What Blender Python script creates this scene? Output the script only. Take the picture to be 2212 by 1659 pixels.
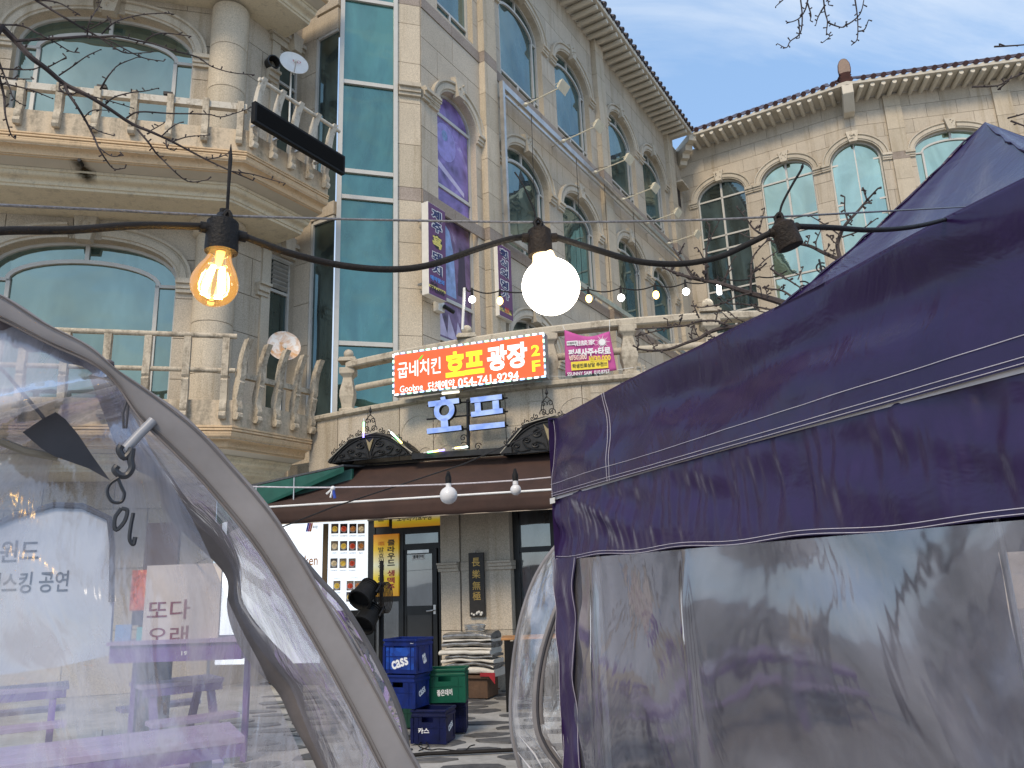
import bpy, math, random
from mathutils import Vector, Matrix
random.seed(7)
PI = math.pi
for o in list(bpy.data.objects):
    bpy.data.objects.remove(o)
SC = bpy.context.scene
COL = SC.collection

# ------------------------------------------------------------------ camera
PITCH, ROLL, EYE = math.radians(14.16), math.radians(2.14), 1.6
FPX = 1662.3                                   # focal length in survey pixels (survey frame 2212 x 1659)
_fw = Vector((0, math.cos(PITCH), math.sin(PITCH)))
_u0 = Vector((0, -math.sin(PITCH), math.cos(PITCH)))
_r0 = Vector((1, 0, 0))
_rt = math.cos(ROLL)*_r0 - math.sin(ROLL)*_u0
_up = math.sin(ROLL)*_r0 + math.cos(ROLL)*_u0
CAM = Vector((0, 0, EYE))
cd = bpy.data.cameras.new('camera')
cam = bpy.data.objects.new('camera', cd)
COL.objects.link(cam)
cd.sensor_width = 36.0
cd.lens = 36.0*FPX/2212
cd.clip_start = 0.05
cd.clip_end = 2000
m3 = Matrix((_rt, _up, -_fw)).transposed()
cam.matrix_world = Matrix.Translation(CAM) @ m3.to_4x4()
SC.camera = cam

# ------------------------------------------------------------------ sky, sun, exposure
SUN_AZ, SUN_EL = math.radians(198), math.radians(44)
wd = bpy.data.worlds.new('World')
SC.world = wd
wd.use_nodes = True
nt = wd.node_tree
nt.nodes.clear()
def nd(nt, t, **kw):
    n = nt.nodes.new(t)
    for k, v in kw.items():
        if k.startswith('i_'):
            n.inputs[k[2:].replace('_', ' ')].default_value = v
        else:
            setattr(n, k, v)
    return n
wo = nd(nt, 'ShaderNodeOutputWorld')
bg = nd(nt, 'ShaderNodeBackground')
bg.inputs['Strength'].default_value = 0.15
sky = nd(nt, 'ShaderNodeTexSky', sky_type='NISHITA')
sky.sun_disc = False
sky.sun_elevation = SUN_EL
sky.sun_rotation = SUN_AZ
sky.air_density = 1.0
sky.dust_density = 0.7
sky.ozone_density = 1.5
tc = nd(nt, 'ShaderNodeTexCoord')
mp = nd(nt, 'ShaderNodeMapping')
mp.inputs['Rotation'].default_value = (0.3, 0.5, 0.9)
mp.inputs['Scale'].default_value = (1.1, 6.5, 3.2)
nz = nd(nt, 'ShaderNodeTexNoise')
nz.inputs['Scale'].default_value = 1.5
nz.inputs['Detail'].default_value = 9
nz.inputs['Roughness'].default_value = 0.58
nz.inputs['Distortion'].default_value = 0.6
rp = nd(nt, 'ShaderNodeValToRGB')
rp.color_ramp.elements[0].position = 0.42
rp.color_ramp.elements[0].color = (0, 0, 0, 1)
rp.color_ramp.elements[1].position = 0.78
rp.color_ramp.elements[1].color = (0.8, 0.8, 0.8, 1)
mx = nd(nt, 'ShaderNodeMix', data_type='RGBA')
mx.inputs[7].default_value = (3.9, 4.15, 4.4, 1)      # thin high cloud, in the sky's own units
nt.links.new(tc.outputs['Generated'], mp.inputs['Vector'])
nt.links.new(mp.outputs['Vector'], nz.inputs['Vector'])
nt.links.new(nz.outputs['Fac'], rp.inputs['Fac'])
nt.links.new(rp.outputs['Color'], mx.inputs[0])
veil = nd(nt, 'ShaderNodeMix', data_type='RGBA')
veil.inputs[0].default_value = 0.62                  # thin even haze over the whole sky
veil.inputs[7].default_value = (1.5, 2.45, 3.9, 1)
nt.links.new(sky.outputs['Color'], veil.inputs[6])
nt.links.new(veil.outputs[2], mx.inputs[6])
nt.links.new(mx.outputs[2], bg.inputs['Color'])
nt.links.new(bg.outputs['Background'], wo.inputs['Surface'])
sl = bpy.data.lights.new('sun', 'SUN')
sl.energy = 1.5
sl.angle = math.radians(16)
sl.color = (1.0, 0.81, 0.57)
so = bpy.data.objects.new('sun', sl)
COL.objects.link(so)
S = Vector((math.sin(SUN_AZ)*math.cos(SUN_EL), math.cos(SUN_AZ)*math.cos(SUN_EL), math.sin(SUN_EL)))
so.rotation_euler = S.to_track_quat('Z', 'Y').to_euler()
so.location = S*60
SC.view_settings.view_transform = 'Standard'
SC.view_settings.look = 'None'
SC.view_settings.exposure = 0.74
SC.view_settings.gamma = 1
SC.view_settings.use_curve_mapping = False
SC.render.engine = 'CYCLES'
SC.cycles.max_bounces = 8
SC.cycles.transparent_max_bounces = 24
SC.cycles.diffuse_bounces = 3
SC.cycles.glossy_bounces = 3
SC.cycles.use_denoising = True
SC.cycles.sample_clamp_indirect = 6
SC.cycles.caustics_reflective = False
SC.cycles.caustics_refractive = False

# ------------------------------------------------------------------ survey helpers (photo pixel + known plane -> place)
def ray(x, y):
    return (x-1106)*_rt - (y-829.5)*_up + FPX*_fw
def hz(x, y, z):
    d = ray(x, y)
    return CAM + d*((z-EYE)/d.z)
def dist(x, y, D):
    d = ray(x, y)
    return CAM + d*(D/math.hypot(d.x, d.y))
def onplane(x, y, P, n):
    d = ray(x, y)
    return CAM + d*(((Vector(P)-CAM).dot(n))/d.dot(n))

class Wall:
    """vertical wall: s runs along it (to the viewer's right unless said), z up, d out of the wall"""
    def __init__(self, P, az, flip=False):
        a = math.radians(az)
        self.P = Vector((P[0], P[1], 0))
        self.t = Vector((math.sin(a), math.cos(a), 0))
        self.n = Vector((math.cos(a), -math.sin(a), 0))
        if flip: self.n = -self.n
    def __call__(self, s, z, d=0.0):
        p = self.P + self.t*s + self.n*d
        return Vector((p.x, p.y, z))
    def sz(self, x, y, d=0.0):
        p = onplane(x, y, self.P + self.n*d, self.n)
        return (p - self.P).dot(self.t), p.z
class BentWall:
    def __init__(self, A, s0, az2):
        self.A = A
        self.s0 = s0
        self.B = Wall(A(s0, 0), az2)
        m = (A.n + self.B.n)
        self.m = m/m.dot(A.n)
        self.t = A.t
        self.n = A.n
    def __call__(self, s, z, d=0.0):
        if abs(s-self.s0) < 1e-5:
            p = self.A(s, z) + self.m*d
            return Vector((p.x, p.y, z))
        return self.A(s, z, d) if s < self.s0 else self.B(s-self.s0, z, d)

# ------------------------------------------------------------------ mesh building
class MB:
    def __init__(self):
        self.v = []
        self.f = []
    def add(self, vs, fs):
        b = len(self.v)
        self.v += [Vector(p) for p in vs]
        self.f += [tuple(i+b for i in f) for f in fs]
        return self
    def poly(self, pts):
        return self.add(pts, [tuple(range(len(pts)))])
    def prism(self, a, b, caps=True):
        n = len(a)
        fs = [(i, (i+1) % n, n+(i+1) % n, n+i) for i in range(n)]
        if caps: fs += [tuple(range(n-1, -1, -1)), tuple(range(n, 2*n))]
        return self.add(list(a)+list(b), fs)
    def wbox(self, W, s0, s1, z0, z1, d0, d1):
        a = [W(s0, z0, d0), W(s1, z0, d0), W(s1, z1, d0), W(s0, z1, d0)]
        b = [W(s0, z0, d1), W(s1, z0, d1), W(s1, z1, d1), W(s0, z1, d1)]
        return self.prism(a, b)
    def obox(self, c, ax, ay, az, hx, hy, hz_):
        c = Vector(c)
        p = lambda i, j, k: c + ax*hx*i + ay*hy*j + az*hz_*k
        a = [p(-1, -1, -1), p(1, -1, -1), p(1, 1, -1), p(-1, 1, -1)]
        b = [p(-1, -1, 1), p(1, -1, 1), p(1, 1, 1), p(-1, 1, 1)]
        return self.prism(a, b)
    def tube(self, pts, r, n=8, caps=True, flat=1.0, upv=None):
        pts = [Vector(p) for p in pts]
        N = len(pts)
        rs = r if isinstance(r, (list, tuple)) else [r]*N
        vs = []
        pu = None
        for i, p in enumerate(pts):
            t = (pts[min(i+1, N-1)] - pts[max(i-1, 0)])
            if t.length < 1e-9: t = Vector((0, 0, 1))
            t.normalize()
            if pu is None:
                ref = Vector(upv) if upv else (Vector((0, 0, 1)) if abs(t.z) < .95 else Vector((1, 0, 0)))
                u = (ref - t*ref.dot(t)).normalized()
            else:
                u = (pu - t*pu.dot(t))
                u = u.normalized() if u.length > 1e-6 else pu
            pu = u
            w = t.cross(u)
            for k in range(n):
                a = 2*PI*k/n
                vs.append(p + u*(math.cos(a)*rs[i]*flat) + w*(math.sin(a)*rs[i]))
        fs = []
        for i in range(N-1):
            for k in range(n):
                fs.append((i*n+k, i*n+(k+1) % n, (i+1)*n+(k+1) % n, (i+1)*n+k))
        if caps:
            fs += [tuple(range(n-1, -1, -1)), tuple(range((N-1)*n, N*n))]
        return self.add(vs, fs)
    def lathe(self, c, prof, n=16, axis=None, sq=False):
        """prof: (radius, height) from bottom to top about the axis through c"""
        c = Vector(c)
        ax = Vector(axis).normalized() if axis else Vector((0, 0, 1))
        ref = Vector((1, 0, 0)) if abs(ax.x) < .9 else Vector((0, 1, 0))
        u = (ref - ax*ref.dot(ax)).normalized()
        w = ax.cross(u)
        vs = []
        for (r, h) in prof:
            for k in range(n):
                a = 2*PI*(k+(.5 if sq else 0))/n
                vs.append(c + ax*h + u*(math.cos(a)*r) + w*(math.sin(a)*r))
        fs = []
        for i in range(len(prof)-1):
            for k in range(n):
                fs.append((i*n+k, i*n+(k+1) % n, (i+1)*n+(k+1) % n, (i+1)*n+k))
        fs += [tuple(range(n-1, -1, -1)), tuple(range((len(prof)-1)*n, len(prof)*n))]
        return self.add(vs, fs)
    def grid(self, fn, nu, nv):
        vs = [fn(i/nu, j/nv) for j in range(nv+1) for i in range(nu+1)]
        w = nu+1
        fs = [(j*w+i, j*w+i+1, (j+1)*w+i+1, (j+1)*w+i) for j in range(nv) for i in range(nu)]
        return self.add(vs, fs)
    def sphere(self, c, r, n=16, m=10, squash=1.0):
        prof = [(max(r*math.sin(PI*i/m), 1e-4), -r*math.cos(PI*i/m)*squash) for i in range(m+1)]
        return self.lathe(c, prof, n)
    def mesh(self, name, smooth=False, sharp=None):
        me = bpy.data.meshes.new(name)
        me.from_pydata([tuple(v) for v in self.v], [], self.f)
        if smooth:
            me.polygons.foreach_set('use_smooth', [True]*len(me.polygons))
            if sharp:
                me.set_sharp_from_angle(angle=math.radians(sharp))
        me.update()
        return me
    def build(self, name, mat, parent=None, smooth=False, sharp=40, label=None, kind=None, thick=None, bevel=None, normals=True):
        if not self.v:
            return None
        lo = Vector((min(v.x for v in self.v), min(v.y for v in self.v), min(v.z for v in self.v)))
        hi = Vector((max(v.x for v in self.v), max(v.y for v in self.v), max(v.z for v in self.v)))
        base = Vector(((lo.x+hi.x)/2, (lo.y+hi.y)/2, lo.z))
        self.v = [v-base for v in self.v]
        me = self.mesh(name, smooth, sharp)
        self.v = [v+base for v in self.v]
        o = bpy.data.objects.new(name, me)
        COL.objects.link(o)
        o.location = base
        if mat is not None:
            for m in (mat if isinstance(mat, (list, tuple)) else [mat]):
                me.materials.append(m)
        setpar(o, parent)
        if normals:
            fixnormals(me)
        if bevel:
            b = o.modifiers.new('bevel', 'BEVEL')
            b.width = bevel
            b.segments = 2
            b.limit_method = 'ANGLE'
        if thick:
            s = o.modifiers.new('solid', 'SOLIDIFY')
            s.thickness = thick
            s.offset = 0
        if label: o['label'] = label
        if kind: o['kind'] = kind
        return o
import bmesh
def fixnormals(me):
    bm = bmesh.new()
    bm.from_mesh(me)
    bmesh.ops.recalc_face_normals(bm, faces=bm.faces)
    bm.to_mesh(me)
    bm.free()
WORLDM = {}
def wm(o):
    """world matrix without a depsgraph update"""
    m = o.matrix_basis
    if o.parent is not None:
        return wm(o.parent) @ o.matrix_parent_inverse @ m
    return m
def setpar(o, parent):
    if parent is not None:
        o.parent = parent
        o.matrix_parent_inverse = wm(parent).inverted()
def inst(name, me, M, parent=None):
    o = bpy.data.objects.new(name, me)
    COL.objects.link(o)
    o.matrix_basis = M
    setpar(o, parent)
    return o
def thing(name, loc, label, cat, group=None, kind=None):
    o = bpy.data.objects.new(name, None)
    o.empty_display_size = .2
    COL.objects.link(o)
    o.location = Vector(loc)
    return tag(o, label, cat, group, kind)
def tag(o, label=None, cat=None, group=None, kind=None):
    if label: o['label'] = label
    if cat: o['category'] = cat
    if group: o['group'] = group
    if kind: o['kind'] = kind
    return o
def frame(o, x, y):
    """basis matrix from origin and two directions"""
    x = Vector(x).normalized()
    y = Vector(y)
    y = (y - x*y.dot(x)).normalized()
    z = x.cross(y)
    M = Matrix((x, y, z)).transposed().to_4x4()
    M.translation = Vector(o)
    return M
_txt = []
def text(body, M, h, mat, parent, w=None, bold=0.0, depth=0.0, name='lettering', spacing=1.0, italic=0.0):
    """flat lettering, centred on M's origin in M's xy plane, height h (m); w forces its width; built by flush_text"""
    _txt.append((body, M, h, mat, parent, w, bold, name))
def flush_text():
    obs = []
    cache = {}
    for (body, M, h, mat, parent, w, bold, name) in _txt:
        k = (body, round(bold, 4))
        if k not in cache:
            cu = bpy.data.curves.new('t', 'FONT')
            cu.body = body
            cu.size = 1.0
            cu.offset = bold
            cu.resolution_u = 3
            ob = bpy.data.objects.new('t', cu)
            COL.objects.link(ob)
            cache[k] = ob
    dg = bpy.context.evaluated_depsgraph_get()
    for (body, M, h, mat, parent, w, bold, name) in _txt:
        me = bpy.data.meshes.new_from_object(cache[(body, round(bold, 4))].evaluated_get(dg))
        if len(me.vertices) == 0: continue
        xs = [v.co.x for v in me.vertices]
        ys = [v.co.y for v in me.vertices]
        cx, cy = (min(xs)+max(xs))/2, (min(ys)+max(ys))/2
        sy = h/max(1e-6, max(ys)-min(ys))
        sx = (w/max(1e-6, max(xs)-min(xs))) if w else sy
        for v in me.vertices:
            v.co = Vector(((v.co.x-cx)*sx, (v.co.y-cy)*sy, 0))
        me.name = name
        me.materials.clear()
        me.materials.append(mat)
        inst(name, me, M, parent)
    for ob in cache.values():
        cu = ob.data
        bpy.data.objects.remove(ob)
        bpy.data.curves.remove(cu)

# ------------------------------------------------------------------ materials
def newmat(name):
    m = bpy.data.materials.new(name)
    m.use_nodes = True
    t = m.node_tree
    t.nodes.clear()
    out = t.nodes.new('ShaderNodeOutputMaterial')
    return m, t, out
def ramp(t, src, p0, c0, p1, c1, *more):
    r = t.nodes.new('ShaderNodeValToRGB')
    e = r.color_ramp.elements
    e[0].position, e[0].color = p0, (*c0, 1)
    e[1].position, e[1].color = p1, (*c1, 1)
    for p, c in more:
        k = e.new(p)
        k.color = (*c, 1)
    t.links.new(src, r.inputs['Fac'])
    return r.outputs['Color']
def noise(t, scale, detail=4, rough=.55, dist=0.0, vec=None, stretch=None):
    n = t.nodes.new('ShaderNodeTexNoise')
    n.inputs['Scale'].default_value = scale
    n.inputs['Detail'].default_value = detail
    n.inputs['Roughness'].default_value = rough
    n.inputs['Distortion'].default_value = dist
    if vec is None:
        vec = t.nodes.new('ShaderNodeNewGeometry').outputs['Position']
    if stretch:
        mp = t.nodes.new('ShaderNodeMapping')
        mp.inputs['Scale'].default_value = stretch
        t.links.new(vec, mp.inputs['Vector'])
        vec = mp.outputs['Vector']
    t.links.new(vec, n.inputs['Vector'])
    return n.outputs['Fac']
def mixc(t, fac, a, b, mode='MIX'):
    m = t.nodes.new('ShaderNodeMix')
    m.data_type = 'RGBA'
    m.blend_type = mode
    for s, v in ((m.inputs[0], fac), (m.inputs[6], a), (m.inputs[7], b)):
        if isinstance(v, (int, float)): s.default_value = v
        elif isinstance(v, (tuple, list)): s.default_value = (*v[:3], 1)
        else: t.links.new(v, s)
    return m.outputs[2]
def bumpn(t, h, strength, distance=.01):
    b = t.nodes.new('ShaderNodeBump')
    b.inputs['Strength'].default_value = strength
    b.inputs['Distance'].default_value = distance
    t.links.new(h, b.inputs['Height'])
    return b.outputs['Normal']
def bsdf(t, out, color, rough=.6, metal=0.0, spec=.5, normal=None, **kw):
    b = t.nodes.new('ShaderNodeBsdfPrincipled')
    for nme, v in (('Base Color', color), ('Roughness', rough), ('Metallic', metal), ('Specular IOR Level', spec)):
        if isinstance(v, (int, float)): b.inputs[nme].default_value = v
        elif isinstance(v, (tuple, list)): b.inputs[nme].default_value = (*v[:3], 1)
        else: t.links.new(v, b.inputs[nme])
    for k, v in kw.items():
        b.inputs[k.replace('_', ' ')].default_value = v
    if normal is not None: t.links.new(normal, b.inputs['Normal'])
    if out: t.links.new(b.outputs['BSDF'], out.inputs['Surface'])
    return b
def plain(name, c, rough=.6, metal=0.0, var=.12, scale=6, bump=.0, spec=.5, bscale=None, **kw):
    m, t, out = newmat(name)
    n = noise(t, scale, 5, .6)
    lo = tuple(x*(1-var) for x in c)
    hi = tuple(min(1, x*(1+var)) for x in c)
    col = ramp(t, n, .3, lo, .7, hi)
    nm = bumpn(t, noise(t, bscale or scale*8, 3), bump) if bump else None
    bsdf(t, out, col, rough, metal, spec, nm, **kw)
    return m
def emit(name, c, s, diff=None):
    m, t, out = newmat(name)
    bsdf(t, out, diff or c, .4, Emission_Color=(*c, 1), Emission_Strength=s)
    return m
def granite(name, c, dark=.55, stain=.12, perobj=.10):
    m, t, out = newmat(name)
    g = noise(t, 55, 3, .75)
    sp = ramp(t, g, .34, tuple(x*dark for x in c), .56, c, (.75, tuple(min(1, x*1.22) for x in c)))
    big = noise(t, 1.1, 5, .6)
    sp = mixc(t, 1.0, sp, ramp(t, big, .3, (1-stain,)*3, .7, (1+stain*.5,)*3), 'MULTIPLY')
    streak = noise(t, 1.0, 5, .65, vec=None, stretch=(3.2, 3.2, .25))
    sp = mixc(t, 1.0, sp, ramp(t, streak, .32, (.80, .77, .72), .47, (1, 1, 1)), 'MULTIPLY')
    oi = t.nodes.new('ShaderNodeObjectInfo')
    sp = mixc(t, 1.0, sp, ramp(t, oi.outputs['Random'], 0, (1-perobj, 1-perobj, 1-perobj*1.1), 1, (1+perobj*.6,)*3), 'MULTIPLY')
    nm = bumpn(t, noise(t, 90, 3, .7), .25, .004)
    bsdf(t, out, sp, .78, 0, .3, nm)
    return m

G_WALL = granite('granite_wall', (.57, .50, .40), .66, .10)
G_PILL = granite('granite_pilaster', (.60, .52, .40), .66, .10)
G_BAND = granite('granite_band', (.40, .335, .285))
G_TRIM = granite('granite_trim', (.60, .535, .43), .75)
G_JOINT = plain('joint_mortar', (.33, .285, .235), .9, var=.1)
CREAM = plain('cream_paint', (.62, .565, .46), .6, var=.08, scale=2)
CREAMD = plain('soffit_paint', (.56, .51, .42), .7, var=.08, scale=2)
WHITEF = plain('white_window_frame', (.54, .53, .49), .4, var=.05)
def stained(name, base, dirt, amt=.5, zst=.35, sc=2.4):
    m, t, out = newmat(name)
    a = noise(t, sc, 6, .68, .3, stretch=(1.6, 1.6, zst))
    b = noise(t, sc*6, 5, .7, .2)
    mk = mixc(t, .4, a, b)
    col = ramp(t, mk, .36, dirt, .36+.26*amt+.03, base)
    col = mixc(t, 1.0, col, ramp(t, noise(t, 40, 3), .3, (.9, .9, .9), .7, (1.05, 1.05, 1.05)), 'MULTIPLY')
    bsdf(t, out, col, .85, 0, .25, bumpn(t, noise(t, 60, 4, .7), .3, .004))
    return m
BALC = stained('balcony_concrete', (.62, .51, .37), (.30, .255, .19), .55)
BALU = stained('baluster_concrete', (.58, .50, .38), (.20, .165, .12), .62, .5, 4)
BALW = stained('baluster_painted', (.62, .57, .48), (.32, .27, .20), .4, .5, 4)
MOULD = stained('moulding_paint', (.68, .50, .31), (.50, .37, .235), .4, 1.0, 3)
MOULDC = stained('moulding_cream', (.70, .62, .46), (.52, .46, .35), .4, 1.0, 3)
STONE = stained('terrace_stone', (.52, .46, .36), (.24, .20, .15), .45, .6, 3)
FROST = granite('front_wall_granite', (.57, .50, .40), .68, .12)
def glass(name, tint, dark, fac=.62, wav=.15):
    m, t, out = newmat(name)
    oi = t.nodes.new('ShaderNodeObjectInfo')
    gp = t.nodes.new('ShaderNodeNewGeometry').outputs['Position']
    ad = t.nodes.new('ShaderNodeVectorMath')
    ad.operation = 'ADD'
    cb = t.nodes.new('ShaderNodeCombineXYZ')
    ml = t.nodes.new('ShaderNodeMath')
    ml.operation = 'MULTIPLY'
    ml.inputs[1].default_value = 37
    t.links.new(oi.outputs['Random'], ml.inputs[0])
    t.links.new(ml.outputs[0], cb.inputs[0])
    t.links.new(gp, ad.inputs[0])
    t.links.new(cb.outputs[0], ad.inputs[1])
    nm = bumpn(t, noise(t, .8, 2, .5, vec=ad.outputs[0]), wav, .05)
    gl = t.nodes.new('ShaderNodeBsdfGlossy')
    t.links.new(ramp(t, noise(t, .9, 5, .6, .8, vec=ad.outputs[0], stretch=(1, 1, .5)), .34, tuple(x*.80 for x in tint), .66, tuple(min(1, x*1.12) for x in tint)), gl.inputs['Color'])
    gl.inputs['Roughness'].default_value = .02
    t.links.new(nm, gl.inputs['Normal'])
    df = t.nodes.new('ShaderNodeBsdfPrincipled')
    cvar = ramp(t, noise(t, .7, 4, .6, .4, vec=ad.outputs[0], stretch=(1.5, 1.5, .6)), .36, tuple(x*.4 for x in dark), .64, tuple(min(1, x*3+.03) for x in dark))
    t.links.new(cvar, df.inputs['Base Color'])
    df.inputs['Roughness'].default_value = .3
    lw = t.nodes.new('ShaderNodeLayerWeight')
    lw.inputs['Blend'].default_value = .25
    mr = t.nodes.new('ShaderNodeMapRange')
    mr.inputs[3].default_value = fac
    mr.inputs[4].default_value = .95
    t.links.new(lw.outputs['Fresnel'], mr.inputs[0])
    ms = t.nodes.new('ShaderNodeMixShader')
    t.links.new(mr.outputs[0], ms.inputs[0])
    t.links.new(df.outputs[0], ms.inputs[1])
    t.links.new(gl.outputs[0], ms.inputs[2])
    t.links.new(ms.outputs[0], out.inputs['Surface'])
    return m
GLASS = glass('tinted_glass', (.27, .36, .36), (.015, .05, .05))
GLASSL = glass('grey_teal_glass', (.33, .41, .34), (.02, .05, .045), .62, .4)
GLASSD = glass('dark_glass', (.28, .40, .40), (.01, .02, .02), .35)
GLASST = glass('tower_glass', (.20, .315, .265), (.02, .085, .075), .6, .6)
GLASSR = glass('bright_glass', (.58, .68, .51), (.04, .10, .09), .78)
def vinyl(name, tint, haze, gloss=.14, bscale=5, bstr=.5, rough=.06, hazecol=(.8, .82, .9), stretch=None):
    m, t, out = newmat(name)
    nm = bumpn(t, noise(t, bscale, 4, .55, .8, stretch=stretch), bstr, .02)
    tr = t.nodes.new('ShaderNodeBsdfTransparent')
    tr.inputs['Color'].default_value = (*tint, 1)
    df = t.nodes.new('ShaderNodeBsdfDiffuse')
    df.inputs['Color'].default_value = (*hazecol, 1)
    t.links.new(nm, df.inputs['Normal'])
    hz_ = ramp(t, noise(t, bscale*.8, 5, .65, 1.5, stretch=stretch), .38, (haze*.35,)*3, .68, (min(1, haze*1.9),)*3)
    m1 = t.nodes.new('ShaderNodeMixShader')
    t.links.new(hz_, m1.inputs[0])
    t.links.new(tr.outputs[0], m1.inputs[1])
    t.links.new(df.outputs[0], m1.inputs[2])
    gl = t.nodes.new('ShaderNodeBsdfGlossy')
    gl.inputs['Roughness'].default_value = rough
    gl.inputs['Color'].default_value = (.95, .95, 1, 1)
    t.links.new(nm, gl.inputs['Normal'])
    lw = t.nodes.new('ShaderNodeLayerWeight')
    lw.inputs['Blend'].default_value = .35
    t.links.new(nm, lw.inputs['Normal'])
    mr = t.nodes.new('ShaderNodeMapRange')
    mr.inputs[3].default_value = gloss*.6
    mr.inputs[4].default_value = min(1, gloss*4)
    t.links.new(lw.outputs['Fresnel'], mr.inputs[0])
    m2 = t.nodes.new('ShaderNodeMixShader')
    t.links.new(mr.outputs[0], m2.inputs[0])
    t.links.new(m1.outputs[0], m2.inputs[1])
    t.links.new(gl.outputs[0], m2.inputs[2])
    t.links.new(m2.outputs[0], out.inputs['Surface'])
    return m
BLACKM = plain('black_metal', (.02, .02, .022), .45, .6, var=.2)
BLACKP = plain('black_plastic', (.010, .010, .010), .6, spec=.2, var=.25, scale=20, bump=.2)
RUBBER = plain('black_rubber', (.013, .011, .010), .6, spec=.25, var=.3, scale=30, bump=.25, bscale=300)
STEEL = plain('steel', (.55, .55, .54), .3, .9, var=.15, scale=9)
CHROME = plain('chrome_frame', (.52, .50, .47), .28, .85, var=.2, scale=4)
WHITE = plain('white_paint', (.78, .78, .76), .5, var=.06)
WHITEPL = plain('white_plastic', (.74, .72, .66), .45, var=.07)
DARKF = plain('dark_shopfront_frame', (.022, .024, .025), .4, .4, var=.2)
LETW = emit('white_lettering_lit', (1, .97, .93), .75)
LETWP = plain('white_print', (.8, .8, .8), .6, var=.02)
LETK = plain('black_print', (.02, .02, .022), .6, var=.02)
# ================================================================== the building
def clip(poly, a, b, c):
    out = []
    n = len(poly)
    for i in range(n):
        p, q = poly[i], poly[(i+1) % n]
        fp, fq = a*p[0]+b*p[1]-c, a*q[0]+b*q[1]-c
        if fp <= 1e-9: out.append(p)
        if (fp < -1e-9 and fq > 1e-9) or (fp > 1e-9 and fq < -1e-9):
            k = fp/(fp-fq)
            out.append((p[0]+(q[0]-p[0])*k, p[1]+(q[1]-p[1])*k))
    return out
def area(p):
    return abs(sum(p[i][0]*p[(i+1) % len(p)][1]-p[(i+1) % len(p)][0]*p[i][1] for i in range(len(p))))/2
def minus(poly, hole):
    """convex polygon minus convex counter-clockwise hole -> convex pieces"""
    lo0, hi0 = min(p[0] for p in poly), max(p[0] for p in poly)
    lo1, hi1 = min(p[1] for p in poly), max(p[1] for p in poly)
    if max(h[0] for h in hole) <= lo0 or min(h[0] for h in hole) >= hi0 or max(h[1] for h in hole) <= lo1 or min(h[1] for h in hole) >= hi1:
        return [poly]
    res, rest = [], poly
    n = len(hole)
    for i in range(n):
        p, q = hole[i], hole[(i+1) % n]
        a, b = q[1]-p[1], -(q[0]-p[0])
        c = a*p[0]+b*p[1]
        o = clip(rest, -a, -b, -c)
        if len(o) > 2 and area(o) > 1e-6: res.append(o)
        rest = clip(rest, a, b, c)
        if len(rest) < 3 or area(rest) < 1e-7: break
    return res
def arch_pts(sc, hw, zs, rise, n=14, e=2.0):
    r = []
    for i in range(n+1):
        th = PI*i/n
        c, s = math.cos(th), math.sin(th)
        r.append((sc+hw*math.copysign(abs(c)**(2/e), c), zs+rise*abs(s)**(2/e)))
    return r
def opening(sc, hw, z0, zs, rise, n=14, e=2.0):
    return [(sc-hw, z0), (sc+hw, z0)] + arch_pts(sc, hw, zs, rise, n, e)
def panels(W, s0, s1, rows, pitch, holes, mat, parent, dep=.025, joint=.014, bend=None, skip=None, limit=300, name='stone_panel', mortar=True, off=0.0):
    """granite cladding: every slab a part with its own edges; z rows given as a list of course lines"""
    k = 0
    made = []
    for r in range(len(rows)-1):
        za, zb = rows[r], rows[r+1]
        L = s1-s0
        nn = max(1, round(L/pitch))
        st = (0.5 if r % 2 else 0.0)*L/nn
        cuts = [s0] + [s0+st+i*L/nn for i in range(nn+1) if s0+.15 < s0+st+i*L/nn < s1-.15] + [s1]
        if bend is not None:
            cuts = sorted(set([c for c in cuts if abs(c-bend) > .2] + [bend]))
        for a, b in zip(cuts[:-1], cuts[1:]):
            j = joint/2
            rect = [(a+j, za+j), (b-j, za+j), (b-j, zb-j), (a+j, zb-j)]
            if skip and skip((a+b)/2, (za+zb)/2): continue
            ps = [rect]
            for h in holes:
                ps = [q for p in ps for q in minus(p, h)]
            if not ps: continue
            if sum(area(p) for p in ps) < .02: continue
            d1 = off+dep + random.uniform(-.002, .002)
            mb = MB()
            for p in ps:
                mb.poly([W(x, z, d1) for x, z in p])
                m = len(p)
                for i in range(m):
                    u, v = p[i], p[(i+1) % m]
                    if (abs(u[0]-v[0]) < 1e-7 and (abs(u[0]-a-j) < 1e-7 or abs(u[0]-b+j) < 1e-7)) or (abs(u[1]-v[1]) < 1e-7 and (abs(u[1]-za-j) < 1e-7 or abs(u[1]-zb+j) < 1e-7)):
                        mb.poly([W(u[0], u[1], d1), W(v[0], v[1], d1), W(v[0], v[1], off), W(u[0], u[1], off)])
            made.append((sum(area(p) for p in ps), mb))
    made.sort(key=lambda q: -q[0])
    rest = MB()
    for i, (_, mb) in enumerate(made):
        if i < limit: mb.build(name, mat, parent, normals=False)
        else: rest.add(mb.v, mb.f)
    if rest.v: rest.build('stone_panels', mat, parent, kind='stuff', normals=False)
    if mortar:
        segs = [(s0, s1)] if bend is None else [(s0, bend), (bend, s1)]
        mb = MB()
        for a, b in segs:
            ps = [[(a, rows[0]), (b, rows[0]), (b, rows[-1]), (a, rows[-1])]]
            for h in holes:
                ps = [q for p in ps for q in minus(p, h)]
            for p in ps: mb.poly([W(x, z, off) for x, z in p])
        mb.build('wall', G_JOINT, parent, normals=False)
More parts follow.
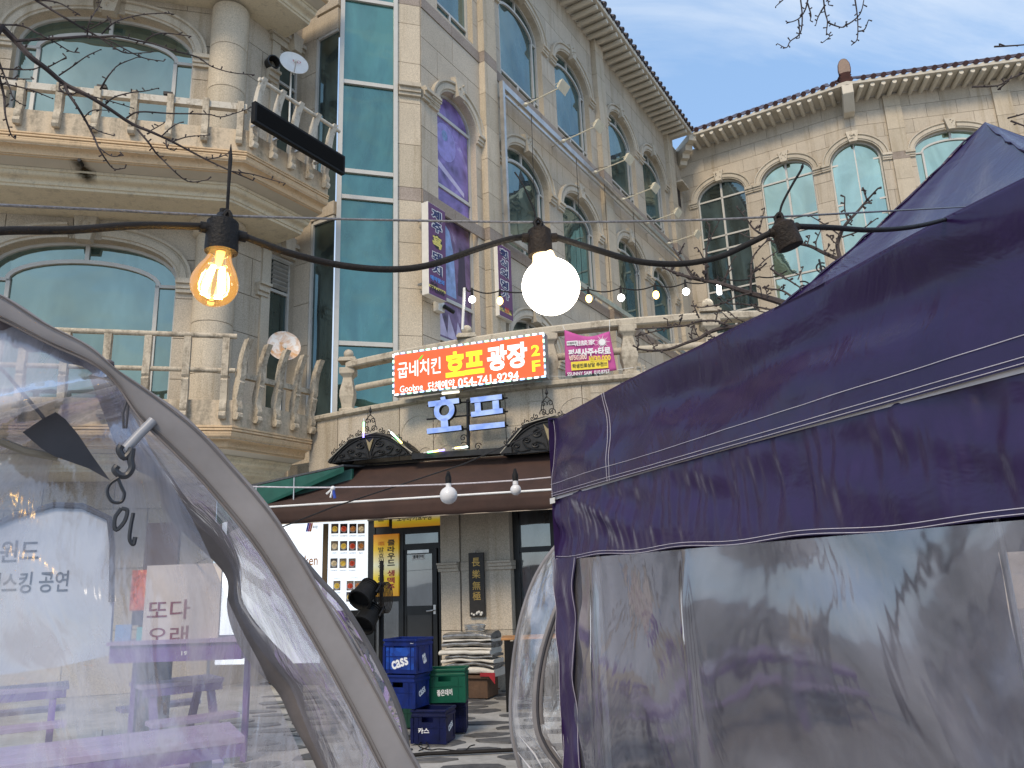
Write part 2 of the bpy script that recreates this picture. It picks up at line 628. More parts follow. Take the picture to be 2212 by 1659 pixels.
def sweep2(W, path, prof):
    """path: (s,z,ns,nz) with outward normal in wall plane; prof: (offset, d)"""
    mb = MB()
    n = len(prof)
    vs = [W(s+a*o, z+b*o, d) for (s, z, a, b) in path for (o, d) in prof]
    fs = [(i*n+k, i*n+k+1, (i+1)*n+k+1, (i+1)*n+k) for i in range(len(path)-1) for k in range(n-1)]
    m = len(path)-1
    fs += [tuple(range(n)), tuple(m*n+k for k in reversed(range(n)))]
    return mb.add(vs, fs)
def arch_path(sc, hw, zs, rise, n=20, e=2.0, t0=0.0, t1=1.0):
    pts = []
    for i in range(n+1):
        th = PI*(t0+(t1-t0)*i/n)
        c, s = math.cos(th), math.sin(th)
        x, z = sc+hw*math.copysign(abs(c)**(2/e), c), zs+rise*abs(s)**(2/e)
        nx, nz_ = c/hw, s/rise
        l = math.hypot(nx, nz_) or 1
        pts.append((x, z, nx/l, nz_/l))
    return pts
ARCHIV = [(0, .0), (0, .05), (.045, .05), (.055, .085), (.17, .085), (.185, .06), (.215, .06), (.225, .11), (.27, .11), (.27, .0)]
def frame_bars(W, bars, d0, d1):
    mb = MB()
    for (sa, sb, za, zb) in bars: mb.wbox(W, sa, sb, za, zb, d0, d1)
    return mb
def window(W, parent, sc, hw, z0, zs, rise, style, rec=.2, gl=None, e=2.0, surround=True, impL=True, impR=True, split=None, reveal=G_PILL, key=True, scl=1.0):
    gl = gl or GLASS
    op = opening(sc, hw, z0, zs, rise, 16, e)
    # reveal of the opening
    mb = MB()
    for i in range(1, len(op)):
        p, q = op[i], op[(i+1) % len(op)]
        mb.poly([W(p[0], p[1], .027), W(q[0], q[1], .027), W(q[0], q[1], -rec), W(p[0], p[1], -rec)])
    p, q = op[0], op[1]
    mb.poly([W(p[0], p[1], .027), W(q[0], q[1], .027), W(q[0], q[1], -rec), W(p[0], p[1], -rec)])
    mb.build('window_reveal', reveal, parent, normals=False)
    # frame = the part; panes are its sub-parts
    fw = .055
    fo = MB()
    inn = opening(sc, hw-fw, z0+fw, zs, max(.02, rise-fw), 16, e)
    n = len(op)
    for i in range(n):
        a, b, c, d = op[i], op[(i+1) % n], inn[(i+1) % n], inn[i]
        fo.prism([W(*a, -rec), W(*b, -rec), W(*c, -rec), W(*d, -rec)], [W(*a, -rec+.07), W(*b, -rec+.07), W(*c, -rec+.07), W(*d, -rec+.07)])
    d0, d1 = -rec+.004, -rec+.062
    def ztop(s):
        k = min(.999, abs(s-sc)/hw)
        return zs + rise*(1-k**e)**(1/e)
    vs_, hs_ = [], []       # cutting lines for the panes
    bw = .035
    B = lambda a, b, c, d: fo.wbox(W, a, b, c, d, d0, d1)
    if style == 'segment':      # side lights, a segmental transom arch, crown light split in two, low sashes
        sl = hw*.23
        zb = z0+.38*scl
        for sg in (-1, 1):
            s_ = sc+sg*(hw-sl)
            B(s_-bw, s_+bw, z0, zs)
            vs_.append(s_)
        B(sc-hw, sc-hw+sl+bw, zs-.06, zs+.0)
        B(sc+hw-sl-bw, sc+hw, zs-.06, zs+.0)
        B(sc-bw, sc+bw, zs+rise*.5, zs+rise-.03)
        pth = arch_path(sc, hw-sl+.03, zs-.03, rise*.55, 16)
        fo2 = sweep2(W, pth, [(-.04, d0), (-.04, d1+.003), (.035, d1+.003), (.035, d0)])
        fo.add(fo2.v, fo2.f)
        if scl > 0:
            B(sc-hw, sc+hw, zb-.03, zb+.03)
            B(sc-.03, sc+.03, z0, zb)
            hs_.append(zb)
    elif style == 'cross':      # tall window: centre mullion and several transoms
        B(sc-.04, sc+.04, z0, zs+rise-.03)
        vs_.append(sc)
        for z in (zs, zs-1.72, zs-2.33, zs-4.15, zs-5.15, zs-6.0):
            if z > z0+.2:
                B(sc-hw, sc+hw, z-.035, z+.035)
                hs_.append(z)
    elif style == 'plain':
        for z in (zs-.02, zs-1.85, zs-2.5, zs-4.55, zs-5.5):
            if z > z0+.2:
                B(sc-hw, sc+hw, z-.04, z+.04)
                hs_.append(z)
    elif style == 'sash':
        B(sc-hw, sc+hw, z0+.4, z0+.46)
        B(sc-.03, sc+.03, z0, z0+.4)
        hs_.append(z0+.43)
    fr = fo.build('window', WHITEF, parent, normals=False)
    pcs = [op]
    for s_ in vs_:
        pcs = [q for p in pcs for q in (clip(p, 1, 0, s_), clip(p, -1, 0, -s_)) if len(q) > 2]
    for z in hs_:
        pcs = [q for p in pcs for q in (clip(p, 0, 1, z), clip(p, 0, -1, -z)) if len(q) > 2]
    for p in pcs:
        if area(p) > .01:
            g_ = gl
            MB().poly([W(x, z, -rec+.012) for x, z in p]).build('pane', g_, fr, normals=False)
    if surround:
        for (t0, t1) in ((0.0, .455), (.545, 1.0)):
            sweep2(W, arch_path(sc, hw, zs, rise, 14, e, t0, t1), [(o, d+.027) for o, d in ARCHIV]).build('arch_moulding', G_TRIM, parent, smooth=True, sharp=30)
        if key:
            zk = zs+rise
            a = [W(sc-.13, zk-.10, .02), W(sc+.13, zk-.10, .02), W(sc+.22, zk+.42, .02), W(sc-.22, zk+.42, .02)]
            b = [W(sc-.12, zk-.08, .19), W(sc+.12, zk-.08, .19), W(sc+.20, zk+.40, .15), W(sc-.20, zk+.40, .15)]
            mb = MB().prism(a, b)
            for q in range(9):      # rough-hewn face
                u, v = random.uniform(-.11, .11), random.uniform(.02, .34)
                r = random.uniform(.025, .05)
                mb.add([W(sc+u-r, zk+v-r, .15), W(sc+u+r, zk+v-r*.6, .15), W(sc+u+r*.5, zk+v+r, .15), W(sc+u, zk+v, .19+random.uniform(.01, .035))], [(0, 1, 3), (1, 2, 3), (2, 0, 3)])
            mb.build('keystone', G_TRIM, parent)
        for ok, sg in ((impL, -1), (impR, 1)):
            if not ok: continue
            w_ = ok if not isinstance(ok, bool) else .34
            mb = MB()
            s_ = sc+sg*hw
            x0, x1 = (s_, s_+w_) if sg > 0 else (s_-w_, s_)
            for (za, zb, dd, ex) in ((-.22, -.15, .07, .0), (-.147, -.06, .10, .02), (-.057, .0, .15, .045), (.003, .05, .12, .03)):
                mb.wbox(W, x0-(ex if sg < 0 else 0)*0, x1, zs+za, zs+zb, .02, dd+.02)
            mb.build('impost', G_TRIM, parent)
    return op
def pilaster(W, parent, sa, sb, za, zb, proud=.2, course=.92, bandz=()):
    z = za
    k = 0
    while z < zb-.05:
        z1 = min(z+course, zb)
        for bz in bandz:
            if z < bz-.01 < z1: z1 = bz
            if z < bz+.31 < z1 and z >= bz-.01: z1 = bz+.31
        m = G_BAND if any(abs(z-bz) < .02 for bz in bandz) else G_PILL
        MB().wbox(W, sa, sb, z+.006, z1-.006, .0, proud+random.uniform(-.002, .002)).build('pilaster_block', m, parent)
        z = z1
    MB().wbox(W, sa+.012, sb-.012, za, zb, -.02, proud-.012).build('pilaster_core', G_JOINT, parent)
def rows_between(z0, z1, h):
    n = max(1, round((z1-z0)/h))
    return [z0+(z1-z0)*i/n for i in range(n+1)]

# ---- plan of the wings, from the survey
P0 = Vector((-1.52, 15.43, 0))
MID = Wall(P0, 31)
K = MID(-.54, 0)
TOW = Wall(K, 74)
PC = MID(18.16, 0)
RA = Wall(PC, 121)
RW = BentWall(RA, 7.045, 100)
LW = Wall((-5.36, 13.68), 76)

# ------------------------------------------------------------------ middle wing
mid = thing('middle_wing', MID(8, 0), 'long granite building wing with arched windows receding towards the courtyard corner', 'building')
ZS4, ZS3, ZS2, RISE = 17.1, 12.15, 7.25, .80
CS = [4.12, 7.36, 11.3, 14.5]
holes = []
for cx in CS:
    for zs, z0 in ((ZS4, 14.7), (ZS3, 9.8), (ZS2, 4.9)):
        holes.append(opening(cx, 1.2, z0, zs, RISE, 16))
holes.append(opening(.83, .78, 5.0, ZS3, .62, 16))
holes.append([(.10, 14.75), (1.62, 14.75), (1.62, 17.9), (.10, 17.9)])
rws = rows_between(5.0, 9.45, .74) + [9.77] + rows_between(9.77, 14.35, .765)[1:] + [14.67] + rows_between(14.67, 19.75, .72)[1:]
panels(MID, -.54, 18.16, rws, 1.25, holes, G_WALL, mid)
for i, cx in enumerate(CS):
    L_ = .42 if i in (0, 2) else .40
    window(MID, mid, cx, 1.2, 14.7, ZS4, RISE, 'segment', gl=GLASS)
    window(MID, mid, cx, 1.2, 9.8, ZS3, RISE, 'segment', gl=GLASS)
    window(MID, mid, cx, 1.2, 4.9, ZS2, RISE, 'segment', gl=GLASSD)
window(MID, mid, .83, .78, 5.0, ZS3, .62, 'plain', gl=GLASSD)
window(MID, mid, .86, .76, 14.75, 17.88, .02, 'sash', surround=False)
for (a, b) in ((1.86, 2.44), (9.06, 9.72), (16.16, 16.82)):
    pilaster(MID, mid, a, b, 5.0, 19.72, .2, .92, (9.45, 14.35))
# the two projecting string courses between storeys
for za in (9.45, 14.35):
    for a, b in ((-.54, 1.85), (2.45, 9.05), (9.73, 16.15), (16.83, 18.1)):
        n = max(1, round((b-a)/1.25))
        for i in range(n):
            x0, x1 = a+(b-a)*i/n, a+(b-a)*(i+1)/n
            MB().wbox(MID, x0+.006, x1-.006, za+.008, za+.30, .02, .05).build('band_stone', G_BAND, mid)
# a curved cable hanging over the nearest top window
# ------------------------------------------------------------------ roof helper: rafters, eaves board, tiles
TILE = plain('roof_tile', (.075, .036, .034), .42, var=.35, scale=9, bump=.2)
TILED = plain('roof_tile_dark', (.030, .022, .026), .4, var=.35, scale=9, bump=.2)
def eaves(W, parent, s0, s1, tile, zw=19.72, ze=19.72, over=.95, sp=.40, rr=.088, bend=None):
    n = int((s1-s0)/sp)
    cyl = None
    for i in range(n+1):
        s = s0+i*sp
        if bend is not None and abs(s-bend) < .22: continue
        p, q = W(s, zw+.0, -.03), W(s, ze, over)
        if cyl is None:
            mb = MB()
            L = (q-p).length
            mb.lathe((0, 0, 0), [(rr, 0), (rr, L*.97), (rr*.93, L)], 14)
            cyl = mb.mesh('rafter', True, 50)
            cyl.materials.append(CREAM)
        ax = (q-p).normalized()
        M = ax.to_track_quat('Z', 'Y').to_matrix().to_4x4()
        M.translation = p
        inst('rafter', cyl, M, parent)
    segs = [(s0-.25, s1+.25)] if bend is None else [(s0-.25, bend), (bend, s1+.25)]
    sof, fas, slab = MB(), MB(), MB()
    for a, b in segs:
        sof.poly([W(a, zw+rr+.002, -.05), W(b, zw+rr+.002, -.05), W(b, ze+rr+.002, over+.05), W(a, ze+rr+.002, over+.05)])
        m = max(2, int((b-a)/.092))     # wavy eaves board under the tiles
        for i in range(m):
            x0, x1 = a+(b-a)*i/m, a+(b-a)*(i+1)/m
            h0, h1 = [.12+.035*math.cos(2*PI*x/.368) for x in (x0, x1)]
            fas.prism([W(x0, ze+rr+.004, over-.02), W(x1, ze+rr+.004, over-.02), W(x1, ze+rr+h1, over-.02), W(x0, ze+rr+h0, over-.02)],
                      [W(x0, ze+rr+.004, over+.07), W(x1, ze+rr+.004, over+.07), W(x1, ze+rr+h1, over+.09), W(x0, ze+rr+h0, over+.09)])
        slab.prism([W(a, ze+rr+.10, over+.02), W(b, ze+rr+.10, over+.02), W(b, ze+rr+2.3, -3.2), W(a, ze+rr+2.3, -3.2)],
                   [W(a, ze+rr+.06, over+.0), W(b, ze+rr+.06, over+.0), W(b, ze+rr+2.2, -3.2), W(a, ze+rr+2.2, -3.2)])
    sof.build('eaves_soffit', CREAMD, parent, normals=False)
    fas.build('eaves_board', CREAM, parent)
    slab.build('roof', tile, parent)
    pit = .368
    n = int((s1-s0+.3)/pit)
    cap = pan = None
    for i in range(n+1):
        s = s0-.15+i*pit
        if bend is not None and abs(s-bend) < .1: continue
        for kind in ('cover_tile', 'pan_tile'):
            ss = s if kind == 'cover_tile' else s+pit/2
            o = W(ss, ze+rr+.155, over+.13)
            back = W(ss, ze+rr+1.0, over-1.15)
            M = frame(o, (W(ss+.01, 0, 0)-W(ss, 0, 0)), (back-o))
            if kind == 'cover_tile' and cap is None:
                mb = MB()
                L = (back-o).length
                R = .10
                pr = [(R*math.cos(PI*k/8), R*math.sin(PI*k/8)) for k in range(9)]
                mb.prism([Vector((x, 0, z)) for x, z in pr], [Vector((x, L, z)) for x, z in pr])
                mb.lathe((0, -.012, .02), [(R*.98, 0), (R*1.04, .02), (R*1.04, .05)], 16, axis=(0, 1, 0))
                cap = mb.mesh('cover_tile', True, 40)
                cap.materials.append(tile)
            if kind == 'pan_tile' and pan is None:
                mb = MB()
                L = (back-o).length
                R = .13
                pr = [(R*math.cos(PI+PI*k/8), .09+R*.9*math.sin(PI+PI*k/8)) for k in range(9)]
                pi = [(R*.8*math.cos(2*PI-PI*k/8), .09+R*.66*math.sin(2*PI-PI*k/8)) for k in range(9)]
                mb.prism([Vector((x, .03, z)) for x, z in pr+pi], [Vector((x, L, z)) for x, z in pr+pi])
                pan = mb.mesh('pan_tile', True, 40)
                pan.materials.append(tile)
            inst(kind, cap if kind == 'cover_tile' else pan, M, parent)
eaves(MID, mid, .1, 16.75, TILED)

# ------------------------------------------------------------------ right wing, bent at its third window
rw = thing('right_wing', RW(5, 0), 'sunlit granite building wing with tall arched windows under a brown tiled eave', 'building')
RC = [(1.68, 1.03, 'cross', GLASSD), (4.40, 1.03, 'cross', GLASSR), (7.045, .95, 'cross', GLASSR), (10.62, 1.42, 'segment', GLASSR), (14.5, 1.1, 'cross', GLASSR)]
RHOLES = [opening(c, h, 10.2, 17.13, .78, 16) for c, h, _, _ in RC]
rows_r = rows_between(9.0, 14.45, .9) + [14.77] + rows_between(14.77, 17.35, .86)[1:] + rows_between(17.35, 19.75, .6)[1:]
panels(RW, 0, 16.5, rows_r, 1.1, RHOLES, G_WALL, rw, bend=7.045)
for c, h, st, g in RC:
    window(RW, rw, c, h, 10.2, 17.13, .78, st, gl=g, rec=.16, scl=0, impL=.36, impR=.36)
pilaster(RW, rw, 8.36, 8.98, 9.0, 19.7, .12, 1.0, (16.85,))
pilaster(RW, rw, 12.3, 12.92, 9.0, 19.7, .12, 1.0, (16.85,))
for i in range(8):
    for a, b in ((0, 2.35), (2.35, 4.7), (4.7, 7.04)):
        MB().wbox(RW, a+.006, b-.006, i*1.125+.006, (i+1)*1.125-.006, -.2, .02).build('stone_panel', G_WALL, rw)
    for a in range(4):
        MB().wbox(RW, 7.05+a*2.36+.006, 7.05+(a+1)*2.36-.006, i*1.125+.006, (i+1)*1.125-.006, -.2, .02).build('stone_panel', G_WALL, rw)
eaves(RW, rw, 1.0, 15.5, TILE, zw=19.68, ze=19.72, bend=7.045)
# valley beam in the inner corner and hip beam at the bend, both on stepped brackets
def beam(P, dirv, name, parent, L=1.35, z=19.6, w=.17):
    dirv = Vector(dirv).normalized()
    sd = Vector((-dirv.y, dirv.x, 0))
    mb = MB()
    for (a, b, za, zb) in ((-.2, L, .0, .30), (-.2, L*.72, -.24, .0), (-.2, L*.5, -.44, -.24), (-.2, L*.32, -.62, -.44)):
        p = lambda t, k, zz: Vector((P.x, P.y, z+zz)) + dirv*t + sd*k
        mb.prism([p(a, -w, za), p(b-.06, -w, za), p(b, -w, zb), p(a, -w, zb)], [p(a, w, za), p(b-.06, w, za), p(b, w, zb), p(a, w, zb)])
    return mb.build(name, CREAM, parent, bevel=.012)
beam(PC, MID.n+RA.n, 'corner_bracket', rw, 1.45)
pb = RW(7.045, 0)
mb = MB()
bd = (RA.n+RW.B.n).normalized()
sd = Vector((-bd.y, bd.x, 0))
q = lambda t, k, z: Vector((pb.x, pb.y, z)) + bd*t + sd*k
mb.prism([q(-.1, -.2, 18.95), q(.45, -.2, 18.95), q(1.02, -.2, 19.45), q(1.02, -.2, 19.86), q(-.1, -.2, 19.86)], [q(-.1, .2, 18.95), q(.45, .2, 18.95), q(1.02, .2, 19.45), q(1.02, .2, 19.86), q(-.1, .2, 19.86)])
mb.build('hip_bracket', CREAM, rw, bevel=.02)
# hip ridge end: stacked ridge tiles with an upright goblin-mask-shaped end tile
mb = MB()
for i, (zz, w) in enumerate(((.02, .26), (.13, .24), (.24, .22), (.35, .20))):
    p = Vector((pb.x, pb.y, 19.98+zz)) + bd*.98
    mb.tube([p+bd*.02, p-bd*1.6+Vector((0, 0, .75))], w, 12, flat=.3)
RIDGE = plain('ridge_tile', (.085, .032, .024), .35, var=.3, scale=8, bump=.2)
mb.build('hip_ridge_tiles', RIDGE, rw, smooth=True)
mb = MB()
c = Vector((pb.x, pb.y, 20.35)) + bd*1.0
pr = [(.22, 0), (.24, .2), (.22, .42), (.15, .58), (.06, .66), (-.06, .66), (-.15, .58), (-.22, .42), (-.24, .2), (-.22, 0)]
mb.prism([c+sd*x+Vector((0, 0, z)) for x, z in pr], [c-bd*.16+sd*x+Vector((0, 0, z)) for x, z in pr])
mb.build('ridge_end_tile', RIDGE, rw, bevel=.03)
# low lean-to hood just inside the corner
mb = MB()
mb.wbox(MID, 16.95, 17.9, 17.75, 17.83, .0, .42)
mb.build('lintel_hood', G_TRIM, mid)
mb = MB()
mb.wbox(MID, 17.05, 17.75, 16.9, 17.74, .026, .032)
mb.build('vent_opening', plain('vent_dark', (.05, .04, .035), .8), mid)

# ------------------------------------------------------------------ glass stair tower
tow = thing('glass_tower', TOW(-1.5, 0), 'tall teal glass stair tower with white frames and a granite pier', 'building')
s_r = TOW.sz(855, 400)[0]
s_l = TOW.sz(731, 400)[0]
TZ = [TOW.sz(800, y)[1] for y in (8, 186, 376, 432)] + [TOW.sz(790, 745)[1]]
zz = sorted([TZ[0]+.02, TZ[0]+2.3, TZ[0]+4.6, TZ[1], TZ[2], TZ[3], TZ[4], TZ[4]-2.1])
fo = MB()
for z in zz: fo.wbox(TOW, s_l+.061, s_r-.061, z-.045, z+.045, .0, .07)
fo.wbox(TOW, s_l-.03, s_l+.06, zz[0], 19.5, -.02, .09)
fo.wbox(TOW, s_r-.06, s_r+.03, zz[0], 19.5, -.02, .09)
fr = fo.build('curtain_wall_frame', WHITEF, tow)
for a, b in zip(zz[:-1], zz[1:]):
    MB().poly([TOW(s_l, a, .015), TOW(s_r, a, .015), TOW(s_r, b, .015), TOW(s_l, b, .015)]).build('pane', GLASST, fr, normals=False)
# granite pier between the glass and the middle wing
z = 4.4
k = 0
while z < 19.5:
    z1 = min(z+1.02, 19.5)
    m = G_PILL
    for bz in (9.45, 14.35):
        if z < bz-.02 < z1: z1 = bz
        elif abs(z-bz) < .03: z1, m = bz+.31, G_BAND
    MB().wbox(TOW, s_r+.032, -.0, z+.006, z1-.006, -.3, .03).build('pier_block', m, tow)
    z = z1
MB().wbox(TOW, s_r+.04, -.012, 4.4, 19.5, -.25, .018).build('pier_core', G_JOINT, tow)
mb = MB()
for (za, zb, dd) in ((-.24, -.17, .07), (-.167, -.07, .11), (-.067, .0, .17), (.003, .06, .13)):
    mb.wbox(TOW, s_r+.05, .0, 12.2+za, 12.2+zb, .0, .03+dd)
    mb.wbox(MID, -.54, .02, 12.2+za, 12.2+zb, .0, .03+dd-.003)
mb.build('impost', G_TRIM, tow)
# the tower's left flank: a dark glazed return behind the balcony
PL = TOW(s_l-.03, 0)
FL = Wall(PL, 121)
mb = MB()
for z0, z1 in ((4.6, 8.9), (9.3, 13.4)):
    MB().poly([FL(-.62, z0, .0), FL(-.04, z0, .0), FL(-.04, z1, .0), FL(-.62, z1, .0)]).build('pane', GLASSD, tow, normals=False)
    mb.wbox(FL, -.66, -.60, z0-.04, z1+.04, -.01, .05)
    mb.wbox(FL, -.60, -.03, z1, z1+.07, -.01, .05)
mb.build('side_frame', WHITEF, tow)
for z0, z1 in ((3.9, 4.5), (9.0, 9.3), (13.4, 14.0), (14.0, 15.0), (15.0, 16.2), (16.2, 18.0)):
    MB().wbox(FL, -1.0, -.02, z0+.07 if z0 > 13 else z0, z1-.006, -.2, .06).build('flank_stone', G_WALL, tow)
for z in [4.5+i*.9 for i in range(16)]:
    MB().wbox(FL, -1.1, -.67, z+.006, z+.894, -.2, .055).build('flank_stone', G_WALL, tow)
MB().wbox(FL, -2.2, -1.1, 3.0, 19, -.2, .04).build('flank_wall', G_WALL, tow)
# ------------------------------------------------------------------ left wing: bay with two balconies
lw = thing('left_wing', LW(-2.5, 0), 'granite corner bay with wide arched windows and stained balconies', 'building')
LC, LH = -2.49, 1.62
LHO = [opening(LC, LH, 9.6, 12.05, .82, 18, 2.25), opening(LC, LH, 4.75, 7.2, .76, 18, 2.25)]
panels(LW, -6.6, .05, rows_between(.0, 3.0, 1.0)[:-1]+rows_between(3.0, 9.2, .78)+rows_between(9.2, 15.5, .78)[1:], 1.15, LHO, G_WALL, lw)
WL = WHITEF
for zs, z0, rs in ((12.05, 9.6, .82), (7.2, 4.75, .76)):
    window(LW, lw, LC, LH, z0, zs, rs, 'segment', gl=GLASSL, rec=.22, e=2.25, scl=0, impL=.42, impR=.42)
# facet wall behind the angled side of the balconies
FW = Wall(LW(.16, 0, -.12), 31)
fs_end = 2.55
fh = []
for zl in (8.75, 13.6):
    fh.append([(.78, zl-3.9), (1.42, zl-3.9), (1.42, zl-.55), (.78, zl-.55)])
panels(FW, -.1, fs_end, rows_between(0, 19, .8), .85, fh, G_WALL, lw)
for zl in (8.75, 13.6):
    mb = MB()
    z0, z1 = zl-3.9, zl-.55
    # moulded stone surround with keystone and side brackets
    for (a, b, c, d_, pr) in ((.52, 1.68, z1+.02, z1+.16, .10), (.46, 1.74, z1+.163, z1+.24, .15), (.40, 1.80, z1+.243, z1+.33, .20), (.56, .775, z0, z1+.017, .07), (1.425, 1.64, z0, z1+.017, .07)):
        mb.wbox(FW, a, b, c, d_, .0, pr)
    mb.build('window_surround', G_TRIM, lw)
    MB().prism([FW(.98, z1-.02, .1), FW(1.22, z1-.02, .1), FW(1.28, z1+.42, .1), FW(.92, z1+.42, .1)], [FW(1.0, z1, .26), FW(1.2, z1, .26), FW(1.25, z1+.4, .26), FW(.95, z1+.4, .26)]).build('keystone', G_TRIM, lw)
    for a in (.44, 1.5):
        mb = MB()
        for (za, zb, dd) in ((-.26, -.18, .10), (-.177, -.06, .15), (-.057, .0, .21)):
            mb.wbox(FW, a, a+.27, z1-.75+za, z1-.75+zb, .03, dd)
        mb.build('impost', G_TRIM, lw)
    fo = MB()
    for (a, b, c, d_) in ((.78, .83, z0, z1), (1.37, 1.42, z0, z1), (.831, 1.369, z1-.05, z1), (.831, 1.369, z1-.75, z1-.69)):
        fo.wbox(FW, a, b, c, d_, -.16, -.09)
    fr = fo.build('window', WHITEF, lw)
    MB().poly([FW(.80, z0, -.14), FW(1.40, z0, -.14), FW(1.40, z1-.72, -.14), FW(.80, z1-.72, -.14)]).build('pane', GLASSD, fr, normals=False)
    MB().poly([FW(.80, z1-.72, -.14), FW(1.40, z1-.72, -.14), FW(1.40, z1, -.14), FW(.80, z1, -.14)]).build('pane', GLASSD, fr, normals=False)
# louvre in the lower facet window, streaked wall beside it
mb = MB()
LOUV = plain('louvre', (.30, .29, .26), .6, var=.2)
z1 = 8.2
for i in range(6):
    zz_ = z1-.66+i*.095
    mb.prism([FW(.92, zz_, -.09), FW(1.33, zz_, -.09), FW(1.33, zz_+.02, -.09), FW(.92, zz_+.02, -.09)], [FW(.92, zz_+.06, -.04), FW(1.33, zz_+.06, -.04), FW(1.33, zz_+.08, -.04), FW(.92, zz_+.08, -.04)])
mb.build('louvre', LOUV, lw)
# engaged round column at the corner, each drum its own block, ringed capitals under each balcony
for (za, zb) in ((3.4, 8.25), (8.3, 13.2), (13.9, 16)):
    z = za
    while z < zb-.05:
        z1 = min(z+.98, zb)
        MB().lathe(LW(-.20, z+.005, .06), [(.362, 0), (.368, .008), (.368, z1-z-.018), (.362, z1-z-.01)], 40).build('column_drum', G_PILL, lw, smooth=True, sharp=30)
        z = z1
    MB().lathe(LW(-.20, za, .06), [(.355, 0), (.355, zb-za)], 24).build('column_core', G_JOINT, lw, smooth=True)
def torus_prof(r, z, h, n=7):
    return [(r+math.sin(PI*k/n)*h*.5, z+h*k/n) for k in range(n+1)]
for zc in (3.35, 8.22):
    mb = MB()
    mb.lathe(LW(-.20, zc-.14, .06), torus_prof(.37, 0, .16)+torus_prof(.43, .165, .19), 36)
    mb.build('capital', G_PILL, lw, smooth=True, sharp=50)

# balconies: profile swept along the bay front and its angled side
PK = Vector((-4.50, 12.03, 0))
tL = LW.t
nL = LW.n
tF = FW.t
nF = FW.n
def bal_path(length):
    m = (nL+nF)
    m = m/m.dot(nL)
    return [(PK - tL*6.0, nL), (PK, m), (PK + tF*length, nF)]
def sweep3(path, prof, zt):
    mb = MB()
    n = len(prof)
    vs = [Vector((p.x, p.y, 0)) + m*d + Vector((0, 0, zt+z)) for p, m in path for d, z in prof]
    fs = [(i*n+k, i*n+k+1, (i+1)*n+k+1, (i+1)*n+k) for i in range(len(path)-1) for k in range(n-1)]
    e = len(path)-1
    fs += [tuple(range(n)), tuple(e*n+k for k in reversed(range(n)))]
    return mb.add(vs, fs)
def cyma(d0, z0, d1, z1, n=8):
    r = []
    for i in range(n+1):
        t = i/n
        r.append((d0+(d1-d0)*(t-.16*math.sin(2*PI*t)), z0+(z1-z0)*(t+.10*math.sin(2*PI*t))))
    return r
def balcony(zt, length, nm):
    pa = bal_path(length)
    par = sweep3(pa, [(-.14, -.62), (-.14, 0), (0, 0), (0, -.42), (-.02, -.44), (-.02, -.62)], zt).build('balcony', BALC, lw, normals=False)
    pr = [(-.03, -.40), (.035, -.425), (.035, -.45), (.015, -.455), (.03, -.475), (.03, -.495), (.0, -.50), (.015, -.52), (.015, -.54)] + cyma(.01, -.545, -.14, -.70) + [(-.13, -.71), (-.14, -.735), (-.16, -.74), (-.16, -.76), (-.3, -.76)]
    sweep3(pa, pr, zt).build('moulding', MOULD, par, smooth=True, sharp=35, normals=False)
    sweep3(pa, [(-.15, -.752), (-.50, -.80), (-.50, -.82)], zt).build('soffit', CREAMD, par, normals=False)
    pr = [(-.46, -.80), (-.47, -.84), (-.50, -.845)] + cyma(-.50, -.85, -.66, -.99) + [(-.66, -1.005), (-.69, -1.01), (-.70, -1.05), (-.75, -1.06), (-1.9, -1.07)]
    sweep3(pa, pr, zt).build('lower_moulding', MOULDC, par, smooth=True, sharp=35, normals=False)
    sweep3(pa, [(-.1, -.12), (-1.9, -.12), (-1.9, -1.05)], zt).build('floor_slab', BALC, par, normals=False)
    return par
B3 = balcony(9.43, 1.98, 'upper')
B2 = balcony(4.54, 1.72, 'lower')
B4 = balcony(14.33, 2.0, 'top')
# balusters: scroll brackets clasping the parapet
def scroll(profile_out, profile_in, w, o, t, n, z, mat, parent, zs=1.0):
    mb = MB()
    pts = profile_out + list(reversed(profile_in))
    f = lambda k: [o + t*k + n*d + Vector((0, 0, z+h*zs)) for d, h in pts]
    a, b = f(-w/2), f(w/2)
    m = len(pts)
    mo = len(profile_out)
    vs = a+b
    fs = [(i, (i+1) % m, m+(i+1) % m, m+i) for i in range(m)]
    for i in range(mo-1):           # ribbon caps, quads between outer and inner edge
        j = m-1-i
        k = m-2-i
        if k > mo-1 or True:
            jj, kk = max(j, mo), max(k, mo)
            fs.append((i, i+1, kk, jj) if kk != jj else (i, i+1, kk))
            fs.append((m+i+1, m+i, m+jj, m+kk) if kk != jj else (m+i+1, m+i, m+kk))
    mb.add(vs, fs)
    return mb.build('baluster', mat, parent, smooth=True, sharp=35)
LOW_OUT = [(.03, -.32), (.10, -.325), (.135, -.28), (.13, -.23), (.095, -.20), (.115, -.17), (.12, -.12), (.09, -.05), (.075, .02), (.09, .08), (.10, .20), (.10, .34), (.11, .50)]
LOW_IN = [(.0, -.29), (.002, -.28), (.002, -.25), (.002, -.22), (.002, -.19), (.002, -.15), (.002, -.10), (.001, -.05), (-.03, .02), (-.06, .08), (-.06, .20), (-.05, .34), (-.02, .50)]
HIGH_OUT = LOW_OUT[:9] + [(.10, .10), (.12, .22), (.145, .28), (.125, .32), (.15, .36), (.155, .42), (.16, .58), (.20, .76), (.27, .92), (.31, .99)]
HIGH_IN = LOW_IN[:9] + [(-.04, .10), (-.02, .22), (.0, .28), (.01, .32), (.02, .36), (.03, .42), (.05, .58), (.09, .76), (.16, .92), (.20, .99)]
TALL_OUT = LOW_OUT[:9] + [(.09, .10), (.10, .22), (.125, .30), (.09, .34), (.12, .38), (.12, .46), (.10, .6), (.10, .75), (.10, .9), (.10, 1.02)]
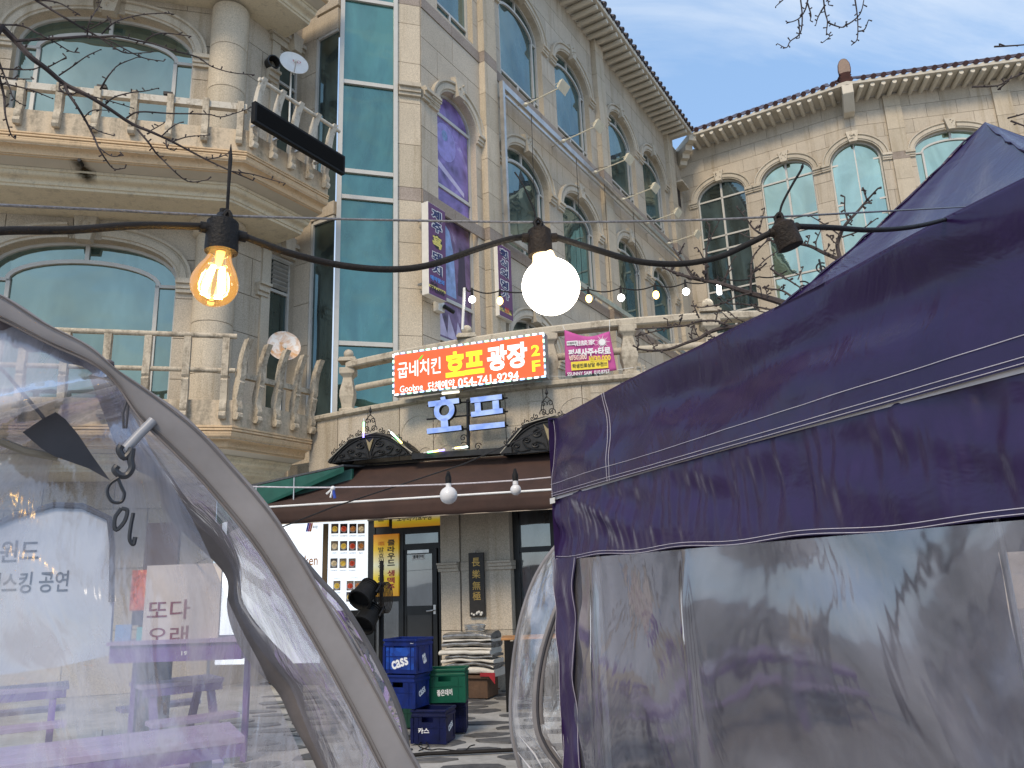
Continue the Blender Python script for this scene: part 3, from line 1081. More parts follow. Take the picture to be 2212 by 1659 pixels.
TALL_IN = LOW_IN[:9] + [(-.05, .10), (-.05, .22), (-.04, .30), (-.02, .34), (-.02, .38), (-.02, .46), (-.02, .6), (-.02, .75), (-.02, .9), (-.02, 1.02)]
# upper balcony, bay front: low balusters joined by a square rail
xs_u = [(12, 250), (32, 268+0), (116, 248), (202, 258), (287, 265), (367, 270), (443, 277), (530, 285)]
for k in range(9):
    s = -.12-.575*k
    scroll(LOW_OUT, LOW_IN, .105, PK+tL*s, tL, nL, 9.43, BALU, B3)
MB().prism(*[[PK+tL*s+nL*d+Vector((0, 0, z)) for d, z in ((-.05, 9.79), (.06, 9.79), (.06, 9.91), (-.05, 9.91))] for s in (-5.5, -.02)]).build('rail', BALW, B3)
# upper balcony, angled side: taller outward-curving balusters with a round rail
for k in range(5):
    s = .10+.44*k
    scroll(HIGH_OUT, HIGH_IN, .10, PK+tF*s, tF, nF, 9.43, BALW, B3)
MB().tube([PK+tF*.0+nF*.24+Vector((0, 0, 10.37)), PK+tF*2.02+nF*.24+Vector((0, 0, 10.37))], .038, 12).build('rail', BALW, B3, smooth=True)
# lower balcony, bay front: tall balusters, two rails
for k in range(8):
    s = -.14-.585*k
    scroll(TALL_OUT, TALL_IN, .105, PK+tL*s, tL, nL, 4.54, BALU, B2)
for z, r in ((5.60, .045), (5.02, .04)):
    MB().tube([PK+tL*-5.0+nL*.05+Vector((0, 0, z)), PK+tL*.02+nL*.05+Vector((0, 0, z))], r, 10).build('rail', BALU, B2, smooth=True)
for k in range(5):
    s = .06+.40*k
    scroll(HIGH_OUT, HIGH_IN, .10, PK+tF*s, tF, nF, 4.54, BALU, B2)
MB().prism(*[[PK+tF*s+nF*d+Vector((0, 0, z)) for d, z in ((-.04, 4.93), (.06, 4.93), (.06, 5.02), (-.04, 5.02))] for s in (.05, 1.72)]).build('rail', BALU, B2)
# dark leak stain below a drain spout on the upper moulding: the spout itself
mb = MB()
p = hz(178, 345, 8.74)
sp = PK + tL*((p-PK).dot(tL))
mb.tube([sp-nL*.3+Vector((0, 0, 8.655)), sp-nL*.11+Vector((0, 0, 8.645))], .03, 10)
mb.build('drain_spout', BLACKM, lw)
m, t, out = newmat('leak_stain')
tr = t.nodes.new('ShaderNodeBsdfTransparent')
df = t.nodes.new('ShaderNodeBsdfDiffuse')
df.inputs['Color'].default_value = (.05, .04, .025, 1)
gco = t.nodes.new('ShaderNodeTexCoord')
gr = t.nodes.new('ShaderNodeTexGradient')
gr.gradient_type = 'QUADRATIC_SPHERE'
mpn = t.nodes.new('ShaderNodeMapping')
mpn.inputs['Location'].default_value = (-1.0, 0, -1.15)
mpn.inputs['Scale'].default_value = (2, 0, 1.7)
t.links.new(gco.outputs['Generated'], mpn.inputs['Vector'])
t.links.new(mpn.outputs[0], gr.inputs['Vector'])
fac = mixc(t, 1.0, ramp(t, gr.outputs['Fac'], .02, (0, 0, 0), .40, (1, 1, 1)), ramp(t, noise(t, 9, 5, .7), .34, (.25, .25, .25), .6, (1, 1, 1)), 'MULTIPLY')
ms = t.nodes.new('ShaderNodeMixShader')
t.links.new(fac, ms.inputs[0])
t.links.new(tr.outputs[0], ms.inputs[1])
t.links.new(df.outputs[0], ms.inputs[2])
t.links.new(ms.outputs[0], out.inputs['Surface'])
pp = [(sp-tL*.18, nL), (sp+tL*.18, nL)]
sweep3(pp, [(-.145, -.764), (-.495, -.806), (-.465, -.842), (-.495, -.848)] + [(d+.004, z-.003) for d, z in cyma(-.50, -.85, -.66, -.99)] + [(-.66, -1.01)], 9.43).build('leak_stain', m, B3, smooth=True, sharp=60, normals=False)
# small floodlights clipped to the upper rail
for i, s in enumerate((-4.35, -2.38, -1.33)):
    mb = MB()
    c = PK+tL*s+Vector((0, 0, 9.98))
    mb.obox(c, tL, nL, Vector((0, 0, 1)), .075, .05, .028)
    mb.obox(c-Vector((0, 0, .045)), tL, nL, Vector((0, 0, 1)), .015, .015, .03)
    o = mb.build('floodlight', BLACKM, None)
    tag(o, ('small black floodlight clipped to the left end of the upper balcony rail', 'small black floodlight at the middle of the upper balcony rail', 'small black floodlight on the upper balcony rail nearest the corner')[i], 'floodlight', 'floodlights on the upper balcony rail')
# LED message board hung on the angled balustrade
q = [hz(547, 221, 10.02), None]
LB = Wall(PK+nF*.40, 31)
a = LB.sz(548, 222)
b = LB.sz(743, 336)
bot = LB.sz(537, 268)[1]
led = thing('led_board', LB(1, bot), 'long black LED message board hung on the angled upper balcony', 'sign')
zt_, zb_ = (a[1]+b[1])/2, (a[1]+b[1])/2-.40
MB().wbox(LB, a[0], b[0], zb_, zt_, -.06, .04).build('casing', BLACKP, led, bevel=.01)
m, t, out = newmat('led_matrix')
br = t.nodes.new('ShaderNodeTexVoronoi')
br.inputs['Scale'].default_value = 32
br.inputs['Randomness'].default_value = 0
mpn = t.nodes.new('ShaderNodeMapping')
mpn.inputs['Rotation'].default_value = (0, 0, math.radians(31))
t.links.new(t.nodes.new('ShaderNodeNewGeometry').outputs['Position'], mpn.inputs['Vector'])
t.links.new(mpn.outputs[0], br.inputs['Vector'])
bsdf(t, out, ramp(t, br.outputs['Distance'], .25, (.020, .016, .010), .45, (.004, .004, .004)), .8, 0, .1)
MB().wbox(LB, a[0]+.05, b[0]-.05, zb_+.05, zt_-.05, .0395, .045).build('led_panel', m, led)
for k in range(4):
    MB().wbox(LB, a[0]+.2+k*.5, a[0]+.24+k*.5, zb_+.1, zb_+.14, -.3, -.062).build('bracket', STEEL, led)

# satellite dishes
def dish(c, nrm, r, label, mat, tiltup=0, logo=False, foot=None):
    nrm = Vector(nrm).normalized()
    t = thing('satellite_dish', c if foot is None else foot, label, 'satellite dish', 'satellite dishes on the balconies')
    mb = MB()
    mb.lathe(c, [(.01, 0), (r*.5, .03*r/.4), (r*.85, .085*r/.4), (r, .12*r/.4), (r, .135*r/.4), (r*.85, .10*r/.4), (.02, .015)], 36, axis=nrm)
    mb.build('reflector', mat, t, smooth=True, sharp=60)
    up = Vector((0, 0, 1))
    f = Vector(c)+nrm*r*.95-up*r*.35
    mb = MB()
    mb.tube([Vector(c)-up*r*.95+nrm*.1, f-up*.02], .012, 6)
    mb.tube([Vector(c)-up*r*.95+nrm*.1, Vector(c)-up*r*.6+nrm*.02], .012, 6)
    mb.build('feed_arm', STEEL, t)
    mb = MB()
    mb.tube([f, f-nrm*.09+up*.03], .032, 10)
    mb.build('receiver', WHITEPL, t, smooth=True)
    mb = MB()
    g = Vector(foot) if foot is not None else Vector(c)-up*.7
    mb.tube([Vector(c)-nrm*.02, Vector(c)-nrm*.16-up*.05, Vector((c[0], c[1], g.z+.35))-nrm*.16, g], .02, 8)
    mb.build('mast', WHITEPL, t, smooth=True)
    return t
c1 = FW(.35, 10.95, .55)
p = onplane(633, 143, FW(0, 0, .62), FW.n)
toc = (CAM-p)
toc.z = 0
toc.normalize()
d1 = dish(p, toc+Vector((.25, 0, .25)), .30, 'white satellite dish lettered HD above the upper balcony', WHITE, foot=Vector((p.x-.1, p.y+.1, 9.31)))
RED = plain('red_print', (.45, .06, .06), .6)
nr = (toc+Vector((.25, 0, .25))).normalized()
rx = Vector((0, 0, 1)).cross(nr).normalized()
text('HD', frame(p+nr*.075+rx*.06+Vector((0, 0, .07)), rx, nr.cross(rx)), .07, RED, d1, w=.17, bold=.01)
m, t, out = newmat('rusty_dish')
bsdf(t, out, ramp(t, noise(t, 5, 5, .65, .5), .40, (.75, .74, .72), .62, (.55, .30, .13)), .6)
p = onplane(612, 752, FW(0, 0, .62), FW.n)
dish(p, toc+Vector((.15, 0, .2)), .31, 'rusty white satellite dish above the lower balcony', m, foot=Vector((p.x, p.y+.15, 4.42)))
# ventilation duct sticking out of the upper facet window
p = onplane(590, 135, FW(0, 0, .18), FW.n)
mb = MB()
ax = (FW.n*.9+Vector((0, -.35, -.1))).normalized()
mb.lathe(p-ax*.5, [(.14, 0), (.14, .5), (.145, .5), (.145, .56), (.125, .56), (.122, .1), (.001, .1)], 24, axis=ax)
tag(mb.build('ventilation_duct', plain('duct_metal', (.05, .05, .052), .4, .5, var=.3), None, smooth=True, sharp=50), 'dark round ventilation duct poking out beside the upper satellite dish', 'duct')
# ================================================================== ground
def proj(P):
    d = Vector(P)-CAM
    z = d.dot(_fw)
    return 1106+FPX*d.dot(_rt)/z, 829.5-FPX*d.dot(_up)/z
m, t, out = newmat('pale_cement_paving')
a = noise(t, 1.6, 6, .65)
b = noise(t, 14, 5, .7)
bsdf(t, out, mixc(t, .35, ramp(t, a, .33, (.20, .19, .17), .62, (.44, .42, .385)), ramp(t, b, .3, (.24, .23, .21), .7, (.50, .48, .44))), .85, 0, .3, bumpn(t, b, .35, .01))
mb = MB()
mb.poly([(-400, -300, 0), (400, -300, 0), (400, 600, 0), (-400, 600, 0)])
ground = mb.build('ground', m, None, normals=False)
tag(ground, kind='structure')
m, t, out = newmat('slate_flagstone')
oi = t.nodes.new('ShaderNodeObjectInfo')
c0 = ramp(t, noise(t, 9, 5, .7), .3, (.055, .056, .058), .72, (.13, .128, .125))
c0 = mixc(t, 1.0, c0, ramp(t, oi.outputs['Random'], 0, (.75, .75, .78), 1, (1.35, 1.32, 1.28)), 'MULTIPLY')
bsdf(t, out, c0, .62, 0, .4, bumpn(t, noise(t, 25, 5, .7), .5, .01))
SLATE = m
rg = random.Random(11)
for iy in range(22):
    for ix in range(12):
        cx = -3.6 + ix*.78 + (iy % 2)*.39 + rg.uniform(-.09, .09)
        cy = 5.2 + iy*.36 + rg.uniform(-.06, .06)
        n = rg.randint(5, 8)
        ra, rb = rg.uniform(.24, .37), rg.uniform(.10, .165)
        pts = []
        for k in range(n):
            th = 2*PI*(k+rg.uniform(-.32, .32))/n
            q = rg.uniform(.72, 1.15)
            pts.append((cx+ra*q*math.cos(th), cy+rb*q*math.sin(th)))
        mb = MB()
        h = rg.uniform(.010, .018)
        mb.prism([Vector((x, y, -.01)) for x, y in pts], [Vector((cx+(x-cx)*.96, cy+(y-cy)*.96, h)) for x, y in pts])
        mb.build('flagstone', SLATE, ground)

# ================================================================== ground-floor front with the roof terrace
class CurveWall:
    def y(self, s): return 11.79-.33*s+.047*s*s
    def __call__(self, s, z, d=0.0):
        g = -.33+.094*s
        l = math.hypot(1, g)
        return Vector((s+g/l*d, self.y(s)-d/l, z))
    def find(self, x, z, d=0.0):
        lo, hi = -4.5, 6.0
        for _ in range(50):
            m_ = (lo+hi)/2
            if proj(self(m_, z, d))[0] < x: lo = m_
            else: hi = m_
        return lo
FRW = CurveWall()
fro = thing('shopfront', (-.8, 12.6, 0), 'granite ground floor with a curved roof-terrace front above the shop doors', 'building')
s0, s1 = -3.65, 5.2
nseg = 15
mb = MB()
for i in range(nseg*3):
    a, b = s0+(s1-s0)*i/(nseg*3), s0+(s1-s0)*(i+1)/(nseg*3)
    mb.poly([FRW(a, 2.6), FRW(b, 2.6), FRW(b, 4.46), FRW(a, 4.46)])
mb.build('wall', G_JOINT, fro, normals=False)
for i in range(9, 15):
    for za in (0, .87, 1.74):
        a, b = s0+(s1-s0)*i/nseg+.006, s0+(s1-s0)*(i+1)/nseg-.006
        MB().wbox(FRW, a, b, za+.005, za+.862, -.3, .03).build('stone_panel', FROST, fro)
for i in range(nseg):
    a, b = s0+(s1-s0)*i/nseg+.006, s0+(s1-s0)*(i+1)/nseg-.006
    mb = MB()
    d = .03
    for k in range(3):
        u, v = a+(b-a)*k/3, a+(b-a)*(k+1)/3
        mb.poly([FRW(u, 2.6, d), FRW(v, 2.6, d), FRW(v, 4.44, d), FRW(u, 4.44, d)])
    for u in (a, b): mb.poly([FRW(u, 2.6, d), FRW(u, 4.44, d), FRW(u, 4.44, 0), FRW(u, 2.6, 0)])
    mb.build('stone_panel', FROST, fro, normals=False)
# carved line-work on the granite
def fwpts(pts, d=.032):
    return [FRW(s, z, d) for s, z in pts]
def arcpts(sc, zc, rx_, rz_, t0, t1, n=14):
    return [(sc+rx_*math.cos(t0+(t1-t0)*i/n), zc+rz_*math.sin(t0+(t1-t0)*i/n)) for i in range(n+1)]
carv = []
for sc, sg in ((-1.55, 1), (-.95, -1), (1.0, 1), (1.55, -1)):
    carv.append(arcpts(sc, 3.95, .30, .30, -.6, 4.2))
    carv.append(arcpts(sc+sg*.12, 3.45, .16, .26, 0, 5))
carv.append([(-.3, 4.2), (-.1, 4.2), (-.1, 3.9), (.25, 3.9), (.25, 4.25), (.6, 4.25)])
carv.append([(1.2, 4.3), (1.9, 4.3), (1.9, 4.1), (2.1, 4.1)])
for c_ in carv:
    MB().tube(fwpts(c_), .007, 5).build('carved_line', FROST, fro, smooth=True)
# coping, balustrade
def ribbon(prof, a, b, n=40):
    mb = MB()
    k = len(prof)
    vs = [FRW(a+(b-a)*i/n, z, d) for i in range(n+1) for d, z in prof]
    fs = [(i*k+j, i*k+(j+1) % k, (i+1)*k+(j+1) % k, (i+1)*k+j) for i in range(n) for j in range(k)]
    fs += [tuple(range(k)), tuple(n*k+j for j in reversed(range(k)))]
    return mb.add(vs, fs)
ribbon([(-.4, 4.44), (.06, 4.44), (.10, 4.47), (.10, 4.52), (.07, 4.545), (-.4, 4.545)], s0, s1).build('coping', STONE, fro, smooth=True, sharp=40)
ribbon([(-.5, 4.40), (-5, 4.40), (-5, 4.43), (-.5, 4.43)], s0+.2, s1-.2).build('terrace_floor', STONE, fro)
bal = ribbon([(-.02, 5.33), (.0, 5.35), (.0, 5.43), (-.03, 5.46), (-.21, 5.46), (-.24, 5.43), (-.24, 5.35), (-.22, 5.33)], -2.95, s1).build('balustrade', STONE, fro, smooth=True, sharp=40)
mb = MB().tube([FRW(-2.8+i*.2, 4.96, -.12) for i in range(40)], .058, 12)
mb.build('middle_rail', STONE, bal, smooth=True)
VASE = [(.155, .0), (.155, .05), (.11, .06), (.12, .14), (.155, .28), (.150, .38), (.105, .56), (.095, .62), (.13, .66), (.165, .69), (.165, .80)]
post = None
for px, fin in ((752, 1), (1010, 1), (1187, 0), (1357, 0), (1537, 1), (1700, 0)):
    s = FRW.find(px, 5.0, -.12)
    c = FRW(s, 4.547, -.12)
    mb = MB().lathe(c, [(r*1.18, h) for r, h in VASE], 4, sq=True)
    ob = mb.build('post', STONE, bal, bevel=.012)
    if fin:
        mb = MB().lathe(c, [(.23, .915), (.23, .955), (.20, .96), (.20, .99), (.10, 1.0)], 4, sq=True)
        mb.sphere(c+Vector((0, 0, 1.075)), .088, 20, 12)
        mb.build('ball_finial', STONE, bal, smooth=True, sharp=40)

# ---- entrance level
EW = Wall((-.82, 12.33), 110)
def V6(x, y): return (581.5+x*.2232, 1097.2+y*.2232)
def V8(x, y): return (548.6+x*.372, 1042.3+y*.372)
def wbox_px(mb, W, x0, y0, x1, y1, d0, d1):
    """box on a wall between two pixels"""
    a = W.sz(x0, y0, d1)
    b = W.sz(x1, y1, d1)
    return mb.wbox(W, a[0], b[0], b[1], a[1], d0, d1)
# dark shop interior behind the door line
DK = plain('shop_interior', (.018, .017, .018), .8)
mb = MB()
mb.wbox(EW, -5.0, 2.6, .0, 3.3, -1.6, -1.5)
mb.wbox(EW, -3.0, 2.6, 2.9, 3.0, -1.5, -.15)
mb.build('interior_wall', DK, fro)
MB().wbox(EW, -4.0, 2.6, .001, .02, -1.5, -.25).build('interior_floor', DK, fro)
# stone pier beside the door, in blocks, with moulded capitals
pa, pbs = EW.sz(954, 1300)[0], EW.sz(1108, 1300)[0]
zc0 = EW.sz(1000, 1215)[1]
zcut = EW.sz(1000, 1362)[1]
w3 = (pbs-pa)
for (a, b, d) in ((pa, pa+w3*.28, .03), (pa+w3*.285, pa+w3*.70, .0), (pa+w3*.705, pbs, .05)):
    for (z0, z1) in ((.0, .28), (.285, zcut), (zcut+.006, zc0-.13), (zc0+.006, 3.0)):
        MB().wbox(EW, a+.003, b-.003, z0, z1, -.35, d).build('pier_block', FROST, fro, bevel=.006)
for (a, b, d) in ((pa-.03, pa+w3*.27, .03), (pa+w3*.71, pbs+.03, .05)):
    mb = MB()
    for (za, zb, dd) in ((-.13, -.08, .03), (-.077, -.03, .06), (-.027, .003, .09)):
        mb.wbox(EW, a, b, zc0+za, zc0+zb, -.3, d+dd)
    mb.build('capital', FROST, fro)
MB().wbox(EW, pa+w3*.285, pa+w3*.70, zc0-.127, zc0+.003, -.3, .012).build('pier_band', FROST, fro)
# hanging wooden plaque with gilt brush characters
a = EW.sz(*V6(1928, 437), .05)
b = EW.sz(*V6(2092, 1050), .05)
plq = thing('wooden_plaque', EW(a[0], b[1], .05), 'tall dark wooden plaque with gilt brushed characters on the stone pier', 'sign')
DWOOD = plain('dark_wood', (.022, .018, .014), .5, var=.4, scale=12, bump=.4)
GILT = plain('gilt', (.55, .36, .10), .4, .5, var=.2)
MB().wbox(EW, a[0], b[0], b[1], a[1], .03, .06).build('board', DWOOD, plq, bevel=.008)
cx = (a[0]+b[0])/2
H_ = a[1]-b[1]
for ch, k in (('長', .15), ('樂', .34), ('無', .52), ('極', .68)):
    text(ch, frame(EW(cx, a[1]-H_*k, .064), EW.t, (0, 0, 1)), .13, GILT, plq, w=.135, bold=.008)
mb = MB()
for k in range(9):
    mb.sphere(EW(a[0]+.03+random.random()*(b[0]-a[0]-.06), b[1]+random.uniform(.02, .07), .066), random.uniform(.014, .026), 8, 6)
mb.build('shell_ornament', WHITEPL, plq, smooth=True)
MB().tube([EW(cx-.03, a[1], .05), EW(cx, a[1]+.05, .05), EW(cx+.03, a[1], .05)], .006, 5).build('hanger', STEEL, plq)

# shop front frames, door, posters
mb = MB()
for (x0, y0, x1, y1, d0, d1) in ((945, 20, 1012, 1700, -.3, -.16), (1146, 20, 1188, 240, -.3, -.17), (1252, 240, 1300, 1700, -.3, -.165), (1012, 182, 1668, 232, -.3, -.175), (1300, 352, 1668, 385, -.3, -.172), (1635, 232, 1668, 1700, -.3, -.168), (1012, 860, 1252, 905, -.3, -.174)):
    wbox_px(mb, EW, *V6(x0, y0), *V6(x1, y1), d0, d1)
mb.build('shopfront_frame', DARKF, fro)
YEL = None
m, t, out = newmat('yellow_sign_print')
gp = t.nodes.new('ShaderNodeTexCoord')
spx = t.nodes.new('ShaderNodeSeparateXYZ')
t.links.new(gp.outputs['Generated'], spx.inputs[0])
col = ramp(t, spx.outputs[2], .0, (.80, .36, .02), .3, (.85, .62, .03), (.5, (.84, .80, .55)), (.75, (.85, .55, .03)), (1.0, (.72, .25, .01)))
b_ = bsdf(t, out, col, .4)
t.links.new(col, b_.inputs['Emission Color'])
b_.inputs['Emission Strength'].default_value = .14
YELS = m
def pxpanel(name, W, p0, p1, d, th, mat, parent, **kw):
    a = W.sz(*p0, d)
    b = W.sz(*p1, d)
    return MB().wbox(W, a[0], b[0], b[1], a[1], d-th, d).build(name, mat, parent, **kw)
def wtext(body, W, p, hpx, wpx, mat, parent, d=0.0, **kw):
    s, z = W.sz(p[0], p[1], d)
    zt = W.sz(p[0], p[1]-hpx/2, d)[1]
    zb = W.sz(p[0], p[1]+hpx/2, d)[1]
    w = None
    if wpx: w = W.sz(p[0]+wpx/2, p[1], d)[0]-W.sz(p[0]-wpx/2, p[1], d)[0]
    return text(body, frame(W(s, z, d), W.t, (0, 0, 1)), abs(zt-zb), mat, parent, w=abs(w) if w else None, **kw)
REDP = plain('red_print_deep', (.50, .02, .04), .5, var=.05)
sg = thing('hanging_sign', EW(*EW.sz(*V6(1430, 100), -.1), -.1), 'yellow backlit sign board half hidden behind the awning above the door', 'sign')
pxpanel('panel', EW, V6(1190, 0), V6(1668, 165), -.12, .05, YELS, sg)
wtext('도우미·가요주점', EW, V6(1402, 95), 12.5, 74, LETK, sg, -.117, bold=.02)
s_, z_ = EW.sz(*V6(1615, 38), -.116)
mb = MB().lathe(EW(s_, z_, -.118), [(.06, 0), (.06, .004)], 24, axis=EW.n)
mb.build('red_dot', REDP, sg)
sg2 = thing('hanging_sign', EW(*EW.sz(*V6(1080, 100), -.1), -.1), 'small yellow sign with one character beside the door frame', 'sign')
pxpanel('panel', EW, V6(1016, 10), V6(1145, 178), -.12, .05, YELS, sg2)
wtext('관', EW, V6(1080, 95), 16, 16, LETK, sg2, -.117, bold=.02)
sg3 = thing('vertical_poster', EW(*EW.sz(*V6(1130, 840), -.1), -.1), 'tall yellow poster with vertical Korean lettering left of the door', 'poster')
pxpanel('panel', EW, V6(1010, 262), V6(1250, 852), -.13, .04, YELS, sg3)
for i, ch in enumerate('클라우드'):
    wtext(ch, EW, V6(1180, 335+i*65), 13, 16, LETK, sg3, -.126, bold=.03)
for i, ch in enumerate('생맥주'):
    wtext(ch, EW, V6(1178, 632+i*68), 13.5, 16, REDP, sg3, -.126, bold=.03)
wtext('100%', EW, V6(1085, 345), 9, 13, plain('orange_print', (.75, .22, .02), .5), sg3, -.126, bold=.02)
for i, ch in enumerate('발효원액그대'):
    wtext(ch, EW, V6(1083, 405+i*57), 11.5, 12, LETK, sg3, -.126, bold=.01)
# transom light and the door itself
door = thing('shop_door', EW(*EW.sz(*V6(1450, 1500), -.15), -.15), 'dark aluminium shop door with frosted glass and a paper notice', 'door')
mb = MB()
for (x0, y0, x1, y1) in ((1300, 388, 1330, 1690), (1580, 388, 1634, 1690), (1330, 388, 1580, 440), (1330, 950, 1580, 1032)):
    wbox_px(mb, EW, *V6(x0, y0), *V6(x1, y1), -.24, -.19)
mb.build('stile', DARKF, door)
FROSTG = glass('door_glass', (.45, .48, .5), (.035, .038, .042), .35)
pxpanel('upper_pane', EW, V6(1330, 440), V6(1580, 950), -.20, .01, FROSTG, door)
pxpanel('lower_panel', EW, V6(1330, 1032), V6(1580, 1690), -.205, .01, plain('dark_panel', (.03, .031, .031), .35), door)
pxpanel('transom_pane', EW, V6(1302, 235), V6(1635, 350), -.20, .01, FROSTG, fro)
pxpanel('side_pane', EW, V6(1012, 905), V6(1252, 1690), -.20, .01, FROSTG, fro)
s_, z_ = EW.sz(*V6(1585, 990), -.15)
mb = MB()
mb.wbox(EW, s_-.005, s_+.035, z_-.06, z_+.08, -.19, -.175)
mb.tube([EW(s_+.015, z_, -.175), EW(s_+.015, z_, -.12), EW(s_-.10, z_-.012, -.12)], .011, 8)
mb.build('handle', STEEL, door)
pxpanel('paper_notice', EW, V6(1382, 445), V6(1503, 502), -.196, .003, WHITE, door)
wtext('통제구역', EW, V6(1443, 472), 8, 22, LETK, door, -.194, bold=.03)
pxpanel('closer_bar', EW, V6(1336, 412), V6(1545, 432), -.17, .03, STEEL, door)
# wide lit wall menu and the big white lightbox
LBX = emit('lightbox_white', (.86, .93, 1.0), .62)
MW = Wall(EW(EW.sz(*V6(760, 500))[0], 0, .25), 88)
menu = thing('menu_lightbox', MW(0, .9), 'tall lit white menu board with rows of dish photos', 'menu board')
pxpanel('lightbox', MW, V6(575, 118), V6(940, 985), .0, .12, LBX, menu, bevel=.01)
def food(nm, c):
    m, t, out = newmat(nm)
    v = noise(t, 28, 4, .7, .6)
    col = ramp(t, v, .30, tuple(x*.3 for x in c), .60, c, (.8, (.85, .62, .28)))
    bs = bsdf(t, out, col, .5)
    t.links.new(col, bs.inputs['Emission Color'])
    bs.inputs['Emission Strength'].default_value = .35
    return m
FOODS = [food('dish_photo_'+k, c) for k, c in (('golden', (.70, .45, .06)), ('red', (.55, .06, .02)), ('brown', (.45, .17, .04)), ('pale', (.7, .54, .32)))]
PHB = [plain('photo_dark', (.05, .035, .03), .5), plain('photo_tan', (.50, .36, .22), .5), plain('photo_grey', (.22, .16, .13), .5)]
LGREY = plain('grey_print', (.12, .12, .13), .6, var=.02)
rowsm = [(200, [635, 722, 810, 890], ['오곡후라이드치킨', '오곡양념치킨', '오곡핫양념치킨', '오곡갈릭치킨']), (367, [632, 720, 805, 888], ['단짠치킨', '고추단짠치킨', '스모키양념치킨', '통살치킨']), (535, [626, 714, 802], ['코코순살치킨', '코코순살양념치킨', '코코순살갈릭치킨']), (752, [655, 783, 858], ['후라이드반·양념반', '국물떡볶이', '']), (860, [780], ['소떡소떡(1개)'])]
for yy, xs, nm in rowsm:
    for i, x in enumerate(xs):
        k = random.randrange(3)
        ph = pxpanel('dish_photo', MW, V6(x-34, yy-46), V6(x+34, yy+46), .004, .004, PHB[k], menu)
        s_, z_ = MW.sz(*V6(x, yy+6), .006)
        MB().lathe(MW(s_, z_, .004), [(.054, 0), (.054, .003)], 18, axis=MW.n).build('plate', WHITE, ph)
        MB().sphere(MW(s_, z_+.006, .0), .046, 10, 8).build('food', FOODS[(i+int(yy)) % 4], ph, smooth=True)
        if nm[i]: wtext(nm[i], MW, V6(x, yy+70), 3.4, 15.5 if len(nm[i]) > 4 else 9, LGREY, menu, .003, bold=.015)
wtext('[반반치킨]', MW, V6(655, 685), 3.6, 14, LGREY, menu, .003)
wtext('[사이드메뉴]', MW, V6(822, 678), 3.6, 17, LGREY, menu, .003)
BW = Wall(EW(EW.sz(*V6(300, 500))[0], 0, .2), 100)
wb = thing('white_lightbox', BW(0, .4), 'large glowing white lightbox sign beside the tall menu board', 'sign')
pxpanel('lightbox', BW, (480, 1128), V6(518, 1500), .0, .14, LBX, wb, bevel=.01)
MB().wbox(BW, BW.sz(*V6(522, 500))[0], BW.sz(*V6(574, 500))[0]-.01, .02, 2.6, -.1, .03).build('bronze_post', plain('bronze', (.16, .10, .05), .35, .8), wb)
ORG = plain('orange_lettering', (.70, .28, .06), .5, var=.05)
wtext('chicken', BW, V6(330, 510), 22, 62, ORG, wb, .004, bold=.01)
for i, (dx, c) in enumerate(((-20, (.03, .04, .5)), (-2, (.5, .05, .2)), (16, (.7, .2, .02)))):
    s_, z_ = BW.sz(*V6(391+dx, 188), .004)
    MB().prism([BW(s_-.03, z_-.07, .002), BW(s_+.0, z_-.07, .002), BW(s_+.03, z_+.07, .002), BW(s_+.0, z_+.07, .002)], [BW(s_-.03, z_-.07, .005), BW(s_, z_-.07, .005), BW(s_+.03, z_+.07, .005), BW(s_, z_+.07, .005)]).build('logo_stroke', plain('logo_%d' % i, c, .5, var=.03), wb)
wtext('목우촌', BW, V6(445, 185), 7, 11, LGREY, wb, .004, bold=.02)
# glazed front right of the pier, with a blue light line inside
mb = MB()
for (x0, x1) in ((1505, 1540), (1725, 1760)):
    a, b = EW.sz(*V8(x0, 400), -.1)[0], EW.sz(*V8(x1, 400), -.1)[0]
    mb.wbox(EW, a, b, .02, 2.9, -.2, -.1)
mb.wbox(EW, EW.sz(*V8(1541, 400), -.1)[0], EW.sz(*V8(1724, 400), -.1)[0], 1.98, 2.06, -.2, -.105)
mb.build('glazing_frame', DARKF, fro)
a, b = EW.sz(*V8(1525, 400), -.16)[0], EW.sz(*V8(2300, 400), -.16)[0]
MB().wbox(EW, a, b, .02, 2.9, -.17, -.16).build('glazing', FROSTG, fro)
MB().wbox(EW, a, b-.4, 2.0, 2.03, -.158, -.15).build('blue_light_line', emit('blue_glow', (.12, .12, 1), 1.4), fro)

# ---- brown awning
IRON0 = plain('dark_rail', (.05, .045, .04), .5, .4)
aw = thing('brown_awning', EW(-1, 2.4, 1.5), 'long brown fabric awning over the shop entrance', 'awning')
BROWN = plain('brown_canvas', (.048, .024, .017), .85, var=.25, scale=3, bump=.3, bscale=200)
T0, T1 = onplane(738, 1011, EW(0, 0, .35), EW.n), onplane(1290, 970, EW(0, 0, .35), EW.n)
F0, F1 = hz(556, 1095, 2.78), hz(1300, 1049, 2.78)
def awf(u, v):
    p = (T0.lerp(T1, u)).lerp(F0.lerp(F1, u), v)
    p.z -= .05*math.sin(PI*v) + .012*math.sin(u*40)*math.sin(PI*v)
    return p
MB().grid(awf, 40, 8).build('canvas', BROWN, aw, smooth=True, thick=.008)
dn = Vector((0, 0, -1))
MB().grid(lambda u, v: F0.lerp(F1, u)+dn*(.03+.245*v)+EW.n*(.012*math.sin(u*55)*v), 60, 3).build('valance', BROWN, aw, smooth=True, thick=.006)
MB().tube([F0+dn*.012, F1+dn*.012], .016, 8).build('front_bar', WHITE, aw, smooth=True)
MB().tube([F0+dn*.278, F1+dn*.278], .006, 6).build('hem', plain('tan_hem', (.40, .33, .25), .8), aw)
MB().tube([T0+Vector((0, 0, .03)), T1+Vector((0, 0, .03))], .02, 8).build('head_rail', IRON0, aw)
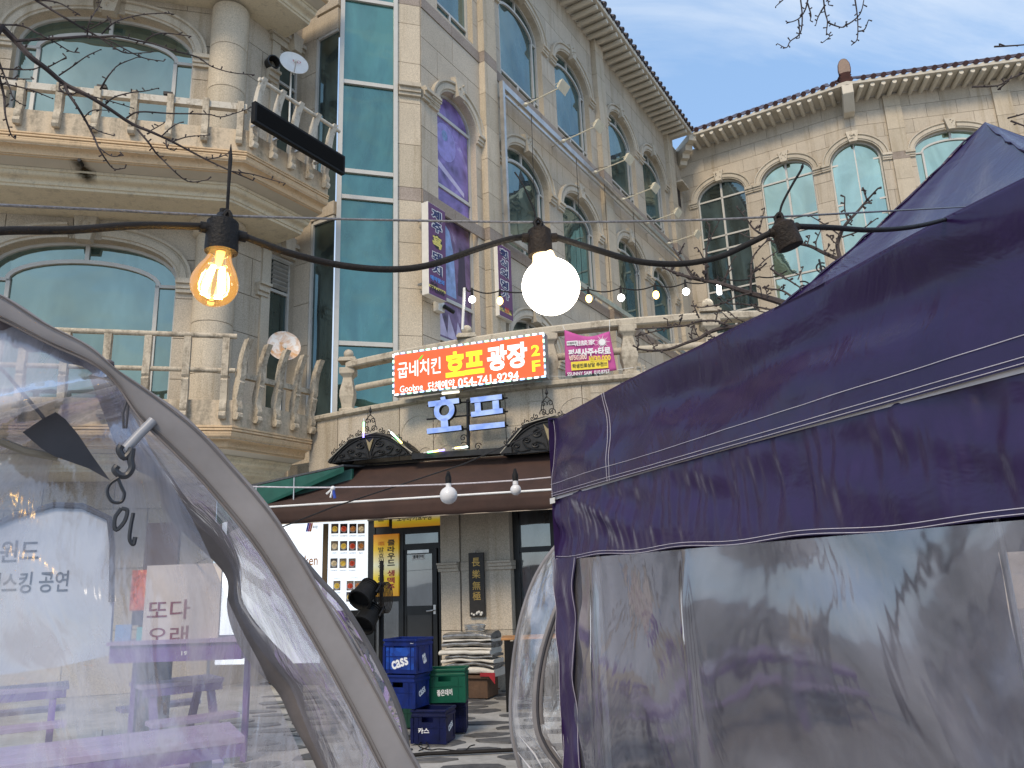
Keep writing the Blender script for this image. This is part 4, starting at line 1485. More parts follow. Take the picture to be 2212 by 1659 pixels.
for u in (.03, .5, .97):
    MB().tube([T0.lerp(T1, u)+dn*.1, awf(u, .55)+dn*.25, F0.lerp(F1, u)+dn*.05], .02, 6).build('folding_arm', BLACKM, aw)
# green canopy behind its left end
gc = thing('green_canopy', hz(600, 1050, 3.1), 'dark sheet canopy with green underside left of the brown awning', 'canopy')
g0, g1 = hz(470, 1062, 3.02), hz(742, 1003, 3.42)
bk = -EW.n*1.3+Vector((0, 0, .12))
MB().prism([g0, g1, g1+bk, g0+bk], [p+Vector((0, 0, -.03)) for p in (g0, g1, g1+bk, g0+bk)]).build('sheet', plain('grey_sheet', (.07, .075, .08), .6, var=.4, scale=20), gc)
GRN = plain('green_sheet', (.012, .10, .07), .5, var=.2)
MB().prism([g0+dn*.04, g1+dn*.04, g1+dn*.12-EW.n*.02, g0+dn*.5-EW.n*.02], [p-EW.n*.02 for p in (g0+dn*.04, g1+dn*.04, g1+dn*.12, g0+dn*.5)]).build('valance', GRN, gc)
MB().prism([g0-EW.n*.25+dn*.04, g1-EW.n*.25+dn*.04, g1-EW.n*.25+dn*.35, g0-EW.n*.25+dn*.8], [p-EW.n*.3 for p in (g0+dn*.04, g1+dn*.04, g1+dn*.35, g0+dn*.8)]).build('back_sheet', GRN, gc)
for u in (.3, .6):
    p = g0.lerp(g1, u)
    MB().tube([p+dn*.04, p+dn*.5], .012, 6).build('strut', STEEL, gc)

# ---- wrought-iron arched canopies above the awning
IRON = plain('wrought_iron', (.028, .027, .026), .5, .5, var=.3, scale=15)
GOLDW = plain('dull_gold', (.30, .24, .13), .5, .4)
def spiral(c, r, turns, a0, sgn=1, n=26):
    return [(c[0]+r*(1-.86*i/n)*math.cos(a0+sgn*2*PI*turns*i/n), c[1]+r*(1-.86*i/n)*math.sin(a0+sgn*2*PI*turns*i/n)) for i in range(n+1)]
def iron_canopy(x0, y0, x1, y1, ya, label, D=.62):
    W = Wall(EW(0, 0, D), 110)
    a, b = W.sz(x0, y0), W.sz(x1, y1)
    top = W.sz((x0+x1)/2+5, ya)[1]
    sc, hw, zs = (a[0]+b[0])/2, (b[0]-a[0])/2, (a[1]+b[1])/2
    rs = top-zs
    t = thing('iron_canopy', W(sc, zs), label, 'canopy', 'iron canopies over the entrance')
    def seg(h, r, z, n):
        R = (h*h+r*r)/(2*r)
        a = math.asin(min(1, h/R))
        return [(sc+R*math.sin(a*(1-2*i/n)), z+R*math.cos(a*(1-2*i/n))-R+r) for i in range(n+1)]
    P = seg(hw, rs, zs, 24)
    MB().prism([W(x, z, -.02) for x, z in P], [W(x, z, .0) for x, z in P]).build('face_plate', IRON, t)
    MB().tube([W(x, z, .01) for x, z in P], .03, 8).build('rim', IRON, t, smooth=True)
    P2 = seg(hw*.9, rs*.86, zs+.02, 20)
    MB().tube([W(x, z, .012) for x, z in P2], .013, 6).build('inner_rim', IRON, t, smooth=True)
    mb = MB()
    n = len(P)
    for i in range(n-1):
        p, q = P[i], P[i+1]
        mb.poly([W(*p, 0), W(*q, 0), W(q[0], q[1], -.62), W(p[0], p[1], -.62)])
    mb.build('vault', IRON, t, smooth=True, thick=.02)
    mb = MB()
    for sg_ in (-1, 1):
        S_ = lambda pts: mb.tube([W(sc+sg_*x*hw, zs+z*rs, .016) for x, z in pts], .009, 5)
        S_([(.02, .02), (.05, .35), (.16, .72), (.26, .80)])
        S_(spiral((.22, .56), .13, 1.4, 1.6, -1))
        S_([(.03, .03), (.12, .25), (.25, .32), (.33, .25)])
        S_(spiral((.27, .22), .09, 1.3, .9, -1))
        S_([(.05, .06), (.3, .10), (.48, .18), (.55, .34)])
        S_(spiral((.46, .38), .10, 1.4, -.3, 1))
        S_([(.40, .10), (.58, .06), (.70, .12), (.76, .22)])
        S_(spiral((.68, .24), .08, 1.3, -.2, 1))
        S_([(.68, .05), (.8, .04), (.86, .1)])
    mb.build('scrollwork', IRON, t, smooth=True)
    MB().prism([W(sc-.07, zs+rs*.84, .015), W(sc, zs+rs*.3, .015), W(sc+.07, zs+rs*.84, .015), W(sc, zs+rs*.66, .015)], [W(sc-.07, zs+rs*.84, .022), W(sc, zs+rs*.3, .022), W(sc+.07, zs+rs*.84, .022), W(sc, zs+rs*.66, .022)]).build('gilt_dart', GOLDW, t)
    # crest of scrolls with a spear finial
    mb = MB()
    zt_ = zs+rs+.03
    for sg_ in (-1, 1):
        S_ = lambda pts: mb.tube([W(sc+sg_*x, zt_+z, .0) for x, z in pts], .008, 5)
        S_(spiral((.065, .06), .06, 1.3, -.4, 1))
        S_(spiral((.05, .19), .05, 1.3, 3.6, -1))
        S_([(.0, .02), (.10, .10), (.08, .22), (.0, .30)])
        for k in (.25, .45, .65, .85):
            x = hw*k
            zc = -rs*k*k*.98
            S_(spiral((x, zc+.05), .045, 1.2, 1.0, -1))
            S_(spiral((x+.06, zc-.0+.02), .035, 1.2, 3.0, 1))
    mb.build('crest_scrolls', IRON, t, smooth=True)
    mb = MB().lathe(W(sc, zt_+.28, 0), [(.006, 0), (.012, .02), (.006, .04), (.026, .07), (.002, .16)], 8)
    mb.build('spear_finial', IRON, t)
    mb = MB()
    for sg_ in (-1, 1):
        mb.tube([W(sc+sg_*hw*1.03, zs+.03, .04), W(sc+sg_*hw*.55, zs+rs*.76, .04)], .009, 6)
    mb.tube([W(sc-hw*.5, zs+rs*.88, .04), W(sc+hw*.2, zs+rs*1.06, .04)], .009, 6)
    mb.build('light_tube', plain('tube_casing', (.42, .38, .30), .4), t)
    return W, sc, hw, zs, rs
IC = iron_canopy(712, 999, 890, 984, 938, 'dark iron arched canopy with scrollwork, left above the awning')
iron_canopy(1086, 986, 1292, 962, 902, 'dark iron arched canopy half hidden by the purple tent')
# flat gutter between the two canopies and lamp post for the blue letters
MB().prism(*[[EW(s, zq+z, d) for d, z in ((.5, -.03), (.66, -.03), (.66, .06), (.5, .06))] for s, zq in (EW.sz(889, 988, .66), EW.sz(1105, 974, .66))]).build('gutter', IRON, fro)
LEDC = [emit('led_'+n, c, 3.0) for n, c in (('green', (.2, 1, .35)), ('yellow', (1, .8, .2)), ('blue', (.25, .2, 1)), ('white', (.8, 1, .95)))]
def ledstick(p, q, cols, label):
    t = thing('led_stick', min((p, q), key=lambda v: v.z), label, 'light', 'LED sticks around the canopies')
    n = len(cols)
    for i, c in enumerate(cols):
        MB().tube([p.lerp(q, i/n), p.lerp(q, (i+1)/n-.003)], .014, 8).build('led_segment', LEDC[c], t)
    MB().tube([p+(p-q)*.25, p+(p-q)*.002], .011, 8).build('casing', WHITEPL, t)
cp = lambda x, y, d=.72: onplane(x, y, EW(0, 0, d), EW.n)
ledstick(cp(786, 912), cp(785, 945), [0, 1, 2], 'upright rainbow LED stick left of the canopy finial')
ledstick(cp(845, 934), cp(868, 957), [3, 0, 1], 'slanting LED stick on the right shoulder of the left canopy')
ledstick(cp(924, 977), cp(960, 972), [0, 1, 2], 'short rainbow LED stick lying right of the left canopy')
ledstick(cp(983, 968), cp(1010, 965), [1, 3], 'pale LED stick under the blue letter sign')
# ================================================================== signs on the terrace front and the middle wing
def V5(x, y): return (658.3+x/3, 548.6+y/3)
# blue channel letters on a pole
HW = Wall(FRW(-.35, 0, .35), 109)
hop = thing('blue_letter_sign', HW(*HW.sz(*V5(1050, 1240)), 0), 'blue lit channel letters on black bars below the red sign', 'sign')
m, t, out = newmat('blue_letter_face')
col = ramp(t, noise(t, 5, 3, .5), .35, (.18, .29, .68), .65, (.36, .48, .80))
b_ = bsdf(t, out, col, .35)
t.links.new(col, b_.inputs['Emission Color'])
b_.inputs['Emission Strength'].default_value = .24
BLUEF = m
def stroke(pts, hole=None):
    q = [HW.sz(*V5(*p), .09) for p in pts]
    mb = MB()
    mb.prism([HW(s, z, .0) for s, z in q], [HW(s, z, .085) for s, z in q])
    o = mb.build('letter_side', BLACKP, hop)
    c = (sum(a for a, _ in q)/len(q), sum(b for _, b in q)/len(q))
    MB().poly([HW(s, z, .088) for s, z in q]).build('letter_face', BLUEF, o, normals=False)
stroke([(878, 930), (908, 922), (915, 952), (883, 957)])
stroke([(798, 957), (998, 933), (1000, 966), (802, 992)])
stroke([(880, 1068), (925, 1062), (930, 1122), (884, 1128)])
stroke([(790, 1132), (1012, 1110), (1016, 1140), (792, 1166)])
cs, cz = HW.sz(*V5(903, 1012), .09)
ro = abs(HW.sz(*V5(970, 1012), .09)[0]-cs)
ri = ro*.50
N_ = 36
ringo = [(cs+ro*math.cos(2*PI*k/N_), cz+ro*.98*math.sin(2*PI*k/N_)) for k in range(N_)]
ringi = [(cs+ri*math.cos(2*PI*k/N_), cz+ri*.98*math.sin(2*PI*k/N_)) for k in range(N_)]
mb, mf = MB(), MB()
for k in range(N_):
    j = (k+1) % N_
    mb.add([HW(*ringo[k], 0), HW(*ringo[j], 0), HW(*ringo[j], .085), HW(*ringo[k], .085)], [(0, 1, 2, 3)])
    mb.add([HW(*ringi[k], 0), HW(*ringi[j], 0), HW(*ringi[j], .085), HW(*ringi[k], .085)], [(0, 1, 2, 3)])
    mf.poly([HW(*ringo[k], .088), HW(*ringo[j], .088), HW(*ringi[j], .088), HW(*ringi[k], .088)])
o = mb.build('letter_side', BLACKP, hop, normals=False)
mf.build('letter_face', BLUEF, o, normals=False)
stroke([(1072, 932), (1276, 908), (1278, 940), (1075, 966)])
stroke([(1100, 966), (1138, 961), (1142, 1020), (1104, 1025)])
stroke([(1215, 952), (1256, 947), (1260, 1006), (1218, 1011)])
stroke([(1076, 1024), (1282, 998), (1284, 1030), (1078, 1056)])
stroke([(1066, 1108), (1294, 1086), (1296, 1120), (1068, 1144)])
mb = MB()
for (x0, y0, x1, y1) in ((790, 982, 1310, 930), (786, 1070, 1312, 1018), (786, 1152, 1314, 1108)):
    mb.tube([HW(*HW.sz(*V5(x0, y0)), -.03), HW(*HW.sz(*V5(x1, y1)), -.03)], .014, 6)
mb.build('mounting_bar', BLACKM, hop)
mb = MB().tube([HW(*HW.sz(*V5(1050, 940)), -.05), HW(*HW.sz(*V5(1052, 1262)), -.05)], .028, 8)
mb.build('post', BLACKM, hop)
mb = MB()
s_, z_ = HW.sz(*V5(1020, 1210))
mb.tube([HW(x, z, -.05) for x, z in spiral((s_, z_+.05), .06, 1.3, 0, 1)], .008, 5)
mb.tube([HW(x, z, -.05) for x, z in spiral((s_+.01, z_-.08), .07, 1.3, 2.4, -1)], .008, 5)
s_, z_ = HW.sz(*V5(1115, 1245))
mb.tube([HW(x, z, -.05) for x, z in spiral((s_, z_), .06, 1.3, .3, 1)], .008, 5)
mb.build('scroll_bracket', IRON, hop, smooth=True)

# red lightbox sign
RS = Wall(FRW(-.7, 0, .28), 109)
ca, cb_, cc = RS.sz(*V5(572, 645), .14), RS.sz(*V5(1552, 512), .14), RS.sz(*V5(572, 925), .14)
red = thing('red_sign', RS((ca[0]+cb_[0])/2, cc[1]), 'big red lit sign with white and yellow Korean lettering on the terrace rail', 'sign')
zt_ = (ca[1]+cb_[1])/2
zb_ = (cc[1]+RS.sz(*V5(1560, 800), .14)[1])/2+.006
MB().wbox(RS, ca[0], cb_[0], zb_, zt_, -.03, .14).build('casing', plain('sign_casing', (.28, .29, .31), .4, .4), red, bevel=.006)
REDF = emit('red_sign_face', (.82, .11, .025), .28)
MB().wbox(RS, ca[0]+.03, cb_[0]-.03, zb_+.03, zt_-.03, .135, .144).build('face', REDF, red)
LW_ = emit('sign_white', (1, .98, .95), .5)
LY_ = emit('sign_yellow', (.95, .80, .02), .4)
R5t = lambda b, x, y, w, h, mt, bo=.03: wtext(b, RS, V5(x, y), h/3, w/3, mt, red, .147, bold=bo)
R5t('굽네치킨', 740, 738, 278, 105, LW_, .012)
R5t('호프', 1036, 705, 250, 165, LY_, .05)
R5t('광장', 1310, 665, 262, 165, LW_, .04)
R5t('2', 1495, 625, 56, 72, LY_)
R5t('F', 1500, 725, 54, 72, LY_)
R5t('Goobne', 690, 868, 148, 42, LW_, .005)
R5t('단체예약', 885, 846, 172, 52, LW_, .015)
R5t('054-741-9294', 1187, 812, 395, 58, LW_, .015)
s_, z_ = RS.sz(*V5(752, 672), .147)
MB().prism(*[[RS(s_+x, z_+z, d) for x, z in ((-.05, -.035), (.0, -.03), (.05, .045), (.01, .03))] for d in (.145, .149)]).build('leaf_mark', emit('leaf_green', (.12, .5, .03), .5), red)
mb = [MB(), MB(), MB()]
n = 23
for i in range(n):
    u = ca[0]+(cb_[0]-ca[0])*(i+.35)/n
    for z in (zt_-.012, zb_+.012): mb[i % 3].wbox(RS, u, u+.065, z-.012, z+.012, .146, .158)
for i in range(7):
    z = zb_+(zt_-zb_)*(i+.4)/7
    for u in (ca[0]+.012, cb_[0]-.012): mb[i % 3].wbox(RS, u-.011, u+.011, z, z+.05, .146, .158)
for k, nm, c in ((0, 'white', (.85, .95, 1)), (1, 'blue', (.35, .6, 1)), (2, 'green', (.4, 1, .6))):
    mb[k].build('led_border', emit('led_border_'+nm, c, 1.6), red, kind='stuff')
for u in (ca[0]+.3, cb_[0]-.3):
    MB().wbox(RS, u, u+.04, zb_+.1, zb_+.14, -.3, -.03).build('bracket', STEEL, red)
# loose horizontal tube under the sign
MB().tube([RS(*RS.sz(*V5(890, 905), .0), .0), RS(*RS.sz(*V5(1000, 893), .0), .0)], .02, 8).build('lamp_tube', emit('tube_lit', (1, .93, .75), .9), red)

# pink fortune-teller banner tied under the terrace rail
BNW = Wall(FRW(FRW.find(1275, 5.1, .06), 0, .06), 98)
bn = thing('pink_banner', BNW(0, 4.7), 'pink fabric banner with Korean price lettering tied to the terrace rail', 'banner')
PINK = plain('pink_fabric', (.52, .085, .30), .75, var=.1, bump=.3)
c4 = [BNW.sz(*V5(*p)) for p in ((1683, 492), (1975, 502), (2022, 752), (1690, 792))]
def bnf(u, v):
    top = (c4[0][0]+(c4[1][0]-c4[0][0])*u, c4[0][1]+(c4[1][1]-c4[0][1])*u-.09*math.sin(PI*u))
    bt = (c4[3][0]+(c4[2][0]-c4[3][0])*u, c4[3][1]+(c4[2][1]-c4[3][1])*u-.012*math.sin(PI*u))
    return top[0]+(bt[0]-top[0])*v, top[1]+(bt[1]-top[1])*v, .015*math.sin(u*9+v*2)*(1-.5*v)
MB().grid(lambda u, v: BNW(*bnf(u, v)), 24, 12).build('cloth', PINK, bn, smooth=True, thick=.003)
YP = plain('yellow_print', (.85, .66, .05), .6, var=.03)
def bt(b, x, y, w, h, mt, bo=.03): return wtext(b, BNW, V5(x, y), h/3, w/3, mt, bn, .032, bold=bo)
bt('相談家', 1812, 575, 140, 36, LETWP, .02)
bt('평생사주+타로', 1845, 635, 275, 52, LETWP, .05)
bt('₩50,000', 1770, 672, 115, 38, plain('won_print', (.85, .62, .50), .6), .03)
bt('₩30,000', 1912, 678, 140, 44, YP, .03)
o = pxpanel('yellow_pill', BNW, V5(1725, 700), V5(1968, 738), .026, .003, YP, bn)
bt('학생진로상담 추천!!!', 1846, 719, 225, 28, LETK, .02)
bt('SSUNNY SAM  010.8757', 1838, 770, 275, 24, LETWP, .02)
o = pxpanel('white_pill', BNW, V5(1697, 566), V5(1768, 588), .027, .003, LETWP, bn)
bt('이벤트중', 1732, 577, 60, 16, LETK, .02)
s_, z_ = BNW.sz(*V5(1928, 575))
mb = MB()
for k in range(18):
    a = 2*PI*k/18
    r1 = .085 if k % 2 else .13
    mb.add([BNW(s_+.04*math.cos(a-.14), z_+.04*math.sin(a-.14), .030), BNW(s_+.04*math.cos(a+.14), z_+.04*math.sin(a+.14), .030), BNW(s_+r1*math.cos(a), z_+r1*math.sin(a), .030)], [(0, 1, 2)])
mb.lathe(BNW(s_, z_, .029), [(.05, 0), (.05, .002)], 18, axis=BNW.n)
mb.build('sunburst', LETWP, bn, normals=False)
for (p, q) in (((1683, 492), (1672, 462)), ((1975, 502), (1975, 425)), ((1690, 792), (1590, 792)), ((2022, 752), (2130, 735))):
    MB().tube([BNW(*BNW.sz(*V5(*p)), 0), BNW(*BNW.sz(*V5(*q)), 0)], .004, 5).build('tie_string', WHITE, bn)

# ---- vertical projecting signs on the middle wing
def V7(x, y): return (877.8+x*.17197, 427.9+y*.17197)
PURP = plain('purple_sign_face', (.125, .045, .135), .5, var=.08)
NAVY = plain('navy_print', (.012, .02, .11), .5, var=.03)
PALEY = plain('pale_yellow_print', (.72, .62, .16), .5, var=.03)
SKYB = plain('sky_blue_print', (.10, .30, .75), .5, var=.03)
def vsign(corners, D, label, th=.17):
    W = Wall(MID(0, 0, D), 31)
    q = [W.sz(*V7(*c)) for c in corners]
    sa, sb = (q[0][0]+q[3][0])/2, (q[1][0]+q[2][0])/2
    zt, zb = (q[0][1]+q[1][1])/2, (q[2][1]+q[3][1])/2
    t = thing('vertical_sign', W(sa, zb), label, 'sign', 'vertical signs on the middle wing')
    MB().wbox(W, sa, sb, zb, zt, -th, 0).build('casing', WHITEPL, t, bevel=.006)
    MB().wbox(W, sa+.012, sb-.012, zb+.012, zt-.012, -.002, .006).build('face', PURP, t)
    mb = MB()
    for z in (zb+.3, zt-.3): mb.wbox(W, sa+.15, sa+.19, z, z+.05, -D-.0+.02, -th)
    mb.build('bracket', STEEL, t)
    W2 = lambda b, x, y, w, h, mt, bo=.05, d=.012: wtext(b, W, V7(x, y), h*.17197, w*.17197, mt, t, d, bold=bo)
    return t, W, W2, (sa, sb, zb, zt)
vs1, W1, X1, e1 = vsign(((272, 32), (490, 180), (503, 1305), (278, 1195)), .42, 'taller purple and white vertical sign with a phone number on the middle wing')
for ch, x, y in (('제', 380, 220), ('주', 385, 372), ('돼', 385, 745), ('지', 388, 905)):
    X1(ch, x, y, 135, 135, LETWP, .10, .009)
    X1(ch, x, y, 118, 120, NAVY, .035, .012)
s_, z_ = W1.sz(*V7(388, 555))
mb = MB().lathe(W1(s_, z_, .006), [(.155, 0), (.155, .003)], 28, axis=W1.n)
mb.build('black_disc', LETK, vs1)
X1('흑', 388, 555, 118, 150, PALEY, .05, .013)
X1('예약문의', 390, 1030, 175, 62, SKYB, .04)
pxpanel('pale_pill', W1, V7(286, 1075), V7(492, 1205), .010, .003, PALEY, vs1)
X1('054)', 350, 1085, 85, 50, LETK, .03, .013)
X1('774.6090', 392, 1165, 180, 66, LETK, .03, .013)
vs2, W2_, X2, e2 = vsign(((1145, 565), (1315, 655), (1337, 1545), (1165, 1475)), .30, 'shorter purple and white vertical sign reading downward beside the bright globe bulb')
for ch, x, y in (('회', 1225, 700), ('식', 1228, 825), ('의', 1232, 945), ('명', 1235, 1090), ('가', 1240, 1215)):
    X2(ch, x, y, 108, 115, LETWP, .10, .009)
    X2(ch, x, y, 94, 102, NAVY, .035, .012)
pxpanel('pale_pill', W2_, V7(1172, 1355), V7(1325, 1480), .010, .003, PALEY, vs2)
X2('단체', 1208, 1385, 55, 60, NAVY, .03, .013)
X2('200', 1265, 1412, 55, 66, REDP, .03, .013)
X2('석', 1308, 1432, 30, 56, LETK, .03, .013)
# printed violet film over the tall window beside them
def film(nm, seed, a, b, c):
    m, t, out = newmat(nm)
    gp_ = t.nodes.new('ShaderNodeNewGeometry').outputs['Position']
    ad = t.nodes.new('ShaderNodeVectorMath')
    ad.operation = 'ADD'
    ad.inputs[1].default_value = (seed*3.1, seed, seed*1.7)
    t.links.new(gp_, ad.inputs[0])
    n1 = noise(t, 1.4, 6, .62, 1.6, vec=ad.outputs[0])
    vo = t.nodes.new('ShaderNodeTexVoronoi')
    vo.inputs['Scale'].default_value = 3.2
    t.links.new(ad.outputs[0], vo.inputs['Vector'])
    col = ramp(t, n1, .34, a, .62, b, (.74, c))
    col = mixc(t, .5, col, ramp(t, vo.outputs['Distance'], .1, a, .6, b))
    bsdf(t, out, col, .25)
    return m
FILMS = [film('window_film_%d' % i, 3+i*5, (.05, .03, .10), (.28, .20, .52), (.62, .58, .80)) for i in range(3)] + [film('window_film_%d' % i, 3+i*7, (.03, .02, .04), (.22, .14, .28), (.60, .50, .70)) for i in (3, 4)]
fz = [ZS3+.58, ZS3+.0, ZS3-1.85, ZS3-2.5, ZS3-4.55, ZS3-5.5]
flm = thing('window_film', MID(.83, 7.0, -.17), 'violet printed picture film covering the narrow arched window', 'window film')
for i in range(5):
    z0, z1 = fz[i+1]+.045, fz[i]-.045
    if i == 0: P = [q for q in opening(.83, .70, z0, ZS3+.0, .55, 14)]
    else: P = [(.13, z0), (1.53, z0), (1.53, z1), (.13, z1)]
    MB().poly([MID(x, z, -.175) for x, z in P]).build('film_sheet', FILMS[i], flm, normals=False)
# simple pictures printed on the film: a round boiler front, a robed figure, white sails
FP = [plain('film_violet', (.30, .25, .58), .3, var=.3, scale=5), plain('film_blue', (.25, .36, .62), .3, var=.4, scale=4), plain('film_pale', (.55, .48, .66), .3, var=.2, scale=4), plain('film_dark', (.04, .025, .06), .3)]
def pic(shape, mt): MB().poly([MID(x, z, -.173) for x, z in shape]).build('film_picture', mt, flm, normals=False)
pic([(.62+.42*math.cos(k*.35), ZS3-.62+.48*math.sin(k*.35)) for k in range(18)], FP[0])
pic([(.60+.12*math.cos(k*.5), ZS3-.45+.14*math.sin(k*.5)) for k in range(13)], FP[1])
pic([(.25, ZS3-1.15), (1.35, ZS3-1.62), (1.35, ZS3-1.74), (.25, ZS3-1.32)], FP[2])
pic([(.35, ZS3-4.40), (.95, ZS3-4.42), (.88, ZS3-3.4), (.72, ZS3-2.85), (.58, ZS3-2.75), (.44, ZS3-2.95), (.38, ZS3-3.5)], FP[1])
pic([(1.0, ZS3-4.3), (1.35, ZS3-4.3), (1.3, ZS3-3.2), (1.1, ZS3-3.1)], FP[3])
for k in range(3): pic([(.25+k*.32, ZS3-5.4), (.62+k*.32, ZS3-5.4), (.30+k*.34, ZS3-4.75-.1*k)], FP[2])
# CCTV camera and junction box on the pier
c = MID(*MID.sz(*V7(410, 1370), .1), .1)
cc_ = thing('cctv_camera', c, 'cream junction box with a small dark camera under the taller vertical sign', 'camera')
MB().obox(c, MID.t, MID.n, Vector((0, 0, 1)), .11, .07, .11).build('junction_box', WHITEPL, cc_, bevel=.008)
MB().tube([c+MID.n*.12+MID.t*.02, c+MID.n*.16+MID.t*.30-Vector((0, 0, .06))], .045, 10).build('camera_body', BLACKM, cc_, smooth=True)

# ---- empty steel billboard frame with floodlight arms on the middle wing
GW = Wall(MID(0, 0, .34), 31)
R5 = lambda x, y: ((1900+x/2.765)*.5486, y/2.765*.5486)
R6 = lambda x, y: ((2300+x/2.765)*.5486, (500+y/2.765)*.5486)
zt_ = GW.sz(*R5(865, 1535))[1]
sL = GW.sz(*R5(225, 940))[0]
sR = 16.4
zlow = GW.sz(1258, 615)[1]
bf = thing('billboard_frame', GW(sL, zlow), 'long empty steel billboard frame fixed across the middle wing', 'frame')
mb = MB()
mb.prism(*[[GW(s, zt_+z, d) for d, z in ((-.04, -.14), (.04, -.14), (.04, .03), (-.04, .03))] for s in (sL, sR)])
mb.build('top_beam', CHROME, bf)
MB().prism(*[[GW(s, zt_+z, d) for d, z in ((-.04, -.33), (.02, -.33), (.02, -.27), (-.04, -.27))] for s in (sL, sR)]).build('second_rail', STEEL, bf)
MB().wbox(GW, sL-.10, sL-.004, zlow-.12, zt_+.04, -.06, .05).build('left_post', CHROME, bf)
MB().prism(*[[GW(s, zlow+z, d) for d, z in ((-.04, -.10), (.04, -.10), (.04, .05), (-.04, .05))] for s in (sL, sR)]).build('bottom_beam', CHROME, bf)
for s in (sL+.3, 5.7, 9.4, 13.0, 16.2):
    MB().tube([GW(s, zt_-.1, -.05), GW(s, zt_-.1, -.33)], .025, 6).build('wall_tie', STEEL, bf)
    MB().tube([GW(s, zlow, -.05), GW(s, zlow, -.33)], .025, 6).build('wall_tie', STEEL, bf)
LAMPW = plain('lamp_cream', (.70, .66, .52), .45)
lampspec = [(R5(455, 1140), 'nearest of the cream floodlight arms on the billboard frame'), (R5(865, 1535), 'second cream floodlight arm along the billboard frame'), (R6(110, 490), 'third cream floodlight arm along the billboard frame'), (R6(415, 790), 'fourth cream floodlight arm along the billboard frame'), (R6(680, 1045), 'fifth cream floodlight arm along the billboard frame'), (R6(910, 1260), 'farthest cream floodlight arm on the billboard frame')]
lp0 = None
for i, (px, lab) in enumerate(lampspec):
    s = GW.sz(*px)[0]
    base = GW(s, zt_-.02, .04)
    t = thing('floodlight', base, lab, 'floodlight', 'floodlights on the billboard frame')
    n_, T_, U_ = MID.n, MID.t, Vector((0, 0, 1))
    hd = base+n_*1.02-T_*.05+U_*.06
    MB().lathe(base-n_*.02, [(.06, 0), (.06, .03), (.03, .09)], 12, axis=n_).build('mount', LAMPW, t, smooth=True, sharp=40)
    MB().tube([base, hd], .018, 8).build('arm', LAMPW, t, smooth=True)
    mb = MB()
    f = (n_*.7-U_*.55).normalized()
    sdv = T_
    upv = f.cross(sdv).normalized()
    c = hd+n_*.13+U_*.0
    mb.prism([c-f*.06+sdv*a*.16+upv*b*.09 for a, b in ((-1, -1), (1, -1), (1, 1), (-1, 1))], [c+f*.06+sdv*a*.22+upv*b*.14 for a, b in ((-1, -1), (1, -1), (1, 1), (-1, 1))])
    mb.build('lamp_head', LAMPW, t, bevel=.008)
    MB().tube([hd-sdv*.2, hd-sdv*.22+n_*.14, hd+n_*.16-sdv*.2], .008, 5).build('yoke', LAMPW, t)
    MB().tube([base+U_*.05-n_*.3, base+U_*.12+n_*.1, base+n_*.45+U_*.06], .008, 5).build('cable', BLACKM, t)
# thin tie wires hanging from the frame
for k, s in enumerate((3.9, 6.6, 8.6, 11.0)):
    o = MB().tube([GW(s, zt_-.1, .03), GW(s-.12, zlow+.1, .03)], .008, 4).build('tie_wire', BLACKM, bf)

# ---- far string of small bulbs above the terrace
cab = []
bulbs = [(1020, 647, 0), (1080, 650, 1), (1272, 645, 1), (1342, 643, 0), (1417, 637, 1), (1482, 630, 0), (1553, 622, 2)]
D_ = 11.7
stt = thing('terrace_string_light', dist(1250, 640, D_), 'thin wavy cable of the string lights above the terrace', 'cable')
att = [(1005, 620), (1020, 625), (1080, 628), (1170, 622), (1272, 625), (1342, 622), (1417, 616), (1482, 610), (1553, 600), (1640, 598), (1700, 585)]
pts = []
for (xa, ya), (xb, yb) in zip(att[:-1], att[1:]):
    for k in range(8):
        u = k/8
        pts.append(dist(xa+(xb-xa)*u, ya+(yb-ya)*u+7*math.sin(PI*u), D_))
pts.append(dist(*att[-1], D_))
MB().tube(pts, .011, 5).build('cable', RUBBER, stt)
MB().tube([dist(1003, 622, D_), hz(999, 712, 5.46)], .022, 6).build('pole', WHITEPL, stt)
BW1 = emit('bulb_cool', (1, 1, .97), 9)
BW2 = emit('bulb_warm', (1, .62, .15), 6)
nmb = ['small cool white bulb left of the shorter vertical sign', 'small amber bulb in front of the shorter vertical sign', 'small amber bulb just right of the bright globe', 'small cool white bulb second right of the bright globe', 'small warm bulb in front of the farthest lower arched window', 'small cool white bulb near the courtyard corner', 'small pale tube bulb in front of the dark tall window']
for (x, y, k), lab in zip(bulbs, nmb):
    c = dist(x, y, D_)
    t = thing('string_bulb', c, lab, 'light bulb', 'small bulbs strung above the terrace')
    r = (.056, .05, .035)[k]
    MB().tube([c+Vector((0, 0, .20)), c+Vector((0, 0, .055))], [.014, .024], 8).build('socket', RUBBER, t, smooth=True)
    if k == 2: MB().tube([c+Vector((0, 0, .06)), c-Vector((0, 0, .10))], .035, 10).build('bulb', BW1, t, smooth=True)
    else: MB().sphere(c, r, 14, 10, 1.0 if k == 0 else 1.35).build('bulb', BW1 if k == 0 else BW2, t, smooth=True)
